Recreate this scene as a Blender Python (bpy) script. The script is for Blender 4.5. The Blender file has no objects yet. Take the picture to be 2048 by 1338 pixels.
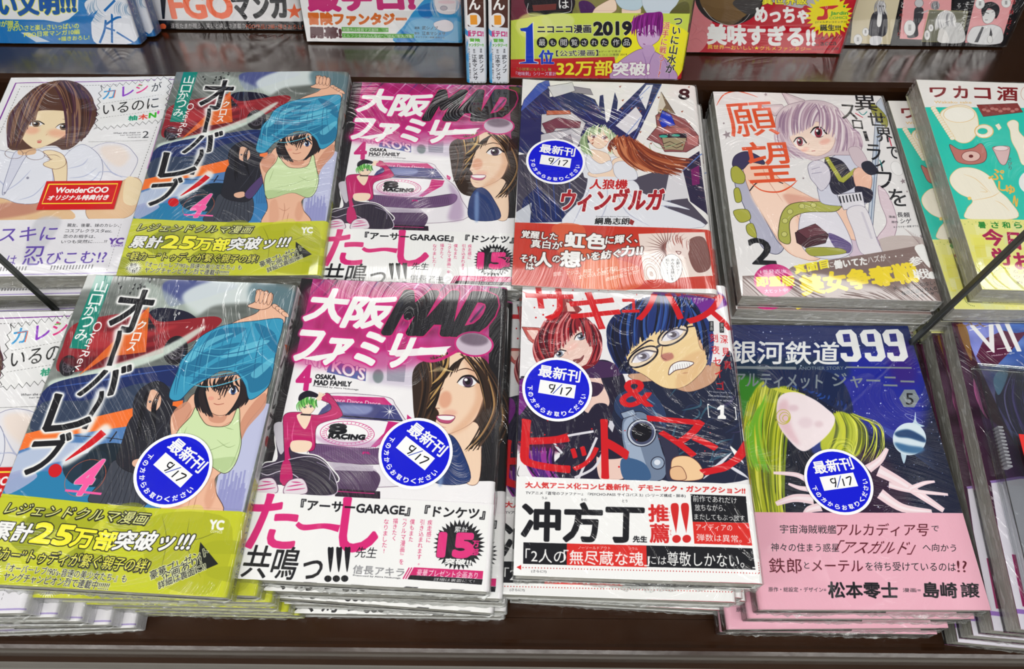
import bpy, bmesh, math, random
import numpy as np
from mathutils import Vector, Matrix

# ------------------------------------------------------------ camera, light
SC = bpy.context.scene
cam = bpy.data.cameras.new('camera'); cam_ob = bpy.data.objects.new('camera', cam); SC.collection.objects.link(cam_ob)
cam.sensor_width = 36.0; cam.lens = 1459.0/2048*36.0; cam.clip_start = 0.01
PITCH, ROLL, CAM_H = math.radians(61.67), math.radians(0.6), 0.48
cam_ob.matrix_world = Matrix.Translation((0, 0, CAM_H)) @ Matrix.Rotation(math.pi/2-PITCH, 4, 'X') @ Matrix.Rotation(ROLL, 4, 'Z')
SC.camera = cam_ob

w = bpy.data.worlds.new('shop_ambience'); SC.world = w; w.use_nodes = True
w.node_tree.nodes['Background'].inputs['Color'].default_value = (0.95, 0.98, 1.0, 1)
w.node_tree.nodes['Background'].inputs['Strength'].default_value = 0.09

def lamp(name, loc, size, power, rot=(0, 0, 0), col=(1, 0.985, 0.95)):
    l = bpy.data.lights.new(name, 'AREA'); l.shape = 'RECTANGLE'; l.size, l.size_y = size; l.energy = power; l.color = col
    o = bpy.data.objects.new(name, l); o.location = loc; o.rotation_euler = rot; SC.collection.objects.link(o); return o
# rows of fluorescent tubes on the shop ceiling, running left to right over the aisle
for y, pw in ((-1.7, 20.0), (-0.45, 13.0), (1.42, 2.2), (3.0, 8.0)):
    for x in (-1.5, 0.0, 1.5):
        lamp('ceiling_tube', (x, y, 1.95), (1.25, 0.12), pw)
for x in (-2.6, 2.6):
    for y in (0.3, 1.8):
        lamp('ceiling_tube', (x, y, 1.95), (0.12, 1.25), 7.0)
SC.view_settings.view_transform = 'Standard'; SC.view_settings.look = 'None'
SC.view_settings.gamma = 1.0; SC.view_settings.use_curve_mapping = False
SC.view_settings.exposure = 0.10

# ---------------------------------------------------------------- materials
def new_mat(name):
    m = bpy.data.materials.new(name); m.use_nodes = True
    return m, m.node_tree.nodes, m.node_tree.links, m.node_tree.nodes['Principled BSDF']
def lin(r, g, b):
    f = lambda c: c/12.92/255 if c/255 <= 0.04045 else ((c/255+0.055)/1.055)**2.4
    return (f(r), f(g), f(b), 1)
def node(N, t, **k):
    n = N.new(t)
    for a, b in k.items():
        if hasattr(n, a): setattr(n, a, b)
        else: n.inputs[a].default_value = b
    return n

def wrinkle_group():
    # clear shrink film: sparse, fine stretched ridges plus a slow slack wave; returns a normal for the film
    g = bpy.data.node_groups.new('film_wrinkles', 'ShaderNodeTree')
    g.interface.new_socket('Angle', in_out='INPUT', socket_type='NodeSocketFloat')
    g.interface.new_socket('Amount', in_out='INPUT', socket_type='NodeSocketFloat')
    g.interface.new_socket('Normal', in_out='OUTPUT', socket_type='NodeSocketVector')
    N, L = g.nodes, g.links
    gi, go = N.new('NodeGroupInput'), N.new('NodeGroupOutput')
    tc = N.new('ShaderNodeTexCoord'); oi = N.new('ShaderNodeObjectInfo')
    off = node(N, 'ShaderNodeVectorMath', operation='SCALE'); L.new(oi.outputs['Random'], off.inputs['Scale']); off.inputs[0].default_value = (3.1, 1.7, 0)
    add = node(N, 'ShaderNodeVectorMath', operation='ADD'); L.new(tc.outputs['Object'], add.inputs[0]); L.new(off.outputs[0], add.inputs[1])
    # slow warp so that the ridges fan out
    wn = node(N, 'ShaderNodeTexNoise', Scale=5.0, Detail=1.0); L.new(add.outputs[0], wn.inputs['Vector'])
    ang = node(N, 'ShaderNodeMath', operation='MULTIPLY_ADD'); ang.inputs[1].default_value = 1.8; L.new(wn.outputs['Fac'], ang.inputs[0])
    a2 = node(N, 'ShaderNodeMath', operation='MULTIPLY_ADD'); a2.inputs[1].default_value = 2.4; L.new(oi.outputs['Random'], a2.inputs[0]); L.new(gi.outputs['Angle'], a2.inputs[2]); L.new(a2.outputs[0], ang.inputs[2])
    rot = node(N, 'ShaderNodeVectorRotate', rotation_type='Z_AXIS'); L.new(add.outputs[0], rot.inputs['Vector']); L.new(ang.outputs[0], rot.inputs['Angle'])
    mp = node(N, 'ShaderNodeVectorMath', operation='MULTIPLY'); mp.inputs[1].default_value = (22, 520, 22); L.new(rot.outputs[0], mp.inputs[0])
    n1 = node(N, 'ShaderNodeTexNoise', Scale=1.0, Detail=2.0, Roughness=0.6); L.new(mp.outputs[0], n1.inputs['Vector'])
    rp = N.new('ShaderNodeMapRange'); rp.inputs['From Min'].default_value = 0.52; rp.inputs['From Max'].default_value = 0.80; rp.interpolation_type = 'SMOOTHSTEP'; L.new(n1.outputs['Fac'], rp.inputs['Value'])
    # ridges come in patches
    pn = node(N, 'ShaderNodeTexNoise', Scale=22.0, Detail=1.0); L.new(add.outputs[0], pn.inputs['Vector'])
    pr = N.new('ShaderNodeMapRange'); pr.inputs['From Min'].default_value = 0.40; pr.inputs['From Max'].default_value = 0.62; L.new(pn.outputs['Fac'], pr.inputs['Value'])
    mu = node(N, 'ShaderNodeMath', operation='MULTIPLY'); L.new(rp.outputs[0], mu.inputs[0]); L.new(pr.outputs[0], mu.inputs[1])
    mu2 = node(N, 'ShaderNodeMath', operation='MULTIPLY'); L.new(mu.outputs[0], mu2.inputs[0]); L.new(gi.outputs['Amount'], mu2.inputs[1])
    sl = node(N, 'ShaderNodeTexNoise', Scale=30.0, Detail=2.0); L.new(add.outputs[0], sl.inputs['Vector'])
    b1 = N.new('ShaderNodeBump'); b1.inputs['Distance'].default_value = 0.0012; b1.inputs['Strength'].default_value = 0.07; L.new(sl.outputs['Fac'], b1.inputs['Height'])
    b2 = N.new('ShaderNodeBump'); b2.inputs['Distance'].default_value = 0.0011; b2.inputs['Strength'].default_value = 1.0; L.new(mu2.outputs[0], b2.inputs['Height']); L.new(b1.outputs[0], b2.inputs['Normal'])
    L.new(b2.outputs[0], go.inputs['Normal'])
    return g
WRINKLE = wrinkle_group()

def film(m, N, L, P, amount=1.0, angle=0.0, weight=1.0):
    gn = N.new('ShaderNodeGroup'); gn.node_tree = WRINKLE
    gn.inputs['Angle'].default_value = angle; gn.inputs['Amount'].default_value = amount
    P.inputs['Coat Weight'].default_value = weight; P.inputs['Coat Roughness'].default_value = 0.04; P.inputs['Coat IOR'].default_value = 1.9
    L.new(gn.outputs[0], P.inputs['Coat Normal'])

def print_mat(name, img, amount=1.0, angle=0.0, weight=1.0, rough=0.4):
    m, N, L, P = new_mat(name)
    t = N.new('ShaderNodeTexImage'); t.image = img; t.extension = 'EXTEND'; t.interpolation = 'Cubic'
    uv = N.new('ShaderNodeUVMap'); uv.uv_map = 'UVMap'; L.new(uv.outputs[0], t.inputs['Vector'])
    mx = N.new('ShaderNodeVectorMath'); mx.operation = 'SCALE'; mx.inputs['Scale'].default_value = 0.88; L.new(t.outputs['Color'], mx.inputs[0])
    L.new(mx.outputs[0], P.inputs['Base Color'])
    P.inputs['Roughness'].default_value = rough; P.inputs['Specular IOR Level'].default_value = 0.15
    if weight > 0: film(m, N, L, P, amount, angle, weight)
    return m

def plain_mat(name, rgb, rough=0.4, coat=0.0, amount=1.0):
    m, N, L, P = new_mat(name)
    n = node(N, 'ShaderNodeTexNoise', Scale=60.0, Detail=3.0); tc = N.new('ShaderNodeTexCoord'); L.new(tc.outputs['Object'], n.inputs['Vector'])
    mr = N.new('ShaderNodeMapRange'); mr.inputs['To Min'].default_value = 0.94; mr.inputs['To Max'].default_value = 1.04; L.new(n.outputs['Fac'], mr.inputs['Value'])
    s = N.new('ShaderNodeVectorMath'); s.operation = 'SCALE'; s.inputs[0].default_value = lin(*rgb)[:3]; L.new(mr.outputs[0], s.inputs['Scale'])
    L.new(s.outputs[0], P.inputs['Base Color']); P.inputs['Roughness'].default_value = rough
    if coat: film(m, N, L, P, amount, 0, coat)
    return m

def pages_mat():
    m, N, L, P = new_mat('paper_pages')
    tc = N.new('ShaderNodeTexCoord'); mp = node(N, 'ShaderNodeVectorMath', operation='MULTIPLY'); mp.inputs[1].default_value = (14, 14, 3600); L.new(tc.outputs['Object'], mp.inputs[0])
    n = node(N, 'ShaderNodeTexNoise', Scale=1.0, Detail=3.0, Roughness=0.7); L.new(mp.outputs[0], n.inputs['Vector'])
    cr = N.new('ShaderNodeValToRGB'); cr.color_ramp.elements[0].position = 0.3; cr.color_ramp.elements[0].color = lin(128, 125, 114); cr.color_ramp.elements[1].position = 0.65; cr.color_ramp.elements[1].color = lin(212, 209, 198)
    L.new(n.outputs['Fac'], cr.inputs[0]); L.new(cr.outputs[0], P.inputs['Base Color'])
    b = N.new('ShaderNodeBump'); b.inputs['Distance'].default_value = 0.0003; b.inputs['Strength'].default_value = 0.5; L.new(n.outputs['Fac'], b.inputs['Height']); L.new(b.outputs[0], P.inputs['Normal'])
    P.inputs['Roughness'].default_value = 0.75
    return m

def wrap_mat():
    # thin clear polythene: mostly see-through, glossy, slightly milky in the creases
    m, N, L, P = new_mat('clear_film')
    out = N['Material Output']
    tr = N.new('ShaderNodeBsdfTransparent'); tr.inputs[0].default_value = (0.96, 0.97, 0.97, 1)
    gl = N.new('ShaderNodeBsdfGlossy'); gl.inputs['Roughness'].default_value = 0.16
    df = N.new('ShaderNodeBsdfDiffuse'); df.inputs[0].default_value = (0.86, 0.88, 0.87, 1)
    tc = N.new('ShaderNodeTexCoord'); mp = node(N, 'ShaderNodeVectorMath', operation='MULTIPLY'); mp.inputs[1].default_value = (90, 90, 420); L.new(tc.outputs['Object'], mp.inputs[0])
    n = node(N, 'ShaderNodeTexNoise', Scale=1.0, Detail=4.0, Roughness=0.65); L.new(mp.outputs[0], n.inputs['Vector'])
    b = N.new('ShaderNodeBump'); b.inputs['Distance'].default_value = 0.002; b.inputs['Strength'].default_value = 0.9; L.new(n.outputs['Fac'], b.inputs['Height'])
    L.new(b.outputs[0], gl.inputs['Normal']); L.new(b.outputs[0], df.inputs['Normal'])
    fr = N.new('ShaderNodeFresnel'); fr.inputs['IOR'].default_value = 1.5; L.new(b.outputs[0], fr.inputs['Normal'])
    f2 = N.new('ShaderNodeMapRange'); f2.inputs['From Min'].default_value = 0.0; f2.inputs['From Max'].default_value = 0.5; f2.inputs['To Min'].default_value = 0.04; f2.inputs['To Max'].default_value = 0.45; L.new(fr.outputs[0], f2.inputs['Value'])
    mr = N.new('ShaderNodeMapRange'); mr.inputs['From Min'].default_value = 0.52; mr.inputs['From Max'].default_value = 0.78; mr.inputs['To Min'].default_value = 0.03; mr.inputs['To Max'].default_value = 0.6; L.new(n.outputs['Fac'], mr.inputs['Value'])
    m1 = N.new('ShaderNodeMixShader'); L.new(mr.outputs[0], m1.inputs[0]); L.new(tr.outputs[0], m1.inputs[1]); L.new(df.outputs[0], m1.inputs[2])
    m2 = N.new('ShaderNodeMixShader'); L.new(f2.outputs[0], m2.inputs[0]); L.new(m1.outputs[0], m2.inputs[1]); L.new(gl.outputs[0], m2.inputs[2])
    L.new(m2.outputs[0], out.inputs['Surface']); N.remove(P)
    return m

def shelf_mat():
    m, N, L, P = new_mat('brown_laminate')
    tc = N.new('ShaderNodeTexCoord'); n = node(N, 'ShaderNodeTexNoise', Scale=9.0, Detail=5.0, Roughness=0.6); L.new(tc.outputs['Object'], n.inputs['Vector'])
    cr = N.new('ShaderNodeValToRGB'); cr.color_ramp.elements[0].position = 0.3; cr.color_ramp.elements[0].color = lin(36, 19, 9); cr.color_ramp.elements[1].position = 0.75; cr.color_ramp.elements[1].color = lin(50, 29, 15)
    L.new(n.outputs['Fac'], cr.inputs[0]); L.new(cr.outputs[0], P.inputs['Base Color'])
    P.inputs['Specular IOR Level'].default_value = 0.32
    n2 = node(N, 'ShaderNodeTexNoise', Scale=70.0, Detail=3.0); L.new(tc.outputs['Object'], n2.inputs['Vector'])
    r = N.new('ShaderNodeMapRange'); r.inputs['To Min'].default_value = 0.14; r.inputs['To Max'].default_value = 0.24; L.new(n2.outputs['Fac'], r.inputs['Value']); L.new(r.outputs[0], P.inputs['Roughness'])
    b = N.new('ShaderNodeBump'); b.inputs['Distance'].default_value = 0.0006; b.inputs['Strength'].default_value = 0.25; L.new(n2.outputs['Fac'], b.inputs['Height']); L.new(b.outputs[0], P.inputs['Normal'])
    return m
M_PAGES, M_WRAP, M_SHELF = pages_mat(), wrap_mat(), shelf_mat()

# ------------------------------------------------------------------ helpers
def link(name, me, parent=None, mats=()):
    o = bpy.data.objects.new(name, me); SC.collection.objects.link(o)
    for m in mats: me.materials.append(m)
    if parent: o.parent = parent
    return o
def mesh(name, V, F, uv=None, mi=None, smooth=False):
    me = bpy.data.meshes.new(name); me.from_pydata([tuple(v) for v in V], [], F)
    if uv is not None:
        l = me.uv_layers.new(name='UVMap'); l.data.foreach_set('uv', np.asarray(uv, np.float32).ravel())
    if mi is not None: me.polygons.foreach_set('material_index', mi)
    if smooth: me.polygons.foreach_set('use_smooth', [True]*len(F))
    me.update(); return me
def box_mesh(name, x0, x1, y0, y1, z0, z1, bev=0.0, seg=2):
    bm = bmesh.new(); bmesh.ops.create_cube(bm, size=1)
    for v in bm.verts: v.co = Vector(((x0+x1)/2+v.co.x*(x1-x0), (y0+y1)/2+v.co.y*(y1-y0), (z0+z1)/2+v.co.z*(z1-z0)))
    if bev: bmesh.ops.bevel(bm, geom=bm.edges[:], offset=bev, segments=seg, affect='EDGES', profile=0.5)
    me = bpy.data.meshes.new(name); bm.to_mesh(me); bm.free(); return me
def tag(o, label=None, cat=None, group=None, kind=None):
    if label: o['label'] = label
    if cat: o['category'] = cat
    if group: o['group'] = group
    if kind: o['kind'] = kind
    return o
# ------------------------------------------------- the stand and the setting
LIP_Y, LIP_Z, SL = 0.434, 0.078, math.radians(20)
floor = link('floor', mesh('floor', [(-4, -4, -0.75), (4, -4, -0.75), (4, 5, -0.75), (-4, 5, -0.75)], [(0, 1, 2, 3)]), None, [plain_mat('grey_floor_tile', (170, 168, 160), 0.5)])
tag(floor, kind='structure')

def extrude_x(name, prof, x0, x1, parent, closed=True, smooth=False):
    n = len(prof); V = [(x, y, z) for x in (x0, x1) for y, z in prof]
    F = [(i, (i+1) % n, n+(i+1) % n, n+i) for i in range(n if closed else n-1)]
    F += [tuple(range(n)), tuple(range(2*n-1, n-1, -1))]
    me = mesh(name, V, F)
    bm = bmesh.new(); bm.from_mesh(me); bmesh.ops.recalc_face_normals(bm, faces=bm.faces[:]); bm.to_mesh(me); bm.free()
    o = link(name, me, parent, [M_SHELF])
    return o
stand = bpy.data.objects.new('display_stand', None); SC.collection.objects.link(stand); stand.location = (0, 0.3, -0.75)
tag(stand, 'dark brown laminate bookshop display stand carrying all the comic books', 'display stand')
def st(o): o.location = (0, -0.3, 0.75); return o
st(extrude_x('table_top', [(0.06, 0), (0.06, -0.02), (LIP_Y, -0.02), (LIP_Y, 0)], -1.1, 1.1, stand))
st(extrude_x('front_edging', [(0.0598, 0.0), (0.0475, 0.0), (0.0455, 0.0004), (0.0436, 0.0014), (0.0418, 0.0014), (0.0396, 0.0004), (0.0386, -0.003), (0.0378, -0.008), (0.0374, -0.016), (0.0368, -0.022), (0.0340, -0.026), (0.0335, -0.034), (0.0345, -0.04), (0.0325, -0.06), (0.0598, -0.06)], -1.1, 1.1, stand))
st(extrude_x('rear_riser', [(LIP_Y, -0.02), (LIP_Y, LIP_Z-0.0025), (LIP_Y+0.0015, LIP_Z), (LIP_Y+0.006, LIP_Z+0.0012), (LIP_Y+0.009, LIP_Z), (LIP_Y+0.012, LIP_Z-0.0044), (LIP_Y+0.02, -0.02)], -1.1, 1.1, stand))
cs, sn = math.cos(SL), math.sin(SL)
D = 0.150
lp = lambda d, n: (LIP_Y+0.0118+d*cs+n*sn, LIP_Z-0.0044-d*sn+n*cs)   # point on the tilted ledge: d back from the lip, n off its surface
st(extrude_x('tilted_ledge', [lp(0, 0), lp(D, 0), lp(D, -0.012), lp(0.008, -0.012)], -1.1, 1.1, stand))
st(extrude_x('back_rest', [lp(D, -0.012), lp(D+0.012, -0.012), lp(D+0.012, 0.42), lp(D, 0.42)], -1.1, 1.1, stand))
st(extrude_x('front_panel', [(0.045, -0.06), (0.06, -0.06), (0.06, -0.74), (0.045, -0.74)], -1.1, 1.1, stand))

# two slim upright metal posts that carry the glass shelf above the frame
m_post, N_, L_, P_ = new_mat('dark_metal'); P_.inputs['Base Color'].default_value = lin(74, 78, 74); P_.inputs['Metallic'].default_value = 0.7; P_.inputs['Roughness'].default_value = 0.32
for px, py, side in ((-0.3105, 0.2475, 'left, over the purple-bordered comics'), (0.2665, 0.2285, 'right, crossing the turquoise food comic')):
    pm = box_mesh('metal_post', -0.0014, 0.0014, -0.0018, 0.0018, 0, 0.46, 0.0005)
    o = link('metal_post', pm, None, [m_post]); o.location = (px, py, 0)
    tag(o, 'slim dark metal post rising at the '+side, 'post')
# ---------------------------------------------------------------- flat print
# A small painter: covers are drawn here as polygons, strokes and lettering
# into arrays, and used as the colour of the printed paper.
def s2l(c):
    c = np.asarray(c, dtype=np.float32)/255.0
    return np.where(c <= 0.04045, c/12.92, ((c+0.055)/1.055)**2.4).astype(np.float32)

_TC = {}
_tcu = bpy.data.curves.new('lettering_source', 'FONT'); _tcu.resolution_u = 3
_tob = bpy.data.objects.new('lettering_source', _tcu); bpy.context.scene.collection.objects.link(_tob)
def glyphs(s, vertical=False):
    key = (s, vertical)
    if key in _TC: return _TC[key]
    if vertical:
        tris = []
        y = 0.0
        for ch in s:
            if ch == ' ':
                y -= 0.5; continue
            g = glyphs(ch)
            g = g.copy()
            if ch in 'ー―…‥(（)）「」『』〜－-[]|':
                c = np.array([0.5, 0.38]); g = g-c; g = np.stack([g[..., 1], -g[..., 0]], -1)+c
                if ch in 'ー': pass
            cx = 0.5*(g[..., 0].min()+g[..., 0].max())
            g = g+np.array([-cx if not ch in 'っゃゅょぁぃぅぇぉッャュョ' else -cx+0.08, y])
            tris.append(g); y -= 1.0
        r = np.concatenate(tris)
    else:
        _tcu.body = s
        dg = bpy.context.evaluated_depsgraph_get(); dg.update()
        me = _tob.evaluated_get(dg).to_mesh()
        n = len(me.vertices); co = np.empty(n*3, dtype=np.float32); me.vertices.foreach_get('co', co)
        co = co.reshape(-1, 3)[:, :2]
        idx = np.empty(len(me.polygons)*3, dtype=np.int32); me.polygons.foreach_get('vertices', idx)
        r = co[idx.reshape(-1, 3)]
    _TC[key] = r
    return r

def box_blur(a, r, n=2):
    r = int(round(r))
    if r < 1: return a
    for _ in range(n):
        for ax in (0, 1):
            p = np.pad(a, [(r+1, r) if i == ax else (0, 0) for i in range(2)], mode='edge')
            c = np.cumsum(p, axis=ax)
            a = (np.take(c, range(2*r+1, c.shape[ax]), ax)-np.take(c, range(0, c.shape[ax]-2*r-1), ax))/(2*r+1)
    return a

def dilate(a, r):
    if r <= 0: return a
    out = a
    R = int(math.ceil(r))
    P = np.pad(a, R); h, w = a.shape
    for dy in range(-R, R+1):
        for dx in range(-R, R+1):
            d = math.hypot(dx, dy)
            k = min(1.0, max(0.0, r+0.5-d))
            if k > 0.02 and not (d > 0 and d < r-1.6 and R > 3):
                out = np.maximum(out, P[R+dy:R+dy+h, R+dx:R+dx+w]*k)
    return out

class Canvas:
    def __init__(s, quad, W, Hh, bg, seed=1):
        s.W, s.H = W, Hh
        s.im = np.empty((Hh, W, 3), np.float32); s.im[:] = np.array(bg, np.float32)
        A = []; b = []
        for (x, y), (u, v) in zip(quad, [(0, 0), (W, 0), (W, Hh), (0, Hh)]):
            A.append([x, y, 1, 0, 0, 0, -u*x, -u*y]); b.append(u)
            A.append([0, 0, 0, x, y, 1, -v*x, -v*y]); b.append(v)
        h = np.linalg.solve(np.array(A, float), np.array(b, float))
        s.Hm = np.append(h, 1).reshape(3, 3)
        s.o = (0, 0, 1); s.rng = random.Random(seed)
        s.k = W/((quad[1][0]-quad[0][0]+quad[2][0]-quad[3][0])/2.0)
    def at(s, ox, oy, sc): s.o = (ox, oy, sc); return s
    def P(s, pts):
        p = np.asarray(pts, float).reshape(-1, 2)/s.o[2]+np.array(s.o[:2])
        q = np.concatenate([p, np.ones((len(p), 1))], 1)@s.Hm.T
        return q[:, :2]/q[:, 2:]
    def L(s, w): return w/s.o[2]*s.k
    # coverage of a set of closed rings (list of Nx2) or oriented triangles, in canvas px
    def mask(s, rings, pad=0, ss=3):
        if isinstance(rings, np.ndarray) and rings.ndim == 3:
            t = rings
            d = (t[:, 1, 0]-t[:, 0, 0])*(t[:, 2, 1]-t[:, 0, 1])-(t[:, 1, 1]-t[:, 0, 1])*(t[:, 2, 0]-t[:, 0, 0])
            t = np.where((d < 0)[:, None, None], t[:, ::-1], t)
            a = t.reshape(-1, 2); b = np.roll(t, -1, 1).reshape(-1, 2)
        else:
            a = np.concatenate(rings); b = np.concatenate([np.roll(r, -1, 0) for r in rings])
        x0 = int(max(0, math.floor(a[:, 0].min())-pad-1)); x1 = int(min(s.W, math.ceil(a[:, 0].max())+pad+2))
        y0 = int(max(0, math.floor(a[:, 1].min())-pad-1)); y1 = int(min(s.H, math.ceil(a[:, 1].max())+pad+2))
        if x1 <= x0 or y1 <= y0: return None
        w, h = x1-x0, y1-y0
        ax, ay, bx, by = a[:, 0]-x0, (a[:, 1]-y0)*ss, b[:, 0]-x0, (b[:, 1]-y0)*ss
        sg = np.where(by > ay, 1.0, -1.0)
        lo, hi = np.minimum(ay, by), np.maximum(ay, by)
        r0 = np.clip(np.ceil(lo-0.5), 0, h*ss).astype(int); r1 = np.clip(np.ceil(hi-0.5), 0, h*ss).astype(int)
        n = r1-r0; e = np.repeat(np.arange(len(n)), n)
        if len(e) == 0: return None
        row = np.arange(len(e))-np.repeat(np.cumsum(n)-n, n)+r0[e]
        x = ax[e]+(row+0.5-ay[e])/(by-ay)[e]*(bx-ax)[e]
        x = np.clip(x, 0, w-0.001); xi = x.astype(int); fr = x-xi
        base = row*(w+1)+xi; sz = h*ss*(w+1)
        acc = np.bincount(base, sg[e]*(1-fr), sz)[:sz]
        acc = acc+np.bincount(base+1, sg[e]*fr, sz+1)[:sz]
        m = np.cumsum(acc.reshape(h*ss, w+1), 1)[:, :w]
        m = np.minimum(np.abs(m), 1).reshape(h, ss, w).mean(1)
        return m.astype(np.float32), x0, y0
    def put(s, mk, col, a=1.0):
        if mk is None: return
        m, x0, y0 = mk; h, w = m.shape
        reg = s.im[y0:y0+h, x0:x0+w]
        m = (m*a)[..., None]
        c = col[y0:y0+h, x0:x0+w] if isinstance(col, np.ndarray) and col.ndim == 3 else np.array(col, np.float32)
        s.im[y0:y0+h, x0:x0+w] = reg*(1-m)+c*m
    @staticmethod
    def smooth(p, closed=True, n=6):
        p = np.asarray(p, float); N = len(p); out = []
        for i in range(N if closed else N-1):
            if closed: a, b, c, d = p[i-1], p[i], p[(i+1) % N], p[(i+2) % N]
            else: a, b, c, d = p[max(i-1, 0)], p[i], p[i+1], p[min(i+2, N-1)]
            for k in range(n):
                t = k/n
                out.append(0.5*((2*b)+(c-a)*t+(2*a-5*b+4*c-d)*t*t+(3*b-a-3*c+d)*t**3))
        if not closed: out.append(p[-1])
        return np.array(out)
    def poly(s, pts, col, a=1, sm=False, line=None, lw=2, blur=0):
        q = s.P(pts)
        if sm: q = s.smooth(q)
        bl = s.L(blur)
        mk = s.mask([q], pad=int(bl*2)+1)
        if mk is not None and blur: mk = (box_blur(mk[0], bl), mk[1], mk[2])
        s.put(mk, col, a)
        if line is not None: s._stroke(np.concatenate([q, q[:1]]), s.L(lw), line, 1, 0)
        return s
    def _stroke(s, q, w, col, a, taper):
        d = np.gradient(q, axis=0); ln = np.hypot(d[:, 0], d[:, 1])+1e-9
        nrm = np.stack([-d[:, 1], d[:, 0]], 1)/ln[:, None]
        t = np.linspace(0, 1, len(q))
        if taper == 0: ww = np.ones(len(q))
        elif taper == 1: ww = 1-0.92*t
        elif taper == 2: ww = np.sin(np.pi*(0.06+0.88*t))
        else: ww = np.interp(t, np.linspace(0, 1, len(taper)), taper)
        off = nrm*(ww*w/2)[:, None]
        quads = []
        A, B = q+off, q-off
        tr = np.concatenate([np.stack([A[:-1], A[1:], B[1:]], 1), np.stack([A[:-1], B[1:], B[:-1]], 1)])
        mk = s.mask(tr)
        s.put(mk, col, a)
    def line(s, pts, w, col, a=1, sm=True, taper=0):
        q = s.P(pts)
        if sm and len(q) > 2: q = s.smooth(q, False)
        elif len(q) == 2 and taper != 0: q = np.array([q[0]+(q[1]-q[0])*k/8 for k in range(9)])
        s._stroke(q, max(s.L(w), 0.7), col, a, taper); return s
    def lines(s, many, w, col, a=1, taper=2):
        for p in many: s.line(p, w, col, a, True, taper)
        return s
    def dash(s, pts, w, col, on=6, off=5):
        p = np.asarray(pts, float)
        for a_, b_ in zip(p[:-1], p[1:]):
            L = np.hypot(*(b_-a_)); n = max(1, int(L/(on+off)))
            for i in range(n):
                s.line([a_+(b_-a_)*(i*(on+off)/L), a_+(b_-a_)*((i*(on+off)+on)/L)], w, col, sm=False)
        return s
    def ell(s, c, rx, ry, col, a=1, rot=0, line=None, lw=2, blur=0, a0=0, a1=360):
        t = np.radians(np.linspace(a0, a1, 40, endpoint=(a1-a0 != 360))); R = math.radians(rot)
        x, y = rx*np.cos(t), ry*np.sin(t)
        pts = np.stack([c[0]+x*math.cos(R)-y*math.sin(R), c[1]+x*math.sin(R)+y*math.cos(R)], 1)
        if col is not None: s.poly(pts, col, a, blur=blur)
        if line is not None:
            q = s.P(pts); s._stroke(np.concatenate([q, q[:1], q[1:2]]), s.L(lw), line, 1, 0)
        return s
    def grad(s, c0, c1, p0, p1):
        q = s.P([p0, p1]); d = q[1]-q[0]
        Y, X = np.mgrid[0:s.H, 0:s.W]
        t = np.clip(((X-q[0, 0])*d[0]+(Y-q[0, 1])*d[1])/(d@d), 0, 1)[..., None].astype(np.float32)
        return np.array(c0, np.float32)*(1-t)+np.array(c1, np.float32)*t
    def text(s, txt, TL, TR, BL, col, bold=0, out=None, out2=None, v=False, a=1, glow=None, shadow=None):
        g = glyphs(txt, v)
        if len(g) == 0: return s
        lo = g.reshape(-1, 2).min(0); hi = g.reshape(-1, 2).max(0)
        u = (g-lo)/(hi-lo); uu = u[..., 0:1]; vv = 1-u[..., 1:2]
        TL, TR, BL = (np.array(z, float) for z in (TL, TR, BL))
        p = TL+(TR-TL)*uu+(BL-TL)*vv
        q = s.P(p.reshape(-1, 2)).reshape(-1, 3, 2)
        R = int(s.L(bold)+(s.L(out[1]) if out else 0)+(s.L(out2[1]) if out2 else 0)+(s.L(glow[1])*2 if glow else 0))+3
        if shadow: R += int(s.L(max(abs(shadow[1]), abs(shadow[2]))))+2
        mk = s.mask(q, pad=R, ss=4)
        if mk is None: return s
        m, x0, y0 = mk
        m = dilate(m, s.L(bold)) if bold else m
        if glow:
            s.put((np.clip(box_blur(dilate(m, s.L(glow[1])*0.6), s.L(glow[1])*0.5)*1.6, 0, 1), x0, y0), glow[0])
        o1 = dilate(m, s.L(out[1])) if out else m
        if out2: s.put((dilate(o1, s.L(out2[1])), x0, y0), out2[0])
        if shadow:
            dx, dy = int(round(s.L(shadow[1]))), int(round(s.L(shadow[2])))
            s.put((np.roll(np.roll(o1, dx, 1), dy, 0), x0, y0), shadow[0])
        if out: s.put((o1, x0, y0), out[0])
        s.put((m, x0, y0), col, a)
        return s
    def T(s, txt, x0, y0, x1, y1, col, slope=0, shear=0, **k):
        # box lettering: left, top, right, bottom at the left end; slope = rise of the baseline over its run, shear = x drift from top to bottom
        return s.text(txt, (x0, y0), (x1, y0+slope), (x0+shear, y1), col, **k)
    def noise(s, amp, cell, aniso=1.0):
        rs = np.random.RandomState(s.rng.randrange(9999))
        h, w = int(s.H/cell)+3, int(s.W/(cell*aniso))+3
        g = rs.rand(h, w).astype(np.float32)-0.5
        Y = np.linspace(0, h-1.001, s.H); X = np.linspace(0, w-1.001, s.W)
        yi, xi = Y.astype(int), X.astype(int); fy, fx = (Y-yi)[:, None], (X-xi)[None]
        fy = fy*fy*(3-2*fy); fx = fx*fx*(3-2*fx)
        n = (g[yi][:, xi]*(1-fy)*(1-fx)+g[yi+1][:, xi]*fy*(1-fx)+g[yi][:, xi+1]*(1-fy)*fx+g[yi+1][:, xi+1]*fy*fx)
        return n*amp
    def burst(s, c, r0, r1, n, col, rot=0, ry=1.0, line=None):
        pts = []
        for i in range(2*n):
            r = r1 if i % 2 else r0; t = math.pi*i/n+rot
            pts.append((c[0]+r*math.cos(t), c[1]+r*ry*math.sin(t)))
        return s.poly(pts, col, line=line)
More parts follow.
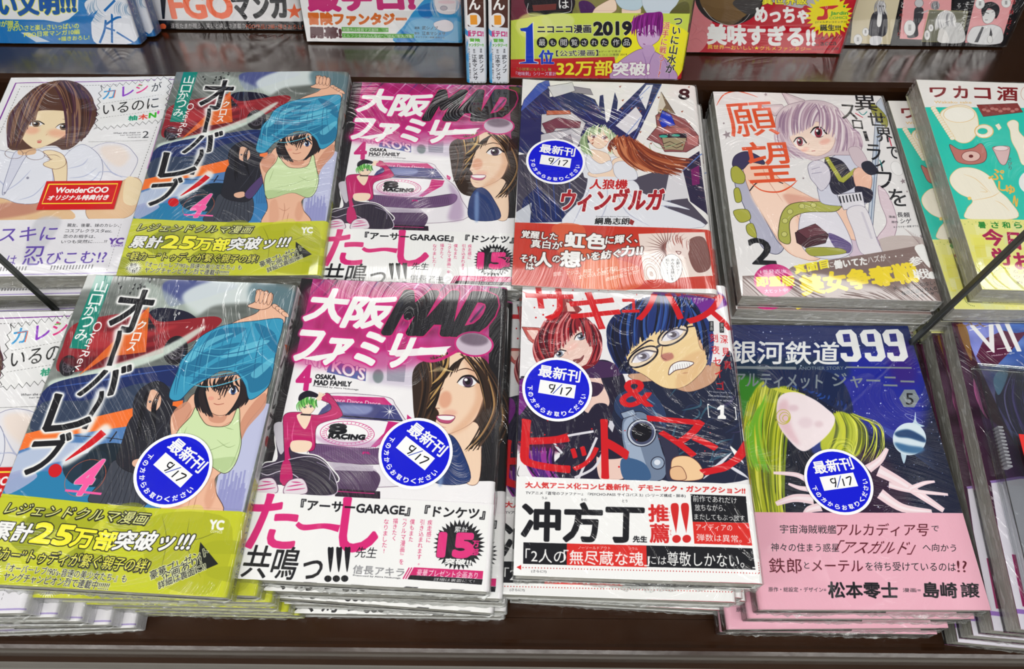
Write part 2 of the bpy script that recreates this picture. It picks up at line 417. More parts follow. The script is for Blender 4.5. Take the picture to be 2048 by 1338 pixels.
    def strands(s, a, b, n, w, cols, bulge=0.2, jit=6, taper=2, al=1):
        # n curved strokes running from polyline a to polyline b
        a = np.asarray(a, float); b = np.asarray(b, float); r = s.rng
        def on(p, t):
            f = t*(len(p)-1); i = min(int(f), len(p)-2); return p[i]+(p[i+1]-p[i])*(f-i)
        for i in range(n):
            t = (i+0.5)/n
            p, q = on(a, t)+np.array([r.uniform(-jit, jit), r.uniform(-jit, jit)]), on(b, t)+np.array([r.uniform(-jit, jit), r.uniform(-jit, jit)])
            d = q-p; nn = np.array([-d[1], d[0]])*(bulge*(r.uniform(0.6, 1.3)))
            s.line([p, p+d*0.33+nn, p+d*0.7+nn*0.8, q], w*r.uniform(0.6, 1.3), cols[r.randrange(len(cols))], al, taper=taper)
        return s
    def image(s, name):
        lin = s2l(np.clip(s.im, 0, 255))
        img = bpy.data.images.new(name, s.W, s.H, float_buffer=False)
        px = np.ones((s.H, s.W, 4), np.float32); px[..., :3] = np.clip(s.im[::-1], 0, 255)/255.0
        img.pixels.foreach_set(px.ravel()); img.update(); img.pack()
        return img

def eye(c, x, y, w, h, iris, side=1, lid=(30, 22, 25), rot=0.0, white=(245, 243, 245)):
    cr, sr = math.cos(rot), math.sin(rot)
    R = lambda px, py: (x+(px*side)*cr-py*sr, y+(px*side)*sr+py*cr)
    c.poly([R(-w*.5, 0.05*h), R(-w*.2, -h*.45), R(w*.25, -h*.42), R(w*.5, 0), R(w*.2, h*.38), R(-w*.25, h*.36)], white, sm=True)
    c.ell(R(0.02*w, 0), w*.27, h*.47, iris)
    c.ell(R(0.02*w, -0.03*h), w*.15, h*.28, (25, 18, 25))
    c.ell(R(-0.08*w, -0.17*h), w*.09, h*.12, (255, 255, 255))
    c.line([R(-w*.55, 0.08*h), R(-w*.25, -h*.42), R(w*.2, -h*.48), R(w*.55, 0.02*h), R(w*.62, 0.16*h)], h*.2, lid, taper=[.3, .9, 1, 1, .4])
    c.line([R(-w*.2, h*.42), R(w*.1, h*.46), R(w*.38, h*.3)], h*.07, lid, taper=2)
COVERS = {}
def cover(f): COVERS[f.__name__] = f; return f
WH = (250, 250, 248); BK = (22, 22, 28)
CW, CH = 860, 1222

@cover
def racing_cover():
    c = Canvas([(350, 143), (695, 150), (650, 553), (228, 543)], CW, CH, (118, 124, 120), 3).at(220, 130, 3.112)
    c.im += c.noise(40, 60, 2)[..., None]+c.noise(20, 14, 3)[..., None]
    # street lights and far cars
    c.poly([(800, 60), (1000, 45), (1180, 70), (1060, 110), (900, 150), (830, 150)], (70, 80, 150), .8, True, blur=4)
    c.poly([(900, 110), (1060, 50), (1300, 70), (1300, 130), (1080, 150), (980, 190)], (225, 235, 235), .9, True, blur=10)
    c.poly([(1250, 60), (1480, 90), (1460, 220), (1280, 170)], (95, 125, 135), .9, True, blur=12)
    c.poly([(700, 60), (860, 120), (1000, 190), (860, 200), (760, 160)], (190, 205, 195), .6, True, blur=10)
    for x in (660, 700, 790, 820): c.line([(x, 70), (x+6, 190)], 2, (200, 205, 210), .6)
    # dark car with tail
    c.poly([(740, 190), (800, 165), (940, 180), (1010, 230), (900, 250), (770, 240)], (28, 28, 50), 1, True)
    # red car
    c.poly([(360, 250), (470, 215), (620, 190), (720, 175), (800, 220), (960, 205), (1080, 195), (1120, 215), (1060, 260), (900, 330), (700, 380), (480, 425), (320, 430), (330, 330)], (150, 34, 44), 1, True)
    c.poly([(540, 230), (700, 205), (790, 240), (800, 300), (620, 330), (520, 290)], (120, 26, 36), 1, False)
    c.poly([(700, 215), (745, 205), (805, 265), (730, 262)], (35, 30, 40))
    c.line([(800, 250), (812, 330), (780, 385)], 2, (60, 15, 20)); c.line([(560, 250), (700, 235), (960, 220)], 3, (215, 120, 110), .6)
    for x, y, r in ((372, 410, 45), (905, 335, 62)):
        c.ell((x, y), r, r*.95, (30, 27, 34)); c.ell((x, y), r*.68, r*.63, (75, 70, 80)); c.ell((x, y), r*.52, r*.48, (38, 34, 42))
        for k in range(10): c.line([(x, y), (x+r*.6*math.cos(k*.628), y+r*.55*math.sin(k*.628))], 4, (90, 85, 95), sm=False)
    c.poly([(300, 470), (480, 430), (820, 330), (1010, 240), (1030, 250), (870, 350), (700, 410), (480, 460), (310, 500)], (222, 238, 226), .85, True, blur=5)
    c.poly([(380, 300), (520, 270), (700, 260), (900, 235), (700, 300), (480, 340)], (196, 60, 66), .7, True, blur=8); c.poly([(330, 380), (500, 370), (800, 320), (700, 370), (460, 420)], (96, 18, 30), .8, True, blur=6)
    for k in range(24):
        x, y = c.rng.uniform(780, 1460), c.rng.uniform(60, 330); c.line([(x, y), (x+c.rng.uniform(-8, 8), y+c.rng.uniform(20, 70))], 2, (235, 240, 245), .55, taper=2)
    for k in range(16): c.poly([(x0 := c.rng.uniform(560, 780), y0 := c.rng.uniform(45, 110)), (x0+14, y0-6), (x0+8, y0+8)], (30, 34, 36))
    # blue body
    c.poly([(280, 500), (420, 455), (700, 415), (900, 395), (1000, 430), (960, 540), (800, 520), (560, 560), (260, 590)], (28, 44, 100), 1, True)
    c.poly([(270, 560), (500, 545), (760, 470), (960, 500), (960, 580), (740, 590), (480, 640), (240, 680)], (52, 66, 92), 1, True)
    c.line([(300, 500), (520, 470), (700, 440), (920, 410)], 10, (60, 92, 170), .9, taper=2)
    for k in range(14): c.line([(300+k*40, 490+k*3), (240+k*40, 640-k*3)], 2, (150, 160, 175), .35)
    # orange and blue bands, pale car
    c.poly([(190, 690), (420, 640), (740, 570), (980, 535), (980, 590), (760, 640), (420, 690), (170, 760)], (252, 120, 48))
    c.poly([(165, 760), (420, 690), (760, 640), (1000, 590), (1000, 980), (120, 950)], (84, 130, 188))
    c.poly([(160, 780), (330, 730), (520, 720), (600, 760), (380, 800), (150, 850)], (186, 200, 226), 1, True, blur=3)
    c.poly([(140, 900), (260, 840), (560, 850), (620, 930), (600, 960), (130, 950)], (40, 130, 178), 1, True)
    c.poly([(560, 735), (680, 715), (760, 750), (620, 860), (520, 830)], (26, 40, 52), 1, True)
    c.poly([(430, 800), (620, 750), (640, 880), (480, 880)], (30, 46, 60), .9, True)
    c.line([(430, 690), (700, 700), (860, 740), (930, 730)], 4, (30, 30, 40)); c.line([(640, 710), (668, 668)], 7, (30, 30, 40))
    c.poly([(700, 740), (960, 700), (1010, 960), (690, 980)], (62, 132, 190), 1)
    for k in range(7): c.line([(905+k*12, 740), (915+k*10, 850)], 2, (25, 60, 110), .8)
    c.poly([(1240, 560), (1420, 540), (1360, 1000), (1200, 990)], (196, 200, 232))
    for k in range(22): 
        x = 1225+k*6; c.line([(x, 990), (x+8, 850+40*math.sin(k*1.9))], 9, (150, 152, 206), .8, sm=False)
    c.poly([(140, 860), (230, 830), (300, 860), (160, 930)], (170, 178, 215), .9, True)
    # figure in black hood
    H0 = (38, 38, 48)
    c.poly([(690, 780), (880, 800), (860, 970), (640, 960), (575, 940), (640, 850)], (66, 70, 82), 1, True, line=BK, lw=2)
    for k in range(9): c.line([(710+k*18, 800), (640+k*28, 960)], 3, (34, 35, 44), .8)
    c.poly([(740, 600), (890, 560), (965, 575), (940, 660), (880, 820), (770, 830), (690, 790), (700, 720)], H0, 1, True, line=BK)
    c.poly([(730, 560), (750, 500), (820, 462), (880, 475), (925, 530), (915, 600), (850, 640), (760, 640)], H0, 1, True, line=BK)
    c.poly([(785, 520), (820, 495), (862, 520), (866, 560), (838, 585), (800, 570)], (236, 186, 158), 1, True)
    c.strands([(792, 500), (806, 496)], [(775, 720), (815, 640)], 8, 7, [(18, 16, 24), (30, 28, 38)], .1).strands([(850, 500), (864, 508)], [(850, 640), (880, 700)], 8, 7, [(18, 16, 24), (30, 28, 38)], .12)
    eye(c, 812, 545, 16, 9, (40, 30, 40)); eye(c, 845, 536, 16, 9, (40, 30, 40)); c.line([(818, 570), (835, 566)], 2, (120, 50, 50))
    c.lines([[(760, 500), (735, 590), (770, 650)], [(905, 620), (850, 700), (800, 760)], [(930, 590), (900, 720), (870, 800)]], 4, (75, 78, 92), .7)
    c.poly([(775, 780), (830, 772), (838, 800), (800, 812), (770, 800)], (236, 186, 158), 1, True, line=BK)
    c.poly([(840, 780), (950, 670), (965, 700), (880, 815)], (86, 66, 116), 1, True, line=BK)
    # figure in green top pulling off a blue shirt
    SK = (243, 190, 160); SD = (214, 150, 122); LN = (70, 42, 36)
    c.poly([(985, 560), (1060, 500), (1330, 520), (1400, 470), (1395, 540), (1330, 620), (1300, 700), (1290, 780), (1205, 840), (1215, 900), (1255, 985), (960, 985), (985, 880), (970, 800), (950, 700), (930, 600)], SK, 1, True, line=LN, lw=3)
    c.poly([(1340, 540), (1395, 500), (1400, 560), (1330, 640), (1300, 700), (1290, 620)], SD, .9, True)
    c.poly([(940, 580), (1000, 540), (1030, 580), (985, 660), (950, 640)], SD, .8, True)
    c.poly([(1000, 850), (1040, 830), (1060, 930), (1040, 975), (1000, 975)], (232, 172, 142), .8, True, blur=4)
    c.poly([(1180, 850), (1205, 860), (1215, 920), (1190, 970), (1160, 930)], (228, 168, 138), .8, True, blur=4)
    c.lines([[(1090, 850), (1095, 900), (1080, 970)], [(1055, 880), (1095, 900), (1130, 880)], [(1120, 915), (1110, 975)], [(1190, 640), (1280, 600)], [(1040, 560), (1000, 620)]], 3, (176, 112, 90), .9)
    TP = (215, 236, 182)
    c.poly([(1050, 560), (1080, 600), (1130, 635), (1230, 630), (1262, 560), (1275, 570), (1290, 640), (1308, 710), (1290, 790), (1240, 825), (1140, 790), (1010, 820), (975, 810), (960, 730), (975, 660), (1030, 600)], TP, 1, True, line=(60, 60, 40), lw=3)
    c.poly([(975, 770), (1140, 770), (1290, 760), (1240, 822), (1140, 790), (1000, 820)], (184, 208, 150), .8, True)
    c.lines([[(1270, 580), (1300, 700), (1270, 800)], [(1000, 760), (1130, 740), (1250, 700)], [(1020, 640), (990, 720)], [(1180, 690), (1240, 720), (1280, 710)], [(1040, 790), (1100, 770)], [(1210, 640), (1260, 650)]], 3, (140, 165, 110), .9)
    c.poly([(1200, 540), (1240, 560), (1230, 620), (1130, 620), (1080, 590), (1110, 530)], SK, 1, True)
    c.poly([(1110, 560), (1180, 600), (1220, 570), (1200, 620), (1130, 615)], SD, .8, True)
    # face
    c.poly([(1060, 460), (1240, 430), (1262, 520), (1225, 580), (1160, 592), (1090, 550)], SK, 1, True, line=LN, lw=2)
    eye(c, 1228, 492, 48, 36, (44, 70, 120)); c.line([(1118, 492), (1140, 484), (1168, 492)], 5, BK, taper=2)
    c.line([(1162, 505), (1168, 525), (1156, 528)], 3, LN); c.line([(1138, 545), (1160, 550), (1190, 545)], 3, (150, 60, 50)); c.ell((1120, 525), 16, 8, (240, 160, 140), .7)
    c.strands([(1150, 425), (1230, 430)], [(1128, 500), (1190, 520)], 6, 12, [BK, (40, 30, 34)], .05)
    c.strands([(1050, 480), (1085, 440)], [(1060, 570), (1150, 605)], 14, 12, [BK, (44, 34, 36)], .12)
    c.strands([(1255, 440), (1300, 470)], [(1200, 600), (1310, 540)], 12, 14, [BK, (44, 34, 36)], -.2)
    c.strands([(1070, 445), (1240, 428)], [(1085, 500), (1262, 480)], 12, 11, [BK, (50, 38, 38)], .15)
    # arms and hands up
    c.poly([(1120, 250), (1200, 210), (1290, 180), (1330, 140), (1370, 150), (1440, 190), (1420, 230), (1300, 215), (1180, 260)], SK, 1, True, line=LN, lw=3)
    c.poly([(1242, 150), (1280, 130), (1275, 90), (1300, 85), (1310, 95), (1330, 88), (1345, 100), (1365, 105), (1360, 150), (1320, 165), (1270, 160)], SK, 1, True, line=LN, lw=3)
    for i in range(4): c.ell((1286+i*21, 112+i*3), 11, 26, SK, 1, 8, line=LN, lw=2)
    for i in range(4): c.ell((1385+i*18, 152+i*10), 19, 9, SK, 1, 20, line=LN, lw=2)
    # shirt
    SB = (58, 158, 196)
    c.poly([(905, 520), (925, 430), (945, 370), (985, 330), (1020, 280), (1100, 240), (1180, 222), (1300, 210), (1420, 200), (1435, 240), (1420, 330), (1415, 440), (1390, 490), (1320, 528), (1285, 470), (1230, 420), (1150, 415), (1080, 450), (1020, 480), (960, 535)], SB, 1, True, line=(18, 50, 80), lw=3)
    for P_ in ([(950, 400), (1080, 330), (1230, 300), (1100, 370), (980, 440)], [(1000, 470), (1120, 380), (1290, 340), (1180, 400), (1060, 450)], [(1290, 220), (1400, 260), (1420, 340), (1350, 290)], [(1230, 400), (1330, 380), (1410, 400), (1400, 470), (1320, 500), (1290, 450)], [(1100, 250), (1250, 240), (1180, 280), (1050, 320)]): c.poly(P_, (30, 108, 150), .75, True)
    for P_ in ([(960, 360), (1090, 280), (1190, 262), (1080, 310), (990, 380)], [(1140, 360), (1280, 300), (1380, 290), (1290, 340)], [(1310, 420), (1400, 360), (1410, 380), (1340, 440)]): c.poly(P_, (110, 200, 226), .75, True)
    c.strands([(960, 330), (1100, 240), (1400, 210)], [(920, 520), (1060, 450), (1400, 450)], 14, 5, [(30, 110, 152), (110, 196, 222), (26, 92, 136), (40, 130, 170)], .1, 14)
    c.strands([(1000, 300), (980, 480)], [(1420, 260), (1300, 420)], 8, 5, [(36, 118, 160), (96, 190, 218), (28, 100, 146)], .08, 16)
    # title
    c.poly([(452, 28), (540, 30), (450, 342), (364, 338)], (10, 136, 118))
    for ch, x, y in zip('山口かつみ', (446, 428, 412, 398, 382), (65, 118, 160, 208, 262)):
        c.text(ch, (x+12, y), (x+72, y+2), (x, y+44), WH, bold=2)
    c.poly([(740, 160), (755, 345), (560, 370), (430, 450)], (250, 120, 40), .82)
    for ch, x, y in zip('クロス', (690, 672, 655), (220, 268, 308)): c.text(ch, (x+8, y), (x+48, y), (x, y+34), WH, bold=2)
    c.text('OverRev.', (520, 232), (440, 440), (478, 226), WH, bold=.6)
    G = dict(glow=(WH, 15), bold=6)
    c.text('オ', (590, 92), (770, 100), (540, 262), BK, **G)
    c.poly([(580, 260), (632, 262), (622, 340), (606, 420), (556, 415), (580, 330)], WH, .9, True, blur=9); c.line([(608, 262), (606, 300), (590, 360), (580, 405)], 27, BK, taper=[.8, 1, .9, 1])
    c.text('バ', (520, 405), (705, 400), (440, 528), BK, **G)
    c.poly([(540, 500), (585, 500), (580, 560), (525, 680), (478, 672), (510, 590)], WH, .9, True, blur=9); c.line([(562, 508), (560, 545), (525, 605), (502, 662)], 27, BK, taper=[.8, 1, .9, 1])
    c.text('レ', (330, 525), (548, 555), (290, 672), BK, **G)
    c.text('ブ', (270, 690), (450, 680), (210, 850), BK, **G)
    c.poly([(600, 640), (640, 668), (560, 740), (440, 812), (415, 790), (520, 710)], WH, .9, True, blur=9); c.line([(602, 672), (540, 722), (432, 792)], 40, (214, 22, 32), taper=[1, .85, .1]); c.ell((388, 832), 34, 27, (214, 22, 32))
    c.ell((545, 858), 103, 70, None, line=(240, 100, 60), lw=2, rot=-20)
    c.text('4', (560, 785), (640, 785), (470, 925), (255, 96, 170), bold=7, out=(WH, 3)); c.poly([(455, 905), (640, 915), (636, 924), (452, 914)], (255, 96, 170))
    # paper band
    c.poly([(100, 925), (250, 935), (560, 955), (900, 970), (1345, 975), (1440, 980), (1400, 1340), (-60, 1340), (60, 1120)], (203, 208, 44))
    r = c.rng
    for k in range(26):
        x, y = r.uniform(40, 1300), r.uniform(950, 1290)
        c.poly([(x, y), (x+r.uniform(60, 170), y+r.uniform(-40, 40)), (x+r.uniform(40, 150), y+r.uniform(30, 90)), (x-r.uniform(0, 50), y+r.uniform(30, 80))], r.choice([(150, 158, 30), (176, 182, 36), (226, 226, 90), (120, 130, 30)]), .5, True)
    c.poly([(900, 1010), (1300, 1010), (1280, 1290), (960, 1250)], (176, 180, 34), .7, True)
    c.lines([[(960, 1000), (1000, 1100), (990, 1240)], [(1100, 1010), (1110, 1120), (1200, 1240)], [(1010, 1080), (1150, 1090), (1290, 1040)]], 3, (110, 116, 24))
    K = dict(out=((26, 26, 24), 5))
    c.text('レジェンドクルマ漫画', (185, 962), (905, 992), (155, 1008), (240, 242, 150), bold=1.5, shadow=((26, 26, 24), 2, 3), **K)
    c.text('累計', (145, 1038), (340, 1048), (105, 1110), WH, bold=4, **K)
    c.text('25', (345, 1042), (540, 1052), (315, 1118), (252, 246, 60), bold=7, **K)
    c.text('万部', (540, 1055), (765, 1070), (515, 1130), (252, 246, 60), bold=5, **K)
    c.text('突破ッ!!!', (765, 1065), (1150, 1060), (730, 1140), WH, bold=4, **K)
    c.text('“軽カー”トゥディが繋ぐ親子の絆!', (105, 1138), (940, 1175), (85, 1190), (248, 244, 90), bold=1.5, shadow=((26, 26, 24), 2, 3), **K)
    c.burst((140, 1243), 34, 66, 26, (250, 250, 240), ry=.8)
    c.text('新作', (118, 1208), (160, 1211), (115, 1232), BK, bold=.6); c.text('スピンオフ', (88, 1232), (188, 1238), (85, 1252), BK, bold=.6); c.text('!!', (130, 1254), (148, 1255), (128, 1272), BK, bold=1)
    c.text("『オーバーレブ!90's-音速の美少女たち-』も", (220, 1205), (832, 1236), (213, 1238), BK, bold=.8, out=((245, 245, 225), 3))
    c.text('ヤングチャンピオン烈で連載中!!!!!!', (215, 1240), (750, 1268), (205, 1274), BK, bold=1, out=((245, 245, 225), 3))
    c.poly([(1172, 1100), (1278, 1185), (1060, 1268), (1172, 1180)], (30, 32, 28))
    for t_, a_, b_, d_ in (('豪華プレゼント', (935, 1222), (1210, 1118), (950, 1256)), ('企画あり!', (995, 1225), (1180, 1150), (1010, 1262)), ('詳細は裏面に!!', (985, 1262), (1210, 1180), (996, 1292))):
        c.text(t_, a_, b_, d_, BK, bold=1.2, out=((235, 238, 190), 4))
    c.text('YC', (1208, 1012), (1278, 1014), (1208, 1048), WH, bold=4); c.text('COMICS', (1216, 1052), (1276, 1054), (1216, 1062), WH, bold=1)
    return c

@cover
def racing_spine():
    c = Canvas([(0, 0), (15, 0), (15, 182), (0, 182)], 120, 1456, (240, 240, 240), 5)
    c.poly([(0, 120), (15, 124), (15, 182), (0, 182)], (206, 210, 50))
    c.poly([(8, 2), (12, 4), (9, 10)], (214, 30, 40)); c.poly([(2, 40), (13, 36), (13, 46)], (250, 120, 40))
    c.T('OverRev.', 4, 12, 9, 16, BK)
    c.text('オーバーレブ', (3, 20), (12, 20), (3, 92), BK, v=True, bold=.6); c.ell((8, 98), 3, 3, (214, 30, 40))
    c.text('山口かつみ', (5, 126), (10, 126), (5, 160), BK, v=True, bold=.2); c.text('秋田書店', (5, 164), (10, 164), (5, 179), BK, v=True, bold=.1)
    return c

@cover
def family_cover():
    c = Canvas([(606, 553), (1008, 577), (982, 1187), (469, 1154)], CW, CH, (246, 244, 246), 4).at(460, 540, 3.186)
    MG = (206, 34, 122)
    # top artwork
    c.poly([(460, 40), (1800, 120), (1790, 620), (1100, 640), (700, 620), (330, 560)], (170, 50, 120), 1)
    c.im[:430] += c.noise(70, 40)[:430, :, None]*np.array([1, .7, 1.0])
    for k in range(16):
        x = 520+k*85; c.line([(x, 50+k*4), (x-190, 250+k*6)], 7+4*(k % 3), [(230, 210, 235), (90, 50, 120), (50, 40, 70), (210, 80, 160)][k % 4], .8)
    for k in range(10): c.line([(520+k*110, 60), (760+k*110, 240)], 5, (240, 215, 238), .6)
    c.poly([(330, 560), (560, 520), (1200, 560), (1200, 700), (300, 720)], (246, 244, 246), .9, True, blur=26)
    c.poly([(900, 500), (1180, 520), (1180, 740), (880, 700)], (205, 195, 215), .8, blur=16)
    c.poly([(1000, 590), (1120, 590), (1110, 700), (1000, 690)], (120, 120, 140), .6); c.ell((945, 660), 34, 44, (90, 110, 110), .7, blur=3)
    c.poly([(640, 560), (870, 610), (865, 690), (620, 630)], (92, 110, 170), 1); c.text("NIVKO'S", (500, 500), (865, 610), (490, 575), WH, bold=4, out=((150, 70, 140), 4))
    # left strip and right strip
    c.poly([(465, 42), (535, 48), (330, 960), (260, 1240), (0, 1240), (240, 940), (440, 160)], (34, 30, 34))
    c.poly([(1635, 120), (1745, 125), (1700, 1338), (1590, 1338), (1640, 600)], (26, 24, 28))
    # title glow, title
    c.poly([(520, 90), (1080, 140), (1060, 400), (1400, 480), (1360, 560), (1000, 620), (480, 590), (380, 520), (480, 400)], (196, 20, 112), .55, True, blur=26)
    for t_, a_, b_, d_ in (('大', (560, 105), (790, 125), (475, 300)), ('阪', (800, 160), (1075, 175), (710, 345)), ('ファミリー', (475, 355), (1400, 425), (390, 560))):
        c.text(t_, a_, b_, d_, WH, bold=13, glow=((214, 30, 130), 14))
    c.poly([(455, 540), (720, 500), (740, 510), (560, 560)], WH); c.poly([(1000, 500), (1405, 480), (1340, 530), (1060, 540)], WH, .95)
    c.text('MAD', (1120, 140), (1720, 165), (985, 385), (30, 28, 34), bold=26, out=((206, 24, 110), 7), glow=((206, 24, 110), 12))
    for k in range(30):
        x, y = c.rng.uniform(1040, 1660), c.rng.uniform(150, 380); c.line([(x, y), (x+24, y-12)], 2, (130, 120, 130), .5)
    c.text('4', (445, 585), (530, 588), (425, 738), MG, bold=9)
    c.text('OSAKA', (552, 642), (680, 650), (548, 670), BK, bold=3); c.text('MAD FAMILY', (545, 678), (778, 692), (540, 708), BK, bold=3)
    c.text('Presented by Akira Nobunaga', (535, 710), (822, 738), (533, 722), BK, bold=.6)
    # the car
    body = (238, 234, 240)
    c.poly([(640, 765), (990, 790), (1060, 850), (1120, 940), (1190, 1020), (1230, 1130), (1240, 1340), (560, 1340), (500, 1100), (560, 920), (620, 840)], body, 1, True, line=(90, 60, 90), lw=3)
    c.poly([(650, 778), (985, 795), (1040, 850), (690, 820), (620, 800)], MG); c.text('Dance Dance Dance', (640, 790), (962, 822), (636, 815), WH, bold=1)
    c.poly([(650, 815), (1045, 845), (1105, 945), (900, 940), (560, 905), (590, 860)], (70, 72, 128)); c.im[:] = c.im
    c.poly([(700, 840), (900, 850), (860, 900), (640, 880)], (150, 160, 205), .8, True, blur=6); c.burst((1020, 885), 6, 60, 9, (255, 255, 255))
    c.line([(640, 900), (1100, 945)], 7, (30, 26, 36)); c.poly([(1130, 905), (1160, 930), (1150, 960), (1128, 940)], MG)
    c.poly([(510, 1000), (600, 930), (1000, 945), (990, 1010), (900, 1110), (560, 1085)], (248, 246, 250), 1, True, line=(70, 40, 70), lw=3)
    c.poly([(1010, 945), (1110, 960), (1090, 1010), (930, 1110), (900, 1105), (985, 1020)], MG)
    c.ell((750, 1020), 172, 78, (250, 250, 250), line=MG, lw=4, rot=3); c.ell((750, 1020), 135, 60, (252, 252, 252), line=MG, lw=3, rot=3)
    for k in range(36):
        t = k*math.pi/18; c.line([(750+142*math.cos(t), 1020+62*math.sin(t)), (750+162*math.cos(t), 1020+72*math.sin(t))], 4, MG)
    c.text('8', (640, 960), (745, 962), (636, 1018), BK, bold=8); c.text('RACING', (638, 1020), (865, 1032), (630, 1048), BK, bold=5); c.text('since 1980', (678, 1046), (815, 1056), (676, 1058), BK, bold=1)
    c.poly([(530, 1085), (900, 1120), (1180, 1090), (1150, 1190), (880, 1220), (560, 1180)], (110, 78, 120), 1, True, line=(40, 26, 44), lw=3)
    for k in range(40): c.line([(540+k*15, 1095+k*.6), (548+k*15, 1185)], 2, (60, 40, 70), .8)
    c.poly([(560, 1200), (900, 1240), (900, 1290), (600, 1270)], (200, 190, 205), 1, True); c.text('R', (850, 1138), (905, 1140), (845, 1152), MG, bold=2)
    c.at(450, 900, 3.531)
    c.poly([(780, 100), (1040, 120), (1100, 200), (1000, 330), (780, 290)], (80, 56, 90), 1, True)
    for k in range(20): c.line([(800+k*12, 140), (800+k*12, 220)], 2, (150, 130, 160), .6)
    c.poly([(760, 60), (1050, 90), (1050, 130), (770, 120)], (190, 180, 196), .9)
    c.poly([(780, 250), (1100, 275), (1100, 340), (780, 310)], (40, 26, 44)); c.line([(790, 270), (1060, 290)], 6, MG)
    c.at(460, 540, 3.186); c.poly([(1140, 980), (1230, 1130), (1235, 1330), (1120, 1330), (1160, 1150)], (150, 110, 160), .5, True, blur=14); c.poly([(520, 1010), (620, 1090), (900, 1115), (1000, 1040), (900, 1070), (640, 1060)], (196, 150, 190), .6, True, blur=8)
    # the person with short brown hair
    c.at(460, 540, 3.186)
    SK = (246, 214, 186); HR = (52, 36, 28)
    c.poly([(1170, 620), (1280, 560), (1560, 540), (1660, 660), (1640, 1000), (1560, 1100), (1280, 1110), (1190, 980), (1165, 800)], HR, 1, True)
    c.poly([(1380, 1010), (1560, 960), (1600, 1100), (1590, 1338), (1500, 1338), (1440, 1150)], SK, 1, True, line=(90, 50, 40), lw=3)
    c.poly([(1340, 1060), (1410, 1040), (1480, 1140), (1530, 1338), (1300, 1338), (1290, 1180)], (32, 56, 112), 1, True, line=(14, 20, 50), lw=3)
    c.poly([(1340, 1110), (1370, 1090), (1360, 1338), (1330, 1338)], (120, 150, 200), .8, True, blur=6)
    c.poly([(1300, 560), (1560, 520), (1620, 700), (1610, 800), (1560, 940), (1460, 1010), (1350, 1035), (1310, 960), (1330, 900), (1290, 830), (1320, 740), (1290, 660)], SK, 1, True, line=(110, 60, 50), lw=3)
    c.poly([(1480, 560), (1620, 700), (1600, 860), (1500, 1000), (1400, 1030), (1520, 900), (1560, 760)], (230, 180, 146), .8, True, blur=12); c.ell((1400, 900), 46, 22, (236, 170, 150), .6, blur=8); c.line([(1330, 640), (1300, 650), (1290, 668)], 7, (70, 40, 30), taper=2); c.line([(1340, 985), (1380, 992)], 5, (206, 150, 130), taper=2)
    c.ell((1370, 815), 40, 55, (226, 160, 130), .8, 10, blur=7)
    c.poly([(1320, 915), (1430, 920), (1400, 965), (1335, 955)], (190, 80, 120), 1, True, line=(90, 30, 50), lw=3); c.poly([(1326, 918), (1426, 922), (1405, 945), (1345, 940)], WH, 1, True)
    c.line([(1355, 740), (1296, 818), (1300, 862), (1335, 870)], 4, (140, 80, 60)); c.line([(1430, 640), (1500, 622), (1570, 650)], 8, (70, 40, 30), taper=2)
    eye(c, 1508, 705, 120, 74, (80, 60, 82)); eye(c, 1318, 705, 66, 62, (80, 60, 82), -1)
    c.strands([(1200, 600), (1280, 550), (1400, 520)], [(1178, 960), (1225, 1010), (1290, 700)], 44, 18, [HR, (84, 58, 40), (30, 20, 18), (196, 156, 96)], -.12, 12)
    c.strands([(1440, 520), (1600, 560), (1650, 700)], [(1640, 900), (1600, 1120), (1490, 1150)], 34, 18, [HR, (84, 58, 40), (30, 20, 18), (170, 130, 84)], -.16, 14)
    c.strands([(1480, 560), (1500, 540)], [(1345, 700), (1440, 640)], 7, 9, [HR, (30, 20, 18)], .1)
    for k in range(18): c.line([(1270+k*7, 600+abs(k-9)*4), (1268+k*9, 640)], 5, (240, 216, 160), .8, taper=2)
    c.poly([(1190, 540), (1330, 590), (1500, 555), (1650, 520), (1660, 420), (1440, 400)], (150, 60, 110), .0)
    c.ell((1545, 470), 118, 74, (206, 190, 206), 1, 6, line=MG, lw=13); c.ell((1545, 440), 90, 40, (60, 40, 60), .6, 6, blur=8)
    c.line([(1190, 545), (1260, 570), (1340, 560), (1440, 510)], 22, MG)
    # the sitting figure in the magenta jacket
    SK = (250, 222, 196)
    c.poly([(320, 960), (380, 960), (400, 1120), (560, 1160), (640, 1230), (670, 1338), (200, 1338), (215, 1210), (300, 1180), (290, 1040)], (58, 48, 68), 1, True, line=WH, lw=8)
    c.poly([(285, 960), (345, 950), (370, 1060), (330, 1150), (300, 1080)], (200, 196, 206), 1, True)
    c.poly([(350, 900), (430, 880), (560, 900), (640, 870), (640, 830), (580, 800), (600, 770), (640, 770), (715, 880), (700, 920), (560, 970), (540, 1120), (440, 1120), (380, 1110), (405, 1260), (380, 1338), (330, 1338), (350, 1200), (345, 1000)], (196, 30, 104), 1, True, line=(60, 10, 40), lw=3)
    c.lines([[(420, 930), (400, 1030), (410, 1110)], [(560, 920), (660, 900), (690, 880)], [(520, 940), (535, 1100)], [(370, 940), (372, 1060)]], 5, (240, 110, 170), .9)
    c.poly([(430, 900), (520, 895), (480, 990)], SK, 1, True); c.poly([(400, 1065), (520, 1070), (500, 1130), (400, 1130)], SK, 1, True)
    c.poly([(452, 820), (540, 810), (545, 860), (500, 900), (460, 880)], SK, 1, True, line=(90, 50, 40), lw=2)
    eye(c, 480, 850, 22, 13, (70, 110, 80)); eye(c, 518, 846, 22, 13, (70, 110, 80)); c.line([(455, 895), (520, 900)], 12, (40, 20, 30))
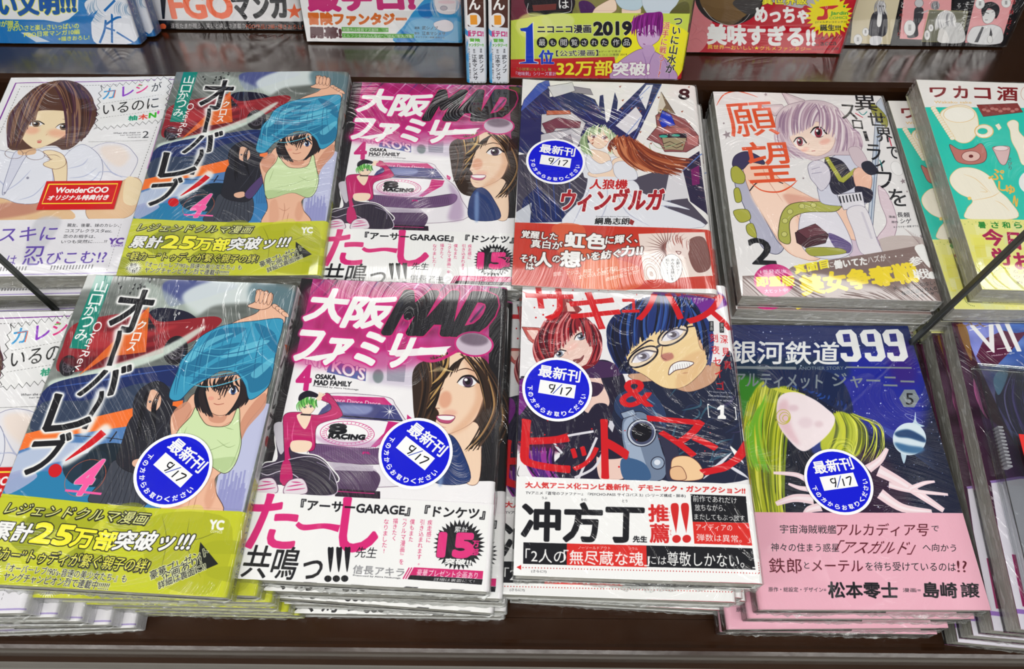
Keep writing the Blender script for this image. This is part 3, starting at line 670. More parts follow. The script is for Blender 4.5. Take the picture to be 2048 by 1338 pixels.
    c.strands([(440, 810), (500, 775), (560, 800)], [(440, 880), (500, 830), (560, 860)], 24, 10, [(100, 186, 84), (60, 140, 60), (160, 222, 120)], .15)
    c.poly([(445, 810), (450, 770), (500, 745), (560, 765), (570, 790), (500, 785)], (30, 26, 40), 1, True)
    for k in range(4): c.line([(565, 800), (575+k*12, 755+k*4)], 9, SK)
    c.ell((572, 795), 18, 14, SK)
    c.at(450, 900, 3.531)
    c.poly([(260, 100), (560, 20), (700, 60), (780, 180), (780, 290), (560, 290), (540, 190), (420, 120), (300, 150)], (46, 38, 56), 1, True, line=(215, 205, 220), lw=6)
    c.line([(650, 60), (740, 110), (740, 190)], 5, (150, 140, 165)); c.poly([(410, 60), (460, 50), (480, 180), (430, 210), (390, 190)], (196, 30, 104), 1, True)
    for x, y in ((290, 230), (500, 235)):
        c.poly([(x-80, y+50), (x-50, y-40), (x+40, y-60), (x+80, y-10), (x+70, y+50)], (230, 220, 228), 1, True, line=(90, 40, 80), lw=4)
        c.lines([[(x-60, y), (x, y-10), (x+60, y-20)], [(x-70, y+25), (x, y+20), (x+70, y+10)], [(x-30, y-35), (x+40, y-30)]], 8, MG)
    # paper band
    c.poly([(200, 272), (560, 292), (1500, 355), (1875, 385), (1850, 1030), (1830, 1060), (60, 900)], (247, 247, 246))
    c.text('た', (200, 285), (545, 300), (135, 672), (222, 38, 122), bold=9); c.line([(510, 500), (560, 530), (700, 520), (810, 540)], 48, (222, 38, 122), taper=[.6, .8, .7, 1]); c.text('し', (850, 325), (1105, 330), (810, 700), (222, 38, 122), bold=13)
    c.text('共鳴っ', (170, 650), (730, 690), (100, 885), BK, bold=3)
    for x in (745, 805, 865): c.poly([(x-16, 690), (x+6, 678), (x+26, 690), (x+2, 860)], BK, 1, True); c.ell((x-15, 905), 26, 24, BK)
    c.text('先生', (940, 672), (1090, 682), (920, 750), BK, bold=.8)
    c.text('『アーサーGARAGE』『ドンケツ』', (545, 325), (1850, 408), (535, 405), BK, bold=3.5)
    for t_, x, y, n_ in (('疾走感に', 1440, 485, 4), ('引き込まれます。', 1385, 482, 8), ('僕もまた', 1315, 478, 4), ('『クルマ漫画』を', 1260, 475, 8), ('描きたく', 1195, 470, 4), ('なりました!', 1130, 475, 6)):
        c.text(t_, (x, y), (x+34, y+1), (x-6*n_/2, y+n_*42-6), (214, 40, 100), v=True, bold=.8)
    c.text('信長アキラ', (915, 805), (1280, 835), (905, 868), (130, 130, 134), bold=2); c.text('Presented by Akira Nobunaga', (910, 875), (1250, 900), (908, 890), BK, bold=.8)
    c.burst((1665, 670), 145, 185, 34, BK); c.text('累計', (1635, 535), (1730, 542), (1628, 578), WH, bold=2)
    c.text('15', (1535, 590), (1765, 600), (1520, 745), (232, 44, 128), bold=16, out=(BK, 4)); c.text('万', (1760, 640), (1808, 643), (1756, 685), (232, 44, 128), bold=3); c.text('部', (1756, 695), (1805, 698), (1752, 745), (232, 44, 128), bold=3)
    c.text('突破!!', (1572, 765), (1755, 778), (1565, 805), WH, bold=4, out=(BK, 3))
    c.poly([(1345, 828), (1840, 862), (1835, 920), (1320, 885)], (214, 38, 112)); c.text('豪華プレゼント企画あり', (1372, 840), (1805, 870), (1362, 890), WH, bold=1.2)
    for k in range(3): c.line([(1318+k*18-6, 830), (1268+k*18, 912)], 8, (214, 38, 112), sm=False)
    c.poly([(1320, 885), (1836, 922), (1830, 962), (1300, 915)], BK); c.text('詳細は裏面にて!', (1490, 905), (1780, 925), (1485, 928), WH, bold=.6)
    for k, x in enumerate((170, 560, 900, 1290, 1620)): c.poly([(x, 905+k*21), (x+90, 912+k*21), (x+60, 925+k*21), (x-30, 915+k*21)], (BK if k % 2 else (150, 150, 152)))
    return c

@cover
def family_spine():
    c = Canvas([(0, 0), (15, 0), (15, 182), (0, 182)], 90, 1092, (30, 28, 32), 5)
    c.poly([(0, 128), (15, 128), (15, 182), (0, 182)], (238, 236, 238))
    c.text('大阪ファミリー', (4, 10), (12, 10), (4, 96), (225, 220, 225), v=True, bold=.4); c.poly([(2, 130), (14, 130), (14, 142), (2, 142)], (206, 34, 122))
    c.text('信長アキラ', (5, 145), (10, 145), (5, 176), BK, v=True)
    return c

@cover
def mecha_cover():
    c = Canvas([(1049, 155), (1388, 170), (1437, 590), (1043, 572)], CW, CH, (240, 238, 236), 6).at(1040, 150, 3.112)
    NV, GY = (30, 42, 96), (120, 116, 128)
    c.poly([(25, 190), (185, 12), (195, 130), (350, 90), (470, 150), (560, 330), (450, 420), (300, 480), (80, 500), (20, 480)], NV, 1, False, line=(16, 18, 40), lw=3)
    c.poly([(120, 45), (185, 14), (196, 60), (130, 120), (20, 230), (40, 150)], (56, 86, 176), 1, line=(16, 18, 40), lw=2)
    c.poly([(500, 125), (520, 120), (545, 330), (490, 300)], NV); c.poly([(590, 105), (610, 160), (600, 300), (555, 320)], NV); c.poly([(520, 330), (640, 190), (780, 40), (880, 38), (800, 230), (700, 470), (560, 360)], NV)
    c.poly([(780, 60), (820, 60), (780, 220), (735, 130)], (232, 232, 236)); c.poly([(600, 320), (720, 200), (760, 260), (730, 340), (680, 380)], (226, 224, 230))
    for p in ([(620, 260), (800, 70)], [(700, 420), (870, 60)], [(560, 330), (760, 140)], [(650, 400), (750, 270)]): c.line(p, 5, (90, 120, 200), .8)
    for k in range(26):
        x = 40+k*17; c.line([(x, 180+40*math.sin(k)), (x+60, 240+50*math.sin(k*1.3))], 5, [(60, 90, 180), (16, 22, 60), (50, 60, 120)][k % 3], .7)
    for P_, col in (([(150, 240), (330, 225), (420, 300), (390, 380), (240, 410), (150, 350)], (206, 204, 208)), ([(155, 300), (250, 260), (390, 290), (385, 330), (240, 330), (200, 390)], (120, 60, 78)), ([(150, 370), (330, 330), (400, 390), (330, 560), (210, 520), (150, 450)], (198, 196, 204)), ([(220, 420), (330, 370), (350, 440), (250, 500)], (140, 136, 148)), ([(330, 60), (440, 80), (460, 120), (330, 100)], (150, 146, 156)), ([(180, 60), (330, 35), (350, 90), (220, 130)], (214, 214, 218)), ([(180, 215), (320, 215), (330, 240), (180, 245)], (190, 100, 70))):
        c.poly(P_, col, 1, line=(40, 38, 50), lw=3)
    c.lines([[(160, 330), (260, 350), (380, 320)], [(200, 400), (300, 430), (330, 500)], [(60, 270), (150, 270)]], 4, (60, 58, 74))
    # cape / body behind
    c.poly([(20, 500), (250, 470), (480, 560), (380, 900), (20, 930)], (70, 66, 84), 1); c.poly([(60, 780), (140, 700), (330, 860), (300, 920), (40, 930)], NV); c.poly([(20, 860), (110, 800), (105, 930), (20, 930)], (200, 204, 214))
    for k in range(9): c.line([(40+k*36, 540), (120+k*28, 900)], 6, [(40, 40, 60), (110, 108, 124), (60, 84, 160)][k % 3], .8)
    c.poly([(640, 680), (960, 580), (1050, 800), (1170, 930), (1140, 960), (600, 900)], (82, 76, 92), 1, line=(30, 28, 40)); c.poly([(1000, 560), (1110, 480), (1130, 640), (1170, 880), (1060, 800)], (46, 40, 70), 1)
    c.poly([(1060, 600), (1110, 570), (1115, 690), (1070, 700)], (120, 30, 100)); c.line([(980, 640), (1130, 490)], 6, (90, 130, 210)); c.line([(1020, 590), (900, 900)], 8, (120, 126, 150), taper=2)
    c.poly([(930, 620), (1010, 600), (1050, 780), (900, 800)], (222, 220, 226), 1)
    # red head
    MR = (150, 84, 86)
    c.poly([(790, 410), (850, 330), (840, 260), (880, 225), (1020, 280), (1100, 380), (1110, 440), (1030, 490), (900, 490), (870, 440)], MR, 1, line=(60, 26, 34), lw=4)
    c.poly([(870, 105), (960, 250), (900, 230), (855, 250)], (128, 108, 88), 1, line=(50, 36, 34), lw=3); c.poly([(870, 105), (900, 190), (870, 240), (850, 230)], (216, 206, 190))
    c.poly([(880, 225), (935, 255), (960, 320), (880, 335), (860, 290)], (28, 56, 190), 1, line=(10, 16, 70), lw=3)
    c.poly([(860, 380), (1030, 370), (1030, 410), (880, 410)], (40, 26, 40)); c.poly([(880, 400), (1030, 400), (1010, 480), (900, 475)], (168, 152, 120), 1, line=(50, 36, 30), lw=3)
    c.line([(890, 440), (930, 425), (970, 445), (1015, 425)], 5, (50, 36, 30), sm=False); c.line([(895, 462), (930, 448), (970, 466), (1005, 450)], 5, (50, 36, 30), sm=False)
    c.poly([(1030, 390), (1105, 380), (1100, 450), (1035, 440)], (190, 120, 118), 1, line=(60, 26, 34)); c.poly([(900, 340), (1040, 330), (1060, 370), (880, 375)], (176, 104, 100), 1, line=(60, 26, 34))
    c.ell((890, 392), 26, 9, (60, 170, 150)); c.ell((965, 385), 26, 8, (60, 170, 150))
    # two figures in white
    SK = (248, 220, 196)
    W_ = (232, 234, 242)
    c.poly([(380, 480), (440, 480), (560, 520), (700, 500), (740, 560), (700, 650), (760, 740), (1060, 850), (900, 830), (1140, 960), (330, 960), (420, 760), (440, 640), (400, 600)], W_, 1, True, line=(110, 112, 140), lw=2)
    c.lines([[(470, 680), (420, 800), (360, 940)], [(560, 680), (560, 820), (500, 960)], [(640, 690), (760, 800), (1000, 840)], [(600, 700), (680, 860), (820, 950)]], 7, (186, 190, 212), .9)
    c.poly([(450, 470), (560, 500), (570, 580), (470, 600), (440, 540)], SK, 1, True, line=(150, 100, 80), lw=2)
    c.poly([(420, 550), (480, 590), (440, 610), (470, 640), (420, 640)], W_, 1, True)
    c.poly([(600, 530), (700, 520), (735, 590), (700, 660), (620, 650), (470, 640), (450, 610), (560, 590)], SK, 1, True, line=(150, 100, 80), lw=2)
    c.poly([(560, 640), (720, 670), (740, 740), (540, 720), (450, 660)], W_, 1, True)
    c.poly([(440, 490), (470, 530), (520, 560), (575, 540), (580, 600), (470, 620), (430, 560)], W_, 1, True, line=(120, 122, 150), lw=2); c.poly([(600, 560), (660, 548), (725, 600), (735, 660), (640, 662), (600, 620)], W_, 1, True, line=(120, 122, 150), lw=2)
    c.poly([(435, 400), (450, 340), (540, 330), (575, 380), (540, 450), (490, 460)], SK, 1, True, line=(150, 100, 80), lw=2)
    eye(c, 470, 385, 34, 22, (140, 70, 80)); eye(c, 535, 395, 34, 22, (140, 70, 80)); c.line([(495, 430), (512, 434)], 3, (190, 90, 90)); c.ell((462, 412), 14, 6, (245, 180, 160), .6); c.ell((545, 418), 12, 6, (245, 180, 160), .6)
    GH = [(196, 214, 172), (160, 186, 140), (222, 232, 200), (128, 154, 112)]
    c.strands([(420, 370), (460, 315), (540, 310), (590, 370)], [(390, 430), (440, 385), (530, 370), (600, 440)], 26, 12, GH, .12, 6)
    c.strands([(410, 380), (440, 330)], [(400, 480), (470, 520)], 12, 13, GH, .12); c.strands([(560, 340), (600, 380)], [(560, 500), (620, 500)], 12, 12, GH, -.12); c.strands([(720, 440), (860, 430)], [(700, 620), (1000, 420)], 6, 6, GH, .2)
    c.poly([(590, 440), (640, 400), (690, 430), (670, 500), (620, 520), (585, 480)], SK, 1, True, line=(150, 100, 80), lw=2)
    eye(c, 608, 462, 26, 20, (150, 60, 50)); eye(c, 650, 455, 30, 20, (150, 60, 50)); c.line([(620, 497), (638, 495)], 3, (190, 80, 80))
    RH = [(170, 84, 50), (132, 56, 34), (206, 126, 84), (110, 44, 30)]
    c.strands([(560, 440), (610, 380), (700, 400)], [(570, 490), (610, 440), (680, 450)], 18, 12, RH, .15)
    c.strands([(600, 400), (680, 390), (740, 430)], [(740, 600), (980, 640), (1070, 540)], 60, 15, RH, .12, 10); c.strands([(680, 440), (730, 480)], [(720, 560), (900, 620)], 14, 14, RH, .1)
    for k in range(26):
        x, y = c.rng.uniform(450, 1100), c.rng.uniform(60, 460); c.poly([(x, y), (x+16, y-6), (x+8, y+9)], (150, 70, 50), .9)
    c.text('8', (982, 85), (1042, 88), (978, 150), BK, bold=5)
    c.text('人狼機', (462, 655), (685, 662), (455, 715), (196, 30, 36), bold=3, out=(WH, 4))
    c.text('ウィンヴルガ', (300, 715), (905, 722), (280, 850), (172, 30, 42), bold=6, out=(WH, 6)); c.im[:] = c.im
    c.text('綱島志朗', (495, 895), (700, 900), (493, 935), BK, bold=2, out=(WH, 3)); c.text('Presented by Shirou Tsunashima', (500, 884), (695, 889), (500, 891), BK, bold=.3)
    c.poly([(705, 905), (730, 920), (720, 945), (700, 935)], (150, 40, 40))
    c.poly([(-10, 925), (300, 935), (700, 955), (1200, 978), (1260, 1340), (-10, 1340)], (204, 54, 36))
    c.poly([(240, 950), (420, 945), (480, 1100), (760, 1200), (760, 1330), (420, 1330), (300, 1150)], (226, 100, 60), .8, True); c.poly([(450, 1160), (620, 1130), (640, 1330), (430, 1330)], (236, 120, 60), .7, True)
    c.poly([(755, 1000), (1150, 992), (1205, 1260), (800, 1285)], (240, 222, 214)); 
    c.poly([(1060, 1040), (1150, 1030), (1190, 1200), (1110, 1240), (1060, 1150)], (110, 60, 56), .9, True); c.burst((930, 1090), 30, 140, 30, (120, 70, 66)); c.ell((990, 1100), 70, 62, (244, 226, 220)); c.strands([(920, 1060), (980, 1000), (1060, 1040)], [(930, 1130), (990, 1060), (1060, 1110)], 20, 6, [(240, 230, 226), (180, 110, 100), (255, 245, 240)], .1); c.line([(980, 1110), (1010, 1114), (1000, 1130), (980, 1110)], 4, (120, 50, 50))
    c.ell((955, 1215), 66, 88, WH, line=(60, 40, 40), lw=2)
    for k, (t_, n_) in enumerate((('お願いッ…', 5), ('みんなの想いを', 7), ('私に!!!!', 5))): c.text(t_, (985-k*32, 1155), (1005-k*32, 1155), (985-k*30, 1155+n_*19), BK, v=True, bold=.5)
    for t_, a_, b_, d_, bd in (('覚醒した', (60, 975), (275, 990), (55, 1020), 2.5), ('真白が', (120, 1030), (305, 1045), (115, 1080), 2.5), ('虹色', (325, 985), (565, 1000), (318, 1075), 6), ('に輝く、', (565, 1010), (755, 1000), (560, 1062), 3), ('それ', (58, 1125), (158, 1130), (55, 1172), 2.5), ('は', (95, 1175), (140, 1178), (92, 1215), 2.5), ('人', (150, 1110), (245, 1115), (145, 1195), 5), ('の', (250, 1130), (295, 1132), (246, 1170), 2.5), ('想', (300, 1100), (415, 1105), (296, 1195), 6), ('いを紡ぐ', (420, 1115), (655, 1090), (415, 1165), 3), ('力!!', (660, 1075), (785, 1070), (655, 1135), 4)):
        c.text(t_, a_, b_, d_, WH, bold=bd, out=((60, 20, 18), 5), glow=((110, 30, 24), 5))
    for t_, a_, b_, d_ in (('音歌、マジコ、飛花、そして真白……', (255, 1232), (690, 1190), (253, 1258)), ('全ての人の想いが一つになり', (405, 1248), (760, 1190), (403, 1275)), ('奇跡が起こった!!', (570, 1265), (765, 1215), (568, 1290))): c.text(t_, a_, b_, d_, WH, bold=1)
    return c

@cover
def armour_cover():
    c = Canvas([(1430, 187), (1765, 190), (1890, 600), (1478, 592)], CW, CH, (236, 234, 234), 7).at(1420, 170, 2.973)
    for x, y, r in ((335, 65, 12), (105, 298, 26), (205, 205, 8), (88, 232, 8), (1145, 555, 18), (780, 50, 10), (550, 548, 8), (1170, 615, 8), (670, 32, 14), (1262, 880, 16)): c.burst((x, y), r*.45, r, 5, (150, 136, 142))
    # sword, tail, cloak shapes
    c.poly([(985, 100), (1010, 70), (1050, 160), (1010, 260), (1000, 400), (960, 900), (930, 900)], (196, 206, 220), 1, line=(70, 76, 100), lw=3); c.line([(995, 260), (948, 880)], 5, (110, 130, 160)); c.poly([(960, 100), (1045, 180), (1040, 240), (960, 160)], (150, 150, 60), 1, True, line=(60, 60, 30))
    c.poly([(1000, 580), (1060, 640), (1110, 780), (1090, 900), (1020, 960), (990, 900), (1050, 800), (1010, 680)], (226, 206, 216), 1, True, line=(140, 110, 130), lw=3)
    c.poly([(1080, 880), (1280, 900), (1240, 1000), (1000, 1020), (900, 960)], (200, 186, 182), 1, True); c.poly([(840, 880), (960, 860), (1010, 960), (900, 1000), (820, 1000)], (216, 196, 214), 1, True, line=(120, 90, 120))
    for k in range(7): c.line([(1150+k*14, 830+k*8), (1290, 960+k*10)], 2, (150, 130, 130), .7)
    # draped skirt, boots
    SH = (250, 208, 184)
    c.poly([(140, 470), (200, 440), (250, 640), (380, 900), (430, 960), (380, 1000), (290, 940), (200, 720), (150, 600)], (184, 184, 204), 1, True, line=(70, 70, 100), lw=4)
    c.poly([(200, 470), (300, 440), (420, 560), (560, 640), (700, 700), (860, 700), (890, 900), (760, 900), (640, 1030), (520, 1020), (430, 960), (330, 800), (230, 620)], SH, 1, True, line=(170, 110, 90), lw=3)
    c.poly([(240, 620), (400, 560), (470, 700), (540, 900), (620, 1020), (500, 1010), (400, 900), (300, 760)], (255, 224, 204), .9, True, blur=6); c.poly([(440, 640), (660, 680), (500, 720), (460, 700)], (226, 166, 146), .8, True, blur=6)
    c.lines([[(300, 460), (340, 560), (430, 690)], [(470, 690), (560, 860), (620, 1000)]], 4, (196, 130, 110), .8)
    c.poly([(135, 480), (150, 420), (220, 395), (300, 430), (320, 470), (240, 460), (190, 500)], (62, 56, 92), 1, True, line=(30, 26, 50), lw=3)
    c.line([(232, 625), (280, 575), (360, 560), (430, 580)], 7, (30, 26, 40)); 
    for P_ in ([(125, 500), (160, 480), (205, 530), (195, 580), (135, 570)], [(140, 620), (170, 610), (185, 680), (150, 690)], [(135, 745), (215, 735), (235, 790), (170, 810)], [(210, 830), (250, 820), (270, 900), (220, 880)]): c.poly(P_, (176, 176, 70), 1, True, line=(60, 60, 30), lw=3)
    c.poly([(560, 720), (700, 700), (800, 830), (840, 980), (700, 1030), (560, 980), (520, 850)], (232, 230, 240), 1, True, line=(110, 110, 140), lw=3)
    c.poly([(700, 870), (830, 930), (820, 990), (740, 960)], (90, 70, 130), 1, True)
    c.poly([(400, 860), (430, 740), (520, 690), (760, 690), (740, 740), (560, 750), (470, 800), (470, 930), (410, 920)], (178, 180, 84), 1, True, line=(60, 60, 30), lw=4)
    for x, y in ((440, 800), (470, 745), (540, 712), (610, 705), (435, 880)): c.ell((x, y), 17, 15, (206, 206, 120), line=(80, 80, 40))
    c.poly([(575, 960), (760, 960), (800, 990), (640, 1010), (580, 1000)], (168, 170, 70), 1, True, line=(60, 60, 30))
    c.poly([(500, 870), (620, 820), (700, 880), (680, 930), (560, 960), (510, 930)], (74, 38, 48), 1, line=(30, 14, 20), lw=4); c.poly([(510, 860), (620, 815), (690, 870), (570, 905)], (106, 60, 70), 1, line=(30, 14, 20), lw=3)
    # torso, glove, sleeve
    c.poly([(640, 560), (720, 420), (860, 400), (950, 520), (940, 640), (900, 700), (680, 700), (640, 640)], (214, 216, 232), 1, True, line=(90, 90, 120), lw=3)
    c.poly([(680, 430), (780, 440), (850, 540), (860, 590), (740, 640), (700, 560)], (40, 38, 58), 1, True); c.poly([(676, 425), (700, 418), (780, 540), (860, 480), (870, 500), (790, 570), (760, 560)], (176, 178, 70), 1, line=(60, 60, 30))
    c.poly([(850, 500), (920, 470), (960, 540), (940, 620), (870, 600)], (246, 196, 172), 1, True, line=(150, 100, 90), lw=3); c.poly([(860, 590), (960, 610), (950, 680), (880, 670)], (40, 38, 58), 1, True)
    c.poly([(580, 470), (640, 440), (700, 480), (710, 560), (660, 620), (620, 580), (590, 540)], (222, 218, 230), 1, True, line=(110, 104, 130), lw=3); c.line([(620, 460), (632, 405)], 22, (226, 222, 232)); c.line([(600, 520), (660, 510)], 4, (150, 146, 170)); c.line([(600, 495), (650, 480)], 4, (150, 146, 170))
    c.poly([(750, 640), (900, 620), (920, 710), (790, 730)], (230, 228, 236), 1, line=(70, 70, 90), lw=4)
    for k in range(7): c.line([(765+k*20, 650-k*3), (775+k*20, 690-k*3)], 8, (30, 30, 40), sm=False)
    c.poly([(810, 730), (920, 715), (990, 900), (1020, 990), (900, 990), (850, 860)], (234, 230, 236), 1, True, line=(130, 124, 150), lw=3); c.line([(900, 740), (960, 900)], 14, (208, 202, 216), .8)
    # head
    SK = (250, 224, 208); HR = (216, 198, 206)
    for P_, Q_ in (([(425, 45), (560, 90), (590, 130), (470, 130)], [(450, 65), (545, 105), (480, 122)]), ([(310, 130), (430, 120), (450, 150), (385, 190)], [(335, 138), (420, 135), (390, 170)])): c.poly(P_, HR, 1, line=(120, 96, 110), lw=4); c.poly(Q_, (236, 220, 224))
    c.poly([(400, 180), (470, 120), (620, 90), (740, 120), (830, 220), (900, 340), (860, 400), (720, 410), (600, 440), (440, 350), (390, 260)], HR, 1, True, line=(130, 104, 120), lw=3)
    c.poly([(470, 290), (560, 220), (700, 230), (740, 300), (720, 370), (660, 410), (600, 412), (520, 380)], SK, 1, True, line=(170, 120, 110), lw=2)
    eye(c, 640, 278, 84, 62, (150, 50, 70)); eye(c, 530, 335, 66, 52, (150, 50, 70)); c.line([(600, 388), (622, 385)], 5, (190, 100, 100)); c.line([(588, 340), (580, 352)], 3, (190, 130, 120)); c.ell((680, 330), 34, 16, (246, 176, 160), .7, -20, blur=6); c.ell((560, 380), 26, 12, (246, 176, 160), .7, -20, blur=6)
    HC = [(216, 196, 206), (238, 226, 230), (180, 150, 170), (206, 182, 196), (160, 130, 156)]
    c.strands([(420, 170), (560, 105), (700, 120)], [(400, 340), (520, 290), (610, 240)], 40, 16, HC, .1); c.strands([(620, 110), (760, 130)], [(640, 250), (760, 330)], 18, 15, HC, -.12)
    c.strands([(740, 140), (850, 260)], [(740, 400), (910, 350)], 30, 16, HC, -.15); c.strands([(400, 240), (440, 300)], [(440, 430), (640, 440)], 22, 13, HC, .12)
    c.poly([(820, 370), (880, 360), (930, 430), (920, 480), (860, 460)], HR, 1, True, line=(130, 104, 120)); c.poly([(900, 450), (950, 440), (1000, 500), (950, 520), (905, 490)], (40, 40, 56), 1, True)
    # lettering
    OR_ = (232, 88, 48)
    c.line([(48, 130), (90, 70), (160, 48), (230, 62), (290, 82)], 11, OR_, taper=2); c.line([(225, 560), (300, 620), (400, 630), (470, 600), (515, 560)], 11, OR_, taper=2)
    c.text('願', (85, 125), (365, 105), (135, 315), OR_, bold=2); c.text('望', (185, 345), (455, 330), (235, 580), OR_, bold=2)
    for t_, x, y, w_, h_ in (('異', 845, 50, 130, 95), ('世', 930, 155, 100, 75), ('界', 975, 240, 95, 85), ('で', 1045, 350, 62, 70), ('ス', 770, 110, 90, 85), ('ロ', 840, 200, 58, 50), ('ラ', 925, 340, 78, 90), ('イ', 975, 430, 60, 65), ('フ', 985, 500, 90, 95), ('を', 1055, 600, 100, 100)): c.text(t_, (x, y), (x+w_, y+3), (x+h_*.18, y+h_), BK, bold=2)
    c.text('ー', (905, 265), (925, 265), (922, 320), BK, v=True, bold=2)
    c.ell((1108, 480), 32, 45, (245, 244, 244), line=(120, 120, 120), lw=1, rot=-35); c.line([(880, 150), (905, 170), (930, 150)], 6, (20, 130, 130)); c.line([(860, 160), (905, 185)], 7, (200, 40, 70)); c.line([(1060, 300), (1075, 350)], 7, (200, 40, 70)); c.line([(1005, 430), (1020, 470)], 6, (20, 130, 130))
    c.text('長頼', (1110, 738), (1185, 740), (1114, 768), BK, bold=1); c.text('シゲ', (1130, 775), (1195, 776), (1132, 805), BK, bold=1); c.text('漫画', (1060, 758), (1100, 759), (1062, 772), BK); c.text('原作', (1078, 790), (1118, 791), (1080, 804), BK); c.text('キャラクター原案 オウカ', (1090, 822), (1240, 814), (1092, 834), BK, bold=.4)
    c.text('2', (215, 905), (355, 910), (245, 1060), BK, bold=5)
    # band
    c.poly([(180, 1135), (420, 1120), (480, 1075), (1310, 925), (1400, 1290), (180, 1280)], (134, 112, 108))
    c.ell((370, 1160), 122, 100, (206, 22, 122)); c.text('1巻発売後', (288, 1095), (445, 1090), (290, 1120), WH, bold=1); c.text('即重版', (262, 1140), (488, 1132), (268, 1198), (250, 240, 60), bold=5); c.text('大ヒット中!', (310, 1212), (452, 1205), (313, 1238), WH, bold=1.2)
    c.text('真面目', (490, 1070), (690, 1030), (500, 1120), (250, 236, 60), bold=4); c.text('に', (690, 1050), (725, 1043), (695, 1082), WH, bold=1); c.text('働いてた', (728, 1038), (925, 1010), (735, 1088), WH, bold=3); c.text('ハズが・・・', (930, 1008), (1145, 975), (938, 1050), WH, bold=.8)
    c.text('美女争奪戦', (515, 1135), (1215, 1040), (545, 1250), (250, 224, 50), bold=8); c.text('参', (1180, 1010), (1255, 1000), (1195, 1065), WH, bold=2.5); c.text('戦', (1205, 1085), (1300, 1078), (1220, 1145), WH, bold=2.5)
    c.poly([(1220, 960), (1255, 930), (1290, 950), (1312, 1075)], WH, 1, True); c.ell((1327, 1118), 26, 24, WH)
    c.text('チート能力一切なし!', (1088, 1192), (1340, 1152), (1092, 1216), BK, bold=.6); c.text('秘密兵器は大人の', (1140, 1218), (1355, 1182), (1144, 1244), BK, bold=1.2); c.text('“オモチャ”!?', (1210, 1242), (1370, 1210), (1214, 1264), BK, bold=1)
    return c

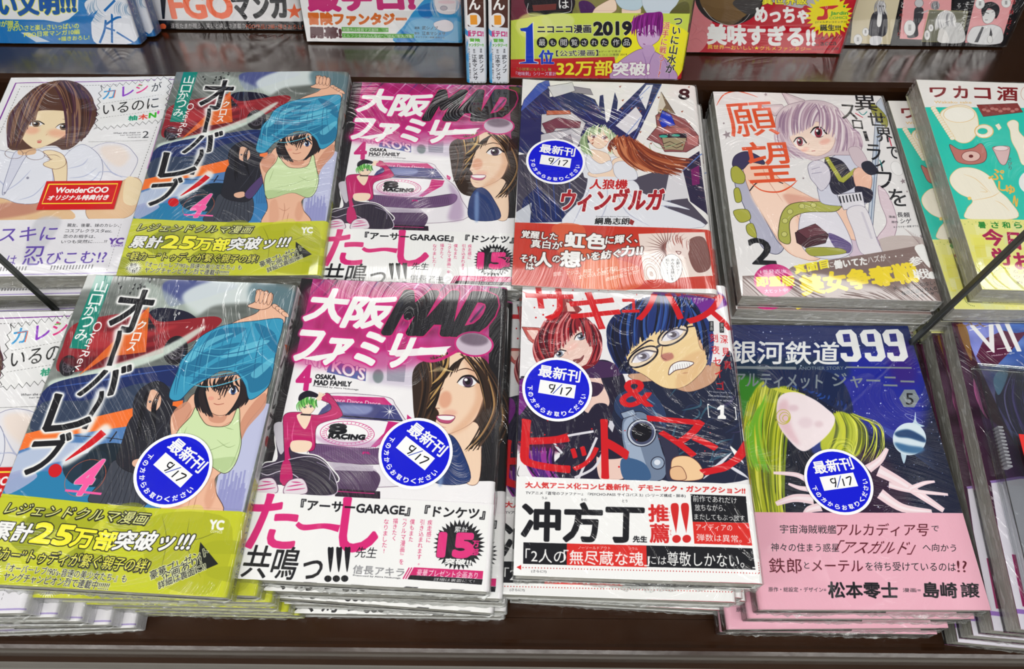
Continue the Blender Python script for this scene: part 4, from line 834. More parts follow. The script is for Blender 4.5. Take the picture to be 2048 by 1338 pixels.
@cover
def office_cover():
    c = Canvas([(20, 160), (345, 172), (250, 552), (-147, 545)], CW, CH, (242, 241, 243), 8).at(0, 150, 3.263)
    PU = (120, 22, 150)
    c.line([(-440, 1270), (95, 68), (1105, 90), (800, 1230)], 11, PU, sm=False)
    c.poly([(1085, 92), (1110, 92), (960, 640), (930, 640)], (214, 110, 214), .6)
    c.dash([(-320, 1100), (125, 92), (1070, 112), (985, 375)], 3, (60, 60, 60), 10, 8); c.dash([(0, 345), (600, 360)], 2, (120, 120, 120), 12, 8); c.dash([(985, 378), (870, 720)], 3, (60, 60, 60), 10, 8)
    c.line([(560, 455), (930, 462)], 2, (90, 90, 90))
    # the reclining figure in a white shirt
    SK = (248, 226, 186); SD = (232, 190, 150); LN = (120, 76, 60); SH = (236, 238, 248); SS = (186, 192, 222)
    c.poly([(500, 560), (640, 470), (780, 480), (850, 540), (870, 600), (800, 720), (740, 750), (620, 740), (520, 700)], (240, 238, 244), 1, True, line=(120, 120, 160), lw=3)
    c.poly([(640, 490), (760, 490), (820, 560), (760, 620), (660, 560)], (250, 230, 214), .7, True, blur=12)
    c.poly([(720, 740), (850, 690), (905, 740), (880, 850), (820, 940), (600, 960), (560, 860)], (240, 200, 158), 1, True, line=LN, lw=2); c.poly([(800, 700), (850, 690), (905, 740), (870, 860), (790, 840)], SK, 1, True)
    c.poly([(-400, 900), (-100, 760), (200, 800), (420, 860), (420, 960), (-400, 1000)], (236, 196, 150), 1, True); c.poly([(-200, 870), (100, 820), (300, 850), (200, 900), (-100, 930)], (196, 130, 110), .8, True, blur=8)
    c.poly([(-300, 560), (-100, 480), (60, 500), (150, 520), (300, 480), (430, 500), (560, 560), (540, 700), (420, 700), (350, 760), (250, 830), (120, 830), (0, 790), (-200, 800)], SH, 1, True, line=(110, 114, 150), lw=3)
    c.poly([(400, 560), (520, 470), (640, 560), (640, 700), (520, 760), (400, 740)], SH, 1, True, line=(110, 114, 150), lw=3)
    c.lines([[(430, 620), (520, 600), (560, 560)], [(440, 680), (540, 670), (620, 620)], [(520, 740), (600, 690), (640, 640)], [(200, 620), (120, 700), (20, 760)], [(300, 700), (220, 780), (120, 810)], [(-60, 640), (20, 700), (40, 760)], [(640, 560), (720, 660), (820, 690)], [(620, 650), (700, 650), (780, 690)], [(330, 600), (340, 700), (280, 780)]], 8, SS, .9)
    c.poly([(100, 500), (190, 500), (150, 560), (40, 760), (20, 740), (60, 600)], (222, 224, 240), 1, True, line=(110, 114, 150), lw=3); c.ell((180, 670), 9, 8, (150, 150, 170)); c.ell((35, 760), 8, 7, (150, 150, 170))
    c.poly([(330, 560), (420, 560), (425, 740), (400, 830), (340, 860), (350, 700)], SK, 1, True, line=LN, lw=3)
    c.poly([(275, 505), (330, 500), (400, 530), (420, 590), (360, 620), (290, 600), (280, 580), (320, 560), (300, 530)], SK, 1, True, line=LN, lw=3); c.lines([[(290, 530), (350, 530), (390, 550)], [(300, 560), (340, 555)]], 3, LN)
    c.poly([(320, 800), (400, 780), (440, 800), (420, 870), (320, 860)], SH, 1, True, line=(110, 114, 150), lw=3)
    # head
    c.poly([(130, 470), (220, 480), (220, 520), (120, 520)], SD, 1, True)
    HR = (92, 60, 48)
    c.poly([(60, 320), (140, 170), (240, 90), (380, 62), (500, 90), (580, 180), (585, 280), (540, 400), (470, 480), (400, 500), (330, 470), (80, 490), (50, 400)], HR, 1, True)
    c.poly([(140, 330), (230, 250), (440, 260), (500, 300), (440, 380), (360, 440), (240, 485), (180, 460), (130, 400)], SK, 1, True, line=LN, lw=2)
    c.ell((370, 395), 70, 26, (244, 170, 140), .7, 8, blur=14); c.ell((200, 370), 50, 24, (244, 170, 140), .7, 0, blur=12)
    eye(c, 225, 330, 90, 36, (110, 84, 60)); eye(c, 400, 355, 92, 40, (110, 84, 60)); c.line([(235, 438), (255, 432), (265, 440)], 4, (190, 100, 90)); c.ell((250, 445), 14, 7, (220, 120, 110)); c.line([(300, 395), (290, 405)], 3, (200, 140, 110)); c.line([(390, 305), (450, 312)], 4, HR, taper=2)
    HC = [(92, 60, 48), (124, 86, 66), (64, 38, 34), (150, 112, 88), (78, 44, 60)]
    c.strands([(330, 70), (480, 90), (580, 200)], [(420, 490), (520, 440), (560, 380)], 50, 22, HC, -.14, 8); c.strands([(330, 66), (420, 70)], [(420, 240), (480, 300)], 14, 18, HC, -.1)
    c.strands([(380, 66), (240, 90), (130, 190)], [(230, 290), (110, 420), (60, 470)], 54, 22, HC, .14, 8); c.strands([(240, 250), (180, 260)], [(130, 440), (90, 490)], 14, 9, HC, .05)
    c.ell((90, 512), 58, 32, None, line=(110, 84, 80), lw=3, rot=6); c.ell((225, 525), 60, 32, None, line=(110, 84, 80), lw=3, rot=6); c.line([(146, 512), (168, 510)], 3, (110, 84, 80)); c.line([(285, 530), (330, 560)], 3, (110, 84, 80))
    # title box
    def zig(pts, n, amp):
        out = []
        for a_, b_, k_ in zip(pts[:-1], pts[1:], n):
            for i in range(k_):
                t = i/k_; d = (b_[0]-a_[0], b_[1]-a_[1]); L_ = math.hypot(*d); s_ = amp*(1 if i % 2 else -1)
                out.append((a_[0]+d[0]*t-d[1]/L_*s_, a_[1]+d[1]*t+d[0]/L_*s_))
        return out+[out[0]]
    z = zig([(630, 115), (1060, 75), (1035, 340), (600, 378), (630, 115)], (22, 14, 22, 14), 10)
    c.poly(z[:-1], (243, 243, 243)); c.line(z, 4, (40, 40, 40), sm=False)
    c.dash([(645, 218), (1030, 178)], 2, (60, 60, 60), 10, 8); c.dash([(630, 308), (1030, 272)], 2, (60, 60, 60), 10, 8)
    c.text('カ', (652, 128), (725, 122), (642, 192), (60, 160, 220), bold=2.5); c.line([(668, 145), (722, 140), (712, 185)], 7, (236, 110, 80), sm=False)
    c.text('レ', (765, 120), (835, 115), (765, 180), (146, 60, 200), bold=2.5); c.text('シ', (852, 108), (925, 103), (848, 165), (234, 60, 140), bold=2.5); c.line([(858, 118), (890, 116)], 7, (100, 190, 60)); c.text('が', (950, 105), (1010, 100), (945, 160), (40, 40, 40), bold=1)
    c.text('いるのに', (648, 225), (995, 195), (645, 290), (40, 40, 40), bold=1)
    c.text('柚', (808, 303), (862, 301), (806, 333), (20, 160, 120), bold=3); c.text('木', (872, 298), (928, 296), (870, 330), (236, 80, 60), bold=3); c.text("N", (938, 292), (980, 290), (936, 322), (60, 190, 40), bold=4); c.text("'", (988, 282), (1000, 281), (986, 300), (220, 60, 180), bold=2)
    for k, t_ in enumerate(('When she cheat on', 'her boyfriend', 'YUZUKI N')): c.text(t_, (715+k*45, 402+k*16), (885, 404+k*16), (714+k*45, 412+k*16-k*2), BK, bold=.3)
    c.text('2', (900, 403), (940, 403), (896, 445), BK, bold=.3)
    # band
    c.poly([(-340, 930), (300, 940), (820, 950), (1000, 955), (900, 1300), (-500, 1300)], (238, 236, 242)); c.poly([(240, 940), (400, 945), (300, 1120), (200, 1240), (160, 1180)], (206, 206, 214), .8, True, blur=8)
    VI = (86, 52, 170)
    c.text('コスプレ', (-440, 1000), (-10, 985), (-460, 1080), VI, bold=1); c.text('スキに', (20, 985), (385, 985), (-5, 1075), VI, bold=1.5); c.text('彼女の隣に「私」は', (-520, 1150), (125, 1160), (-540, 1225), VI, bold=1); c.text('忍', (170, 1110), (305, 1112), (150, 1230), VI, bold=1.5); c.text('びこむ!?', (320, 1150), (700, 1150), (300, 1230), VI, bold=1.5)
    for k, t_ in enumerate(('親友、後輩、妹のカレシ、', 'コスプレクラスタetc.', '恋のお相手は、', 'いつも突然に……!?')): c.text(t_, (440-k*12, 970+k*35), (770-[0, 45, 150, 75][k], 982+k*33), (436-k*12, 992+k*35), BK, bold=.5)
    c.text('YC', (710, 1075), (800, 1075), (700, 1110), (90, 40, 160), bold=4); c.text('COMICS', (720, 1116), (795, 1116), (718, 1128), (90, 40, 160), bold=1.2)
    for k in range(14): c.line([(345+k*20, 1238), (336+k*20, 1265)], 7, (90, 90, 96), sm=False)
    for k in range(20): c.line([(-200+k*20, 1238), (-209+k*20, 1265)], 7, (90, 90, 96), sm=False)
    c.dash([(780, 985), (700, 1275), (600, 1275)], 2, (90, 90, 96), 10, 8); c.line([(-560, 1285), (900, 1296)], 8, (176, 160, 214))
    return c

@cover
def bonus_sticker():
    c = Canvas([(0, 0), (148, 0), (148, 62), (0, 62)], 444, 212, (214, 22, 28), 8)
    c.line([(7, 7), (141, 7), (141, 49), (7, 49), (7, 6)], 3, (250, 220, 60), sm=False)
    c.text('WonderGOO', (24, 14), (126, 14), (24, 26), WH, bold=.9); c.text('オリジナル特典付き', (16, 31), (132, 31), (14, 42), WH, bold=.8)
    return c

@cover
def gunman_cover():
    c = Canvas([(1046, 555), (1448, 570), (1526, 1174), (1031, 1149)], CW, CH, (240, 238, 240), 9).at(1020, 545, 3.225)
    DK = (34, 28, 52)
    # purple smoke
    c.poly([(900, 150), (1000, 70), (1180, 40), (1300, 110), (1390, 200), (1200, 260), (1000, 260)], (120, 44, 150), 1, True, blur=4)
    c.poly([(1080, 90), (1280, 100), (1380, 160), (1300, 170), (1160, 150)], (86, 28, 120), .8, True, blur=5)
    # left figure in the dark open coat
    c.poly([(60, 700), (130, 660), (260, 640), (480, 640), (560, 560), (660, 580), (740, 700), (760, 1000), (740, 1338), (200, 1338), (330, 1160), (60, 1100)], DK, 1, True)
    c.poly([(60, 700), (140, 670), (160, 760), (80, 900), (60, 880)], (120, 30, 130), 1, True); c.poly([(60, 1080), (280, 1080), (360, 1120), (200, 1200), (80, 1160)], (100, 26, 70), .6, True, blur=6)
    c.strands([(80, 1100), (300, 1130)], [(180, 1338), (340, 1338)], 14, 22, [(80, 20, 120), (40, 14, 60), (150, 50, 150)], .1)
    SK = (240, 206, 194); SD = (216, 168, 160)
    c.poly([(400, 600), (540, 600), (600, 720), (640, 830), (600, 880), (500, 900), (440, 820), (400, 720)], SK, 1, True); c.poly([(480, 700), (600, 720), (560, 790), (470, 780)], (60, 36, 66), 1, True); c.poly([(540, 850), (630, 860), (560, 1000), (470, 1000)], DK, 1, True)
    c.poly([(580, 1150), (720, 1160), (745, 1300), (700, 1338), (590, 1338), (560, 1230)], SK, 1, True); c.poly([(560, 1160), (760, 1120), (740, 1190), (600, 1200)], DK, 1, True)
    for p in ([(540, 1020), (300, 1070), (340, 1160)], [(560, 1060), (440, 1338)], [(600, 1160), (540, 1260), (420, 1320)]): c.line(p, 16, (226, 224, 232))
    c.poly([(640, 950), (680, 960), (660, 1030), (630, 990)], (210, 210, 220), 1, line=BK); c.lines([[(60, 1160), (200, 1080), (340, 1130)], [(70, 1240), (60, 1300), (120, 1338)], [(240, 1338), (330, 1250), (380, 1160)]], 5, BK)
    c.poly([(480, 590), (560, 560), (720, 600), (700, 660), (500, 670)], (70, 40, 84), 1, True)
    # left head
    c.poly([(80, 340), (190, 345), (260, 400), (180, 470), (120, 420)], (196, 90, 84), 1, line=(90, 30, 34), lw=3); c.poly([(110, 360), (180, 360), (200, 420), (150, 420)], (246, 210, 200))
    c.poly([(330, 160), (380, 150), (460, 230), (400, 280), (320, 240)], (150, 60, 60), 1, line=(90, 30, 34), lw=3); c.poly([(360, 180), (390, 190), (420, 240), (370, 240)], (240, 200, 190))
    HR = (130, 24, 38)
    c.poly([(165, 440), (230, 300), (360, 240), (500, 290), (580, 420), (570, 560), (480, 620), (350, 630), (220, 590), (160, 500)], HR, 1, True)
    c.poly([(260, 440), (400, 340), (500, 370), (560, 500), (530, 560), (430, 610), (370, 600), (290, 540)], SK, 1, True, line=(120, 60, 60), lw=2)
    eye(c, 455, 405, 86, 46, (120, 130, 150), rot=-.35); eye(c, 318, 515, 80, 44, (120, 130, 150), rot=-.5)
    c.poly([(408, 555), (450, 545), (475, 525), (460, 560), (425, 578)], (120, 40, 40), 1, True, line=(110, 40, 50), lw=3); c.line([(368, 500), (375, 520)], 3, (190, 130, 120)); c.ell((400, 470), 40, 20, (250, 190, 180), .5, -30, blur=8)
    HC = [(150, 30, 44), (96, 14, 30), (190, 66, 70), (60, 10, 26), (220, 130, 130)]
    c.strands([(230, 300), (360, 245), (450, 265)], [(190, 560), (290, 520), (440, 360)], 60, 20, HC, .1, 8); c.strands([(420, 250), (540, 330)], [(470, 400), (580, 560)], 26, 20, HC, -.12, 8)
    c.strands([(180, 400), (220, 330)], [(190, 590), (300, 600)], 22, 18, HC, .14, 8); c.strands([(540, 360), (580, 440)], [(480, 600), (560, 560)], 14, 14, HC, -.1)
    # right figure: man in glasses and dark jacket
    SK = (244, 214, 160); SD = (206, 158, 120)
    c.poly([(850, 700), (1280, 640), (1420, 520), (1500, 1100), (1540, 1338), (960, 1338), (680, 1000), (670, 860), (720, 740)], (30, 36, 62), 1, True)
    for k in range(30):
        x, y = c.rng.uniform(900, 1480), c.rng.uniform(780, 1300); c.line([(x, y), (x+c.rng.uniform(30, 120), y-c.rng.uniform(20, 120)), (x+c.rng.uniform(80, 160), y-c.rng.uniform(60, 160))], c.rng.uniform(6, 20), c.rng.choice([(56, 84, 130), (20, 24, 44), (70, 60, 100), (60, 110, 130), (40, 50, 84)]), .7, taper=2)
    c.poly([(820, 620), (900, 600), (1100, 760), (1290, 620), (1320, 690), (1100, 800), (960, 760)], (240, 234, 236), .0)
    c.poly([(790, 640), (1300, 580), (1310, 700), (1160, 770), (1050, 745), (960, 700), (820, 700)], (206, 160, 130), 1, True, line=(60, 40, 50), lw=3)
    c.poly([(620, 420), (640, 300), (760, 200), (950, 140), (1160, 180), (1240, 320), (1270, 560), (1240, 600), (760, 650), (690, 600)], (28, 38, 84), 1, True)
    c.poly([(740, 470), (860, 400), (1080, 320), (1180, 300), (1240, 440), (1260, 580), (1180, 690), (1090, 745), (980, 740), (860, 660), (770, 600)], SK, 1, True, line=(80, 50, 44), lw=3)
    c.poly([(1100, 560), (1250, 500), (1230, 620), (1130, 720), (1060, 740)], (232, 190, 140), .8, True, blur=8); c.poly([(1200, 380), (1250, 400), (1260, 500), (1215, 480)], (226, 180, 140), 1, True, line=(80, 50, 44))
    c.poly([(965, 530), (1030, 515), (1045, 550), (990, 570)], (190, 120, 110), .9, True, blur=3); c.line([(975, 470), (970, 540), (1000, 560)], 4, (110, 60, 60))
    c.poly([(1015, 660), (1030, 600), (1090, 570), (1175, 580), (1130, 615), (1060, 630)], (250, 250, 250), 1, True, line=(70, 30, 40), lw=5); 
    for k in range(8): c.line([(1040+k*15, 595-k*2), (1045+k*15, 640-k*5)], 2, (120, 100, 110))
    c.line([(1100, 650), (1140, 645)], 10, SD, taper=2)
    for (x, y, s_) in ((1040, 400, 1), (850, 540, 1)):
        eye(c, x, y, 150, 64, (150, 150, 170), rot=-.42); c.ell((x, y), 100, 48, (230, 225, 240), .35, -30)
        c.ell((x, y), 104, 52, None, line=(24, 20, 34), lw=12, rot=-30)
    c.line([(935, 480), (960, 465)], 16, (24, 20, 34)); c.line([(1125, 350), (1240, 330)], 10, (24, 20, 34)); c.line([(770, 520), (880, 440), (920, 440)], 12, (28, 24, 50), taper=2); c.line([(970, 420), (1040, 350), (1090, 340)], 12, (28, 24, 50), taper=2)
    HC = [(26, 34, 76), (16, 18, 40), (50, 86, 160), (34, 54, 120), (20, 24, 54)]
    c.strands([(680, 300), (800, 180), (960, 130)], [(700, 620), (760, 500), (900, 400)], 60, 26, HC, .08, 10); c.strands([(900, 140), (1150, 160)], [(880, 400), (1140, 330)], 40, 26, HC, -.1, 12)
    c.strands([(1100, 160), (1220, 260)], [(1180, 330), (1280, 600)], 24, 22, HC, -.1, 10); c.strands([(640, 360), (680, 300)], [(690, 600), (780, 660)], 22, 20, HC, .1, 10)
    # the pistol
    c.poly([(670, 880), (700, 780), (860, 740), (980, 860), (1000, 1000), (900, 1050), (760, 980)], (44, 62, 100), 1, True, line=BK); c.lines([[(700, 820), (820, 790), (930, 850)], [(900, 860), (960, 960), (960, 1020)]], 14, (110, 150, 180), .8)
    MT = (116, 132, 158)
    c.poly([(720, 960), (790, 900), (870, 910), (930, 1000), (980, 1160), (1010, 1250), (980, 1338), (860, 1338), (740, 1160)], MT, 1, True, line=(20, 20, 40), lw=5); c.poly([(930, 960), (1060, 1100), (1100, 1338), (1010, 1338), (990, 1180)], (50, 50, 74), 1, True)
    c.poly([(710, 905), (790, 880), (810, 915), (730, 940)], (150, 166, 190), 1, line=(20, 20, 40), lw=4)
    c.poly([(730, 980), (780, 930), (800, 1000), (860, 1200), (900, 1338), (840, 1338), (750, 1140)], (166, 182, 206), .9, True)
    c.ell((845, 1035), 92, 88, (196, 204, 218), line=(24, 24, 44), lw=6); c.ell((848, 1035), 78, 76, (70, 76, 106)); c.ell((845, 1032), 64, 62, (14, 12, 24)); c.ell((948, 1232), 42, 40, (150, 166, 190), line=(24, 24, 44), lw=5); c.ell((945, 1228), 20, 18, (226, 232, 244))
    c.poly([(720, 1200), (860, 1230), (900, 1338), (740, 1338)], (60, 96, 140), 1, True)
    SK = (246, 206, 160)
    c.poly([(1040, 1210), (1140, 1190), (1220, 1250), (1230, 1338), (1060, 1338)], SK, 1, True, line=(110, 60, 50), lw=4); c.poly([(1030, 1270), (1100, 1260), (1130, 1338), (1040, 1338)], (236, 190, 146), 1, True, line=(110, 60, 50), lw=4)
    for p in ([(1240, 1338), (1420, 1170)], [(1380, 1240), (1540, 1338)], [(1410, 1130), (1500, 1240)]): c.line(p, 22, (226, 226, 236), taper=2)
    c.poly([(1410, 1120), (1500, 1200), (1450, 1210)], WH)
    # title
    RD = (214, 24, 34)
    for t_, a_, b_, d_, bd in (('サ', (95, 70), (390, 80), (130, 290), 6), ('キ', (375, 115), (690, 125), (400, 350), 6), ('ュ', (705, 165), (810, 165), (720, 250), 5), ('バ', (820, 100), (1130, 95), (810, 300), 6), ('ス', (1105, 100), (1395, 150), (1130, 320), 6), ('ヒ', (90, 940), (400, 1000), (75, 1230), 9), ('ッ', (400, 1120), (570, 1120), (380, 1270), 6), ('ト', (590, 950), (750, 960), (600, 1320), 11), ('マ', (880, 925), (1240, 960), (930, 1170), 6), ('ン', (1150, 1060), (1510, 1060), (1230, 1310), 7)):
        c.text(t_, a_, b_, d_, RD, bold=bd)
    c.line([(60, 1085), (200, 1080), (380, 1030)], 14, RD, taper=2); c.line([(80, 110), (200, 150), (400, 130)], 18, RD, taper=2); c.line([(1240, 1300), (1400, 1260), (1510, 1090)], 34, RD, taper=[.3, 1, .5])
    for k in range(40):
        x, y = c.rng.uniform(60, 1400), c.rng.choice([c.rng.uniform(50, 360), c.rng.uniform(930, 1330)]); c.ell((x, y), c.rng.uniform(2, 6), c.rng.uniform(2, 6), RD)
    c.text('&', (705, 690), (915, 690), (705, 865), RD, bold=5)
    for k, ch in enumerate('Succubus & Hitman'):
        if ch != ' ': c.text(ch, (158+k*66, 58+k*2), (170+k*66, 58+k*2), (158+k*66, 74+k*2), BK)
    for t_, x, y in (('漫画', 1272, 310), ('原作', 1338, 320)): c.poly([(x, y), (x+28, y), (x+30, y+66), (x+2, y+66)], BK); c.text(t_, (x+5, y+5), (x+23, y+5), (x+7, y+60), WH, v=True)
    for i, ch in enumerate('刻夜セイゴ'): c.text(ch, (1275+i*11, 390+i*78), (1325+i*11, 393+i*78), (1280+i*11, 445+i*78), RD, bold=1.5)
    for i, ch in enumerate('深見真'): c.text(ch, (1342+i*12, 400+i*84), (1390+i*12, 403+i*84), (1346+i*12, 455+i*84), RD, bold=1.5)
    for k, t_ in enumerate(('Presented by', 'FUKAMI MAKOTO', 'KOKUYA SEIGO')): c.text(t_, (1275-k*4, 765+k*26), (1425, 775+k*26), (1275-k*4, 775+k*26), WH, bold=.5)
    c.poly([(1348, 858), (1372, 860), (1370, 920), (1384, 934), (1382, 950), (1330, 948), (1330, 932), (1346, 922), (1347, 888), (1328, 890), (1326, 878)], WH); c.text('[', (1262, 850), (1276, 850), (1270, 940), WH, bold=0); c.text(']', (1432, 870), (1446, 870), (1440, 955), WH, bold=0)
    # band
    c.at(1030, 940, 4.016)
    c.poly([(-10, 40), (1895, 130), (2040, 1010), (-10, 880)], (248, 248, 247))
    c.text('大人気アニメ化コンビ最新作、デモニック・ガンアクション!!', (95, 85), (1838, 155), (95, 135), (214, 40, 40), bold=3)
    c.text('TVアニメ『蒼穹のファフナー』『PSYCHO-PASS サイコパス 3』(シリーズ構成・脚本)', (98, 162), (1362, 205), (98, 192), BK, bold=.8)
    c.text('うぶ', (225, 208), (268, 210), (225, 228), BK, bold=.3); c.text('かた', (535, 225), (582, 227), (535, 246), BK, bold=.3); c.text('とう', (862, 240), (902, 242), (862, 262), BK, bold=.3)
    c.text('冲方丁', (75, 250), (1030, 285), (70, 555), BK, bold=11); c.text('先生', (950, 535), (1060, 540), (948, 585), BK, bold=3)
    c.text('推', (1070, 285), (1222, 290), (1075, 420), (214, 40, 40), bold=6); c.text('薦', (1080, 440), (1230, 445), (1085, 590), (214, 40, 40), bold=5); c.text('すい', (1225, 345), (1240, 345), (1228, 385), (214, 40, 40), v=True); c.text('せん', (1238, 490), (1252, 490), (1240, 535), (214, 40, 40), v=True)
    for x in (1277, 1358): c.poly([(x-32, 310), (x, 275), (x+32, 310), (x+14, 500), (x+8, 500)], (214, 40, 40), 1, True); c.ell((x+16, 565), 34, 32, (214, 40, 40))
    c.poly([(1400, 205), (1845, 225), (1865, 440), (1420, 428)], BK); c.poly([(1420, 428), (1868, 442), (1898, 625), (1435, 605)], (222, 44, 38))
    for t_, a_, b_, d_ in (('「前作であれだけ', (1400, 212), (1770, 232), (1402, 265)), ('放ちながら、', (1435, 285), (1680, 292), (1437, 340)), ('またしてもぶっ放す', (1432, 362), (1835, 378), (1434, 412)), ('アイディアの', (1445, 445), (1735, 452), (1447, 500)), ('弾数は異常。」', (1452, 525), (1880, 545), (1454, 585))): c.text(t_, a_, b_, d_, WH, bold=1.2)
    c.poly([(82, 575), (1900, 648), (1925, 822), (80, 748)], BK); c.poly([(425, 588), (1055, 615), (1060, 790), (425, 762)], (222, 44, 38))
    c.text('「2人の', (100, 625), (420, 640), (98, 735), WH, bold=2); c.text('「無尽蔵な魂」', (400, 640), (1075, 668), (402, 755), WH, bold=2.5); c.text('には', (1075, 700), (1215, 706), (1072, 765), WH, bold=1.5); c.text('尊敬しかない。」', (1220, 665), (1930, 695), (1222, 780), WH, bold=2)
    c.text('ノーソールドアウト', (515, 610), (770, 618), (515, 635), WH, bold=.4); c.text('ソウル', (912, 625), (988, 628), (912, 648), WH, bold=.4)
    c.poly([(28, 775), (65, 757), (65, 797)], (214, 40, 40))
    for k in range(78): c.ell((80+k*24.3, 778+k*.95), 4.5, 4.5, (190, 40, 40))
    for k in range(5): c.ell((1952+k*2, 765+k*20), 4.5, 4.5, (190, 40, 40))
    c.text('(さらに!!)', (145, 797), (265, 802), (145, 822), BK, bold=.8); c.line([(0, 862), (700, 885)], 5, (190, 40, 60)); c.line([(900, 890), (1990, 938)], 6, (150, 20, 40))
    return c

@cover
def galaxy_cover():
    # night sky with golden nebula ribbons, a pale moon and a ringed globe
    c = Canvas([(1443, 647), (1816, 650), (1980, 1222), (1521, 1219)], CW, CH, (12, 22, 52), 10).at(1440, 640, 3.43)
    c.poly([(0, 0), (1300, 0), (1420, 600), (1000, 700), (700, 400), (0, 300)], (18, 40, 110), .8, True, blur=40)
    c.poly([(700, 300), (1300, 200), (1400, 700), (1150, 800), (900, 640)], (26, 34, 160), .9, True, blur=36); c.poly([(1150, 200), (1300, 150), (1350, 400), (1200, 420)], (60, 20, 120), .7, True, blur=30)
    c.poly([(100, 380), (330, 420), (330, 640), (200, 760), (150, 700)], (60, 150, 30), .9, True, blur=22); c.poly([(60, 250), (900, 250), (900, 380), (500, 380), (80, 360)], (16, 50, 60), .6, blur=20)
    c.poly([(850, 900), (1100, 900), (1300, 1300), (700, 1300)], (60, 20, 50), .7, True, blur=30)
    c.poly([(400, 880), (740, 850), (800, 1100), (600, 1338), (420, 1338)], (16, 22, 40), 1, True, blur=8); c.poly([(640, 780), (760, 740), (740, 900), (650, 900)], (24, 50, 140), .9, True, blur=8)
    for k in range(520):
        x, y = c.rng.uniform(60, 1560), c.rng.uniform(10, 1310); r = c.rng.choice([1.6, 2, 2.4, 3, 4.6]); c.ell((x, y), r, r, (225, 234, 255), c.rng.uniform(.6, 1))
    for k in range(40): c.line([(1000+k*4, 660+k*3), (1500, 930-40+k*4)], 1.6, (150, 180, 220), .35, taper=2)
    # nebula ribbons
    YL = [(206, 212, 44), (166, 178, 30), (228, 232, 90), (120, 140, 20), (190, 200, 50), (90, 100, 16)]
    c.poly([(330, 400), (480, 440), (420, 500), (370, 620), (430, 740), (400, 900), (350, 1060), (450, 1338), (250, 1338), (210, 1100), (240, 900), (180, 720), (230, 520)], (176, 186, 34), 1, True, blur=3)
    c.strands([(200, 560), (330, 400), (560, 450)], [(230, 1330), (300, 1338), (460, 1330)], 70, 13, YL, .06, 14); c.strands([(240, 640), (360, 480)], [(220, 1000), (380, 1040)], 20, 16, [(120, 190, 40), (170, 200, 50)], .1, 14)
    c.poly([(700, 830), (780, 640), (900, 620), (980, 700), (1000, 830), (930, 930), (760, 920)], (186, 196, 40), 1, True, blur=3)
    c.strands([(780, 620), (900, 620)], [(720, 900), (960, 920)], 26, 14, YL, -.18, 12); c.strands([(900, 620), (940, 650)], [(960, 960), (1100, 980)], 12, 7, YL, -.3, 10)
    for k in range(7): c.ell((840+k*6, 860+k*4), 90-k*12, 66-k*9, None, line=YL[k % 5], lw=4)
    c.line([(340, 430), (450, 470), (600, 500)], 40, (206, 210, 60), taper=2)
    # dark wedge cloud above
    c.poly([(340, 330), (700, 330), (860, 420), (920, 620), (800, 590), (640, 500), (480, 440), (350, 450)], (10, 30, 74), 1, True, blur=3); c.strands([(500, 420), (880, 600)], [(520, 440), (900, 560)], 18, 14, [(20, 50, 120), (10, 24, 60), (30, 70, 150)], .1, 16)
    # pale moon
    c.poly([(420, 520), (520, 480), (640, 520), (740, 590), (800, 660), (760, 760), (660, 850), (575, 885), (480, 800), (410, 680)], (246, 232, 236), 1, True, blur=2)
    c.poly([(420, 560), (480, 540), (500, 700), (560, 840), (480, 790), (415, 680)], (230, 190, 200), .8, True, blur=14); c.ell((600, 690), 50, 38, (234, 212, 220), .8, blur=10); c.ell((520, 590), 34, 22, (226, 196, 206), .8, blur=8); c.ell((690, 700), 30, 22, (226, 200, 208), .8, blur=8)
    for k in range(3): c.ell((450+k*8, 650+k*5), 48-k*14, 50-k*14, None, line=(196, 190, 70), lw=5)
    # pale comet trails
    for p, w in (([(1020, 1010), (1100, 950), (1150, 870)], 60), ([(1090, 1020), (1250, 1110), (1530, 1300)], 90), ([(1160, 1120), (1300, 1160), (1560, 1190)], 44), ([(1300, 1150), (1400, 1110), (1470, 1100)], 36), ([(1100, 1180), (1250, 1280), (1450, 1310)], 80), ([(640, 1110), (540, 1050), (380, 1035)], 46), ([(650, 1150), (560, 1140), (480, 1110)], 40), ([(650, 1220), (520, 1210), (395, 1250)], 70), ([(700, 1270), (620, 1290), (580, 1338)], 60)):
        c.line(p, w, (244, 216, 222), 1, taper=[1, .75, .4]); c.line(p, w*.4, (252, 240, 244), .8, taper=[1, .6, .2])
    # globe
    c.poly([(1325, 690), (1340, 620), (1350, 690), (1400, 720), (1270, 720)], (190, 214, 230), 1, True); c.poly([(1240, 890), (1262, 975), (1280, 900)], (190, 214, 230), 1, True)
    c.ell((1300, 806), 112, 112, (216, 232, 242)); c.poly([(1205, 760), (1290, 740), (1390, 790), (1405, 830), (1300, 800), (1220, 790)], (24, 66, 116), 1, True, blur=5); c.poly([(1200, 830), (1300, 850), (1400, 870), (1360, 905), (1250, 890)], (60, 110, 156), 1, True, blur=6)
    c.ell((1330, 665), 66, 14, None, line=(220, 230, 240), lw=2, rot=25)
    # lettering
    c.text('銀河鉄道', (95, 130), (830, 140), (90, 285), (238, 240, 240), bold=4); 
    for k in range(3):
        x = 800+k*150+(12 if k else 0); o_ = [(x+30, 60), (x+110, 56), (x+145, 90), (x+180, 245), (x+150, 276), (x+70, 275), (x+40, 245), (x+38, 215), (x+78, 215), (x+85, 238), (x+118, 240), (x+126, 222), (x+112, 172), (x+50, 172), (x+20, 145), (x+5, 90)]
        c.poly(o_, (238, 240, 240)); c.poly([(x+52, 88), (x+98, 86), (x+108, 140), (x+62, 142)], (30, 34, 130))
    GR = (128, 138, 144)
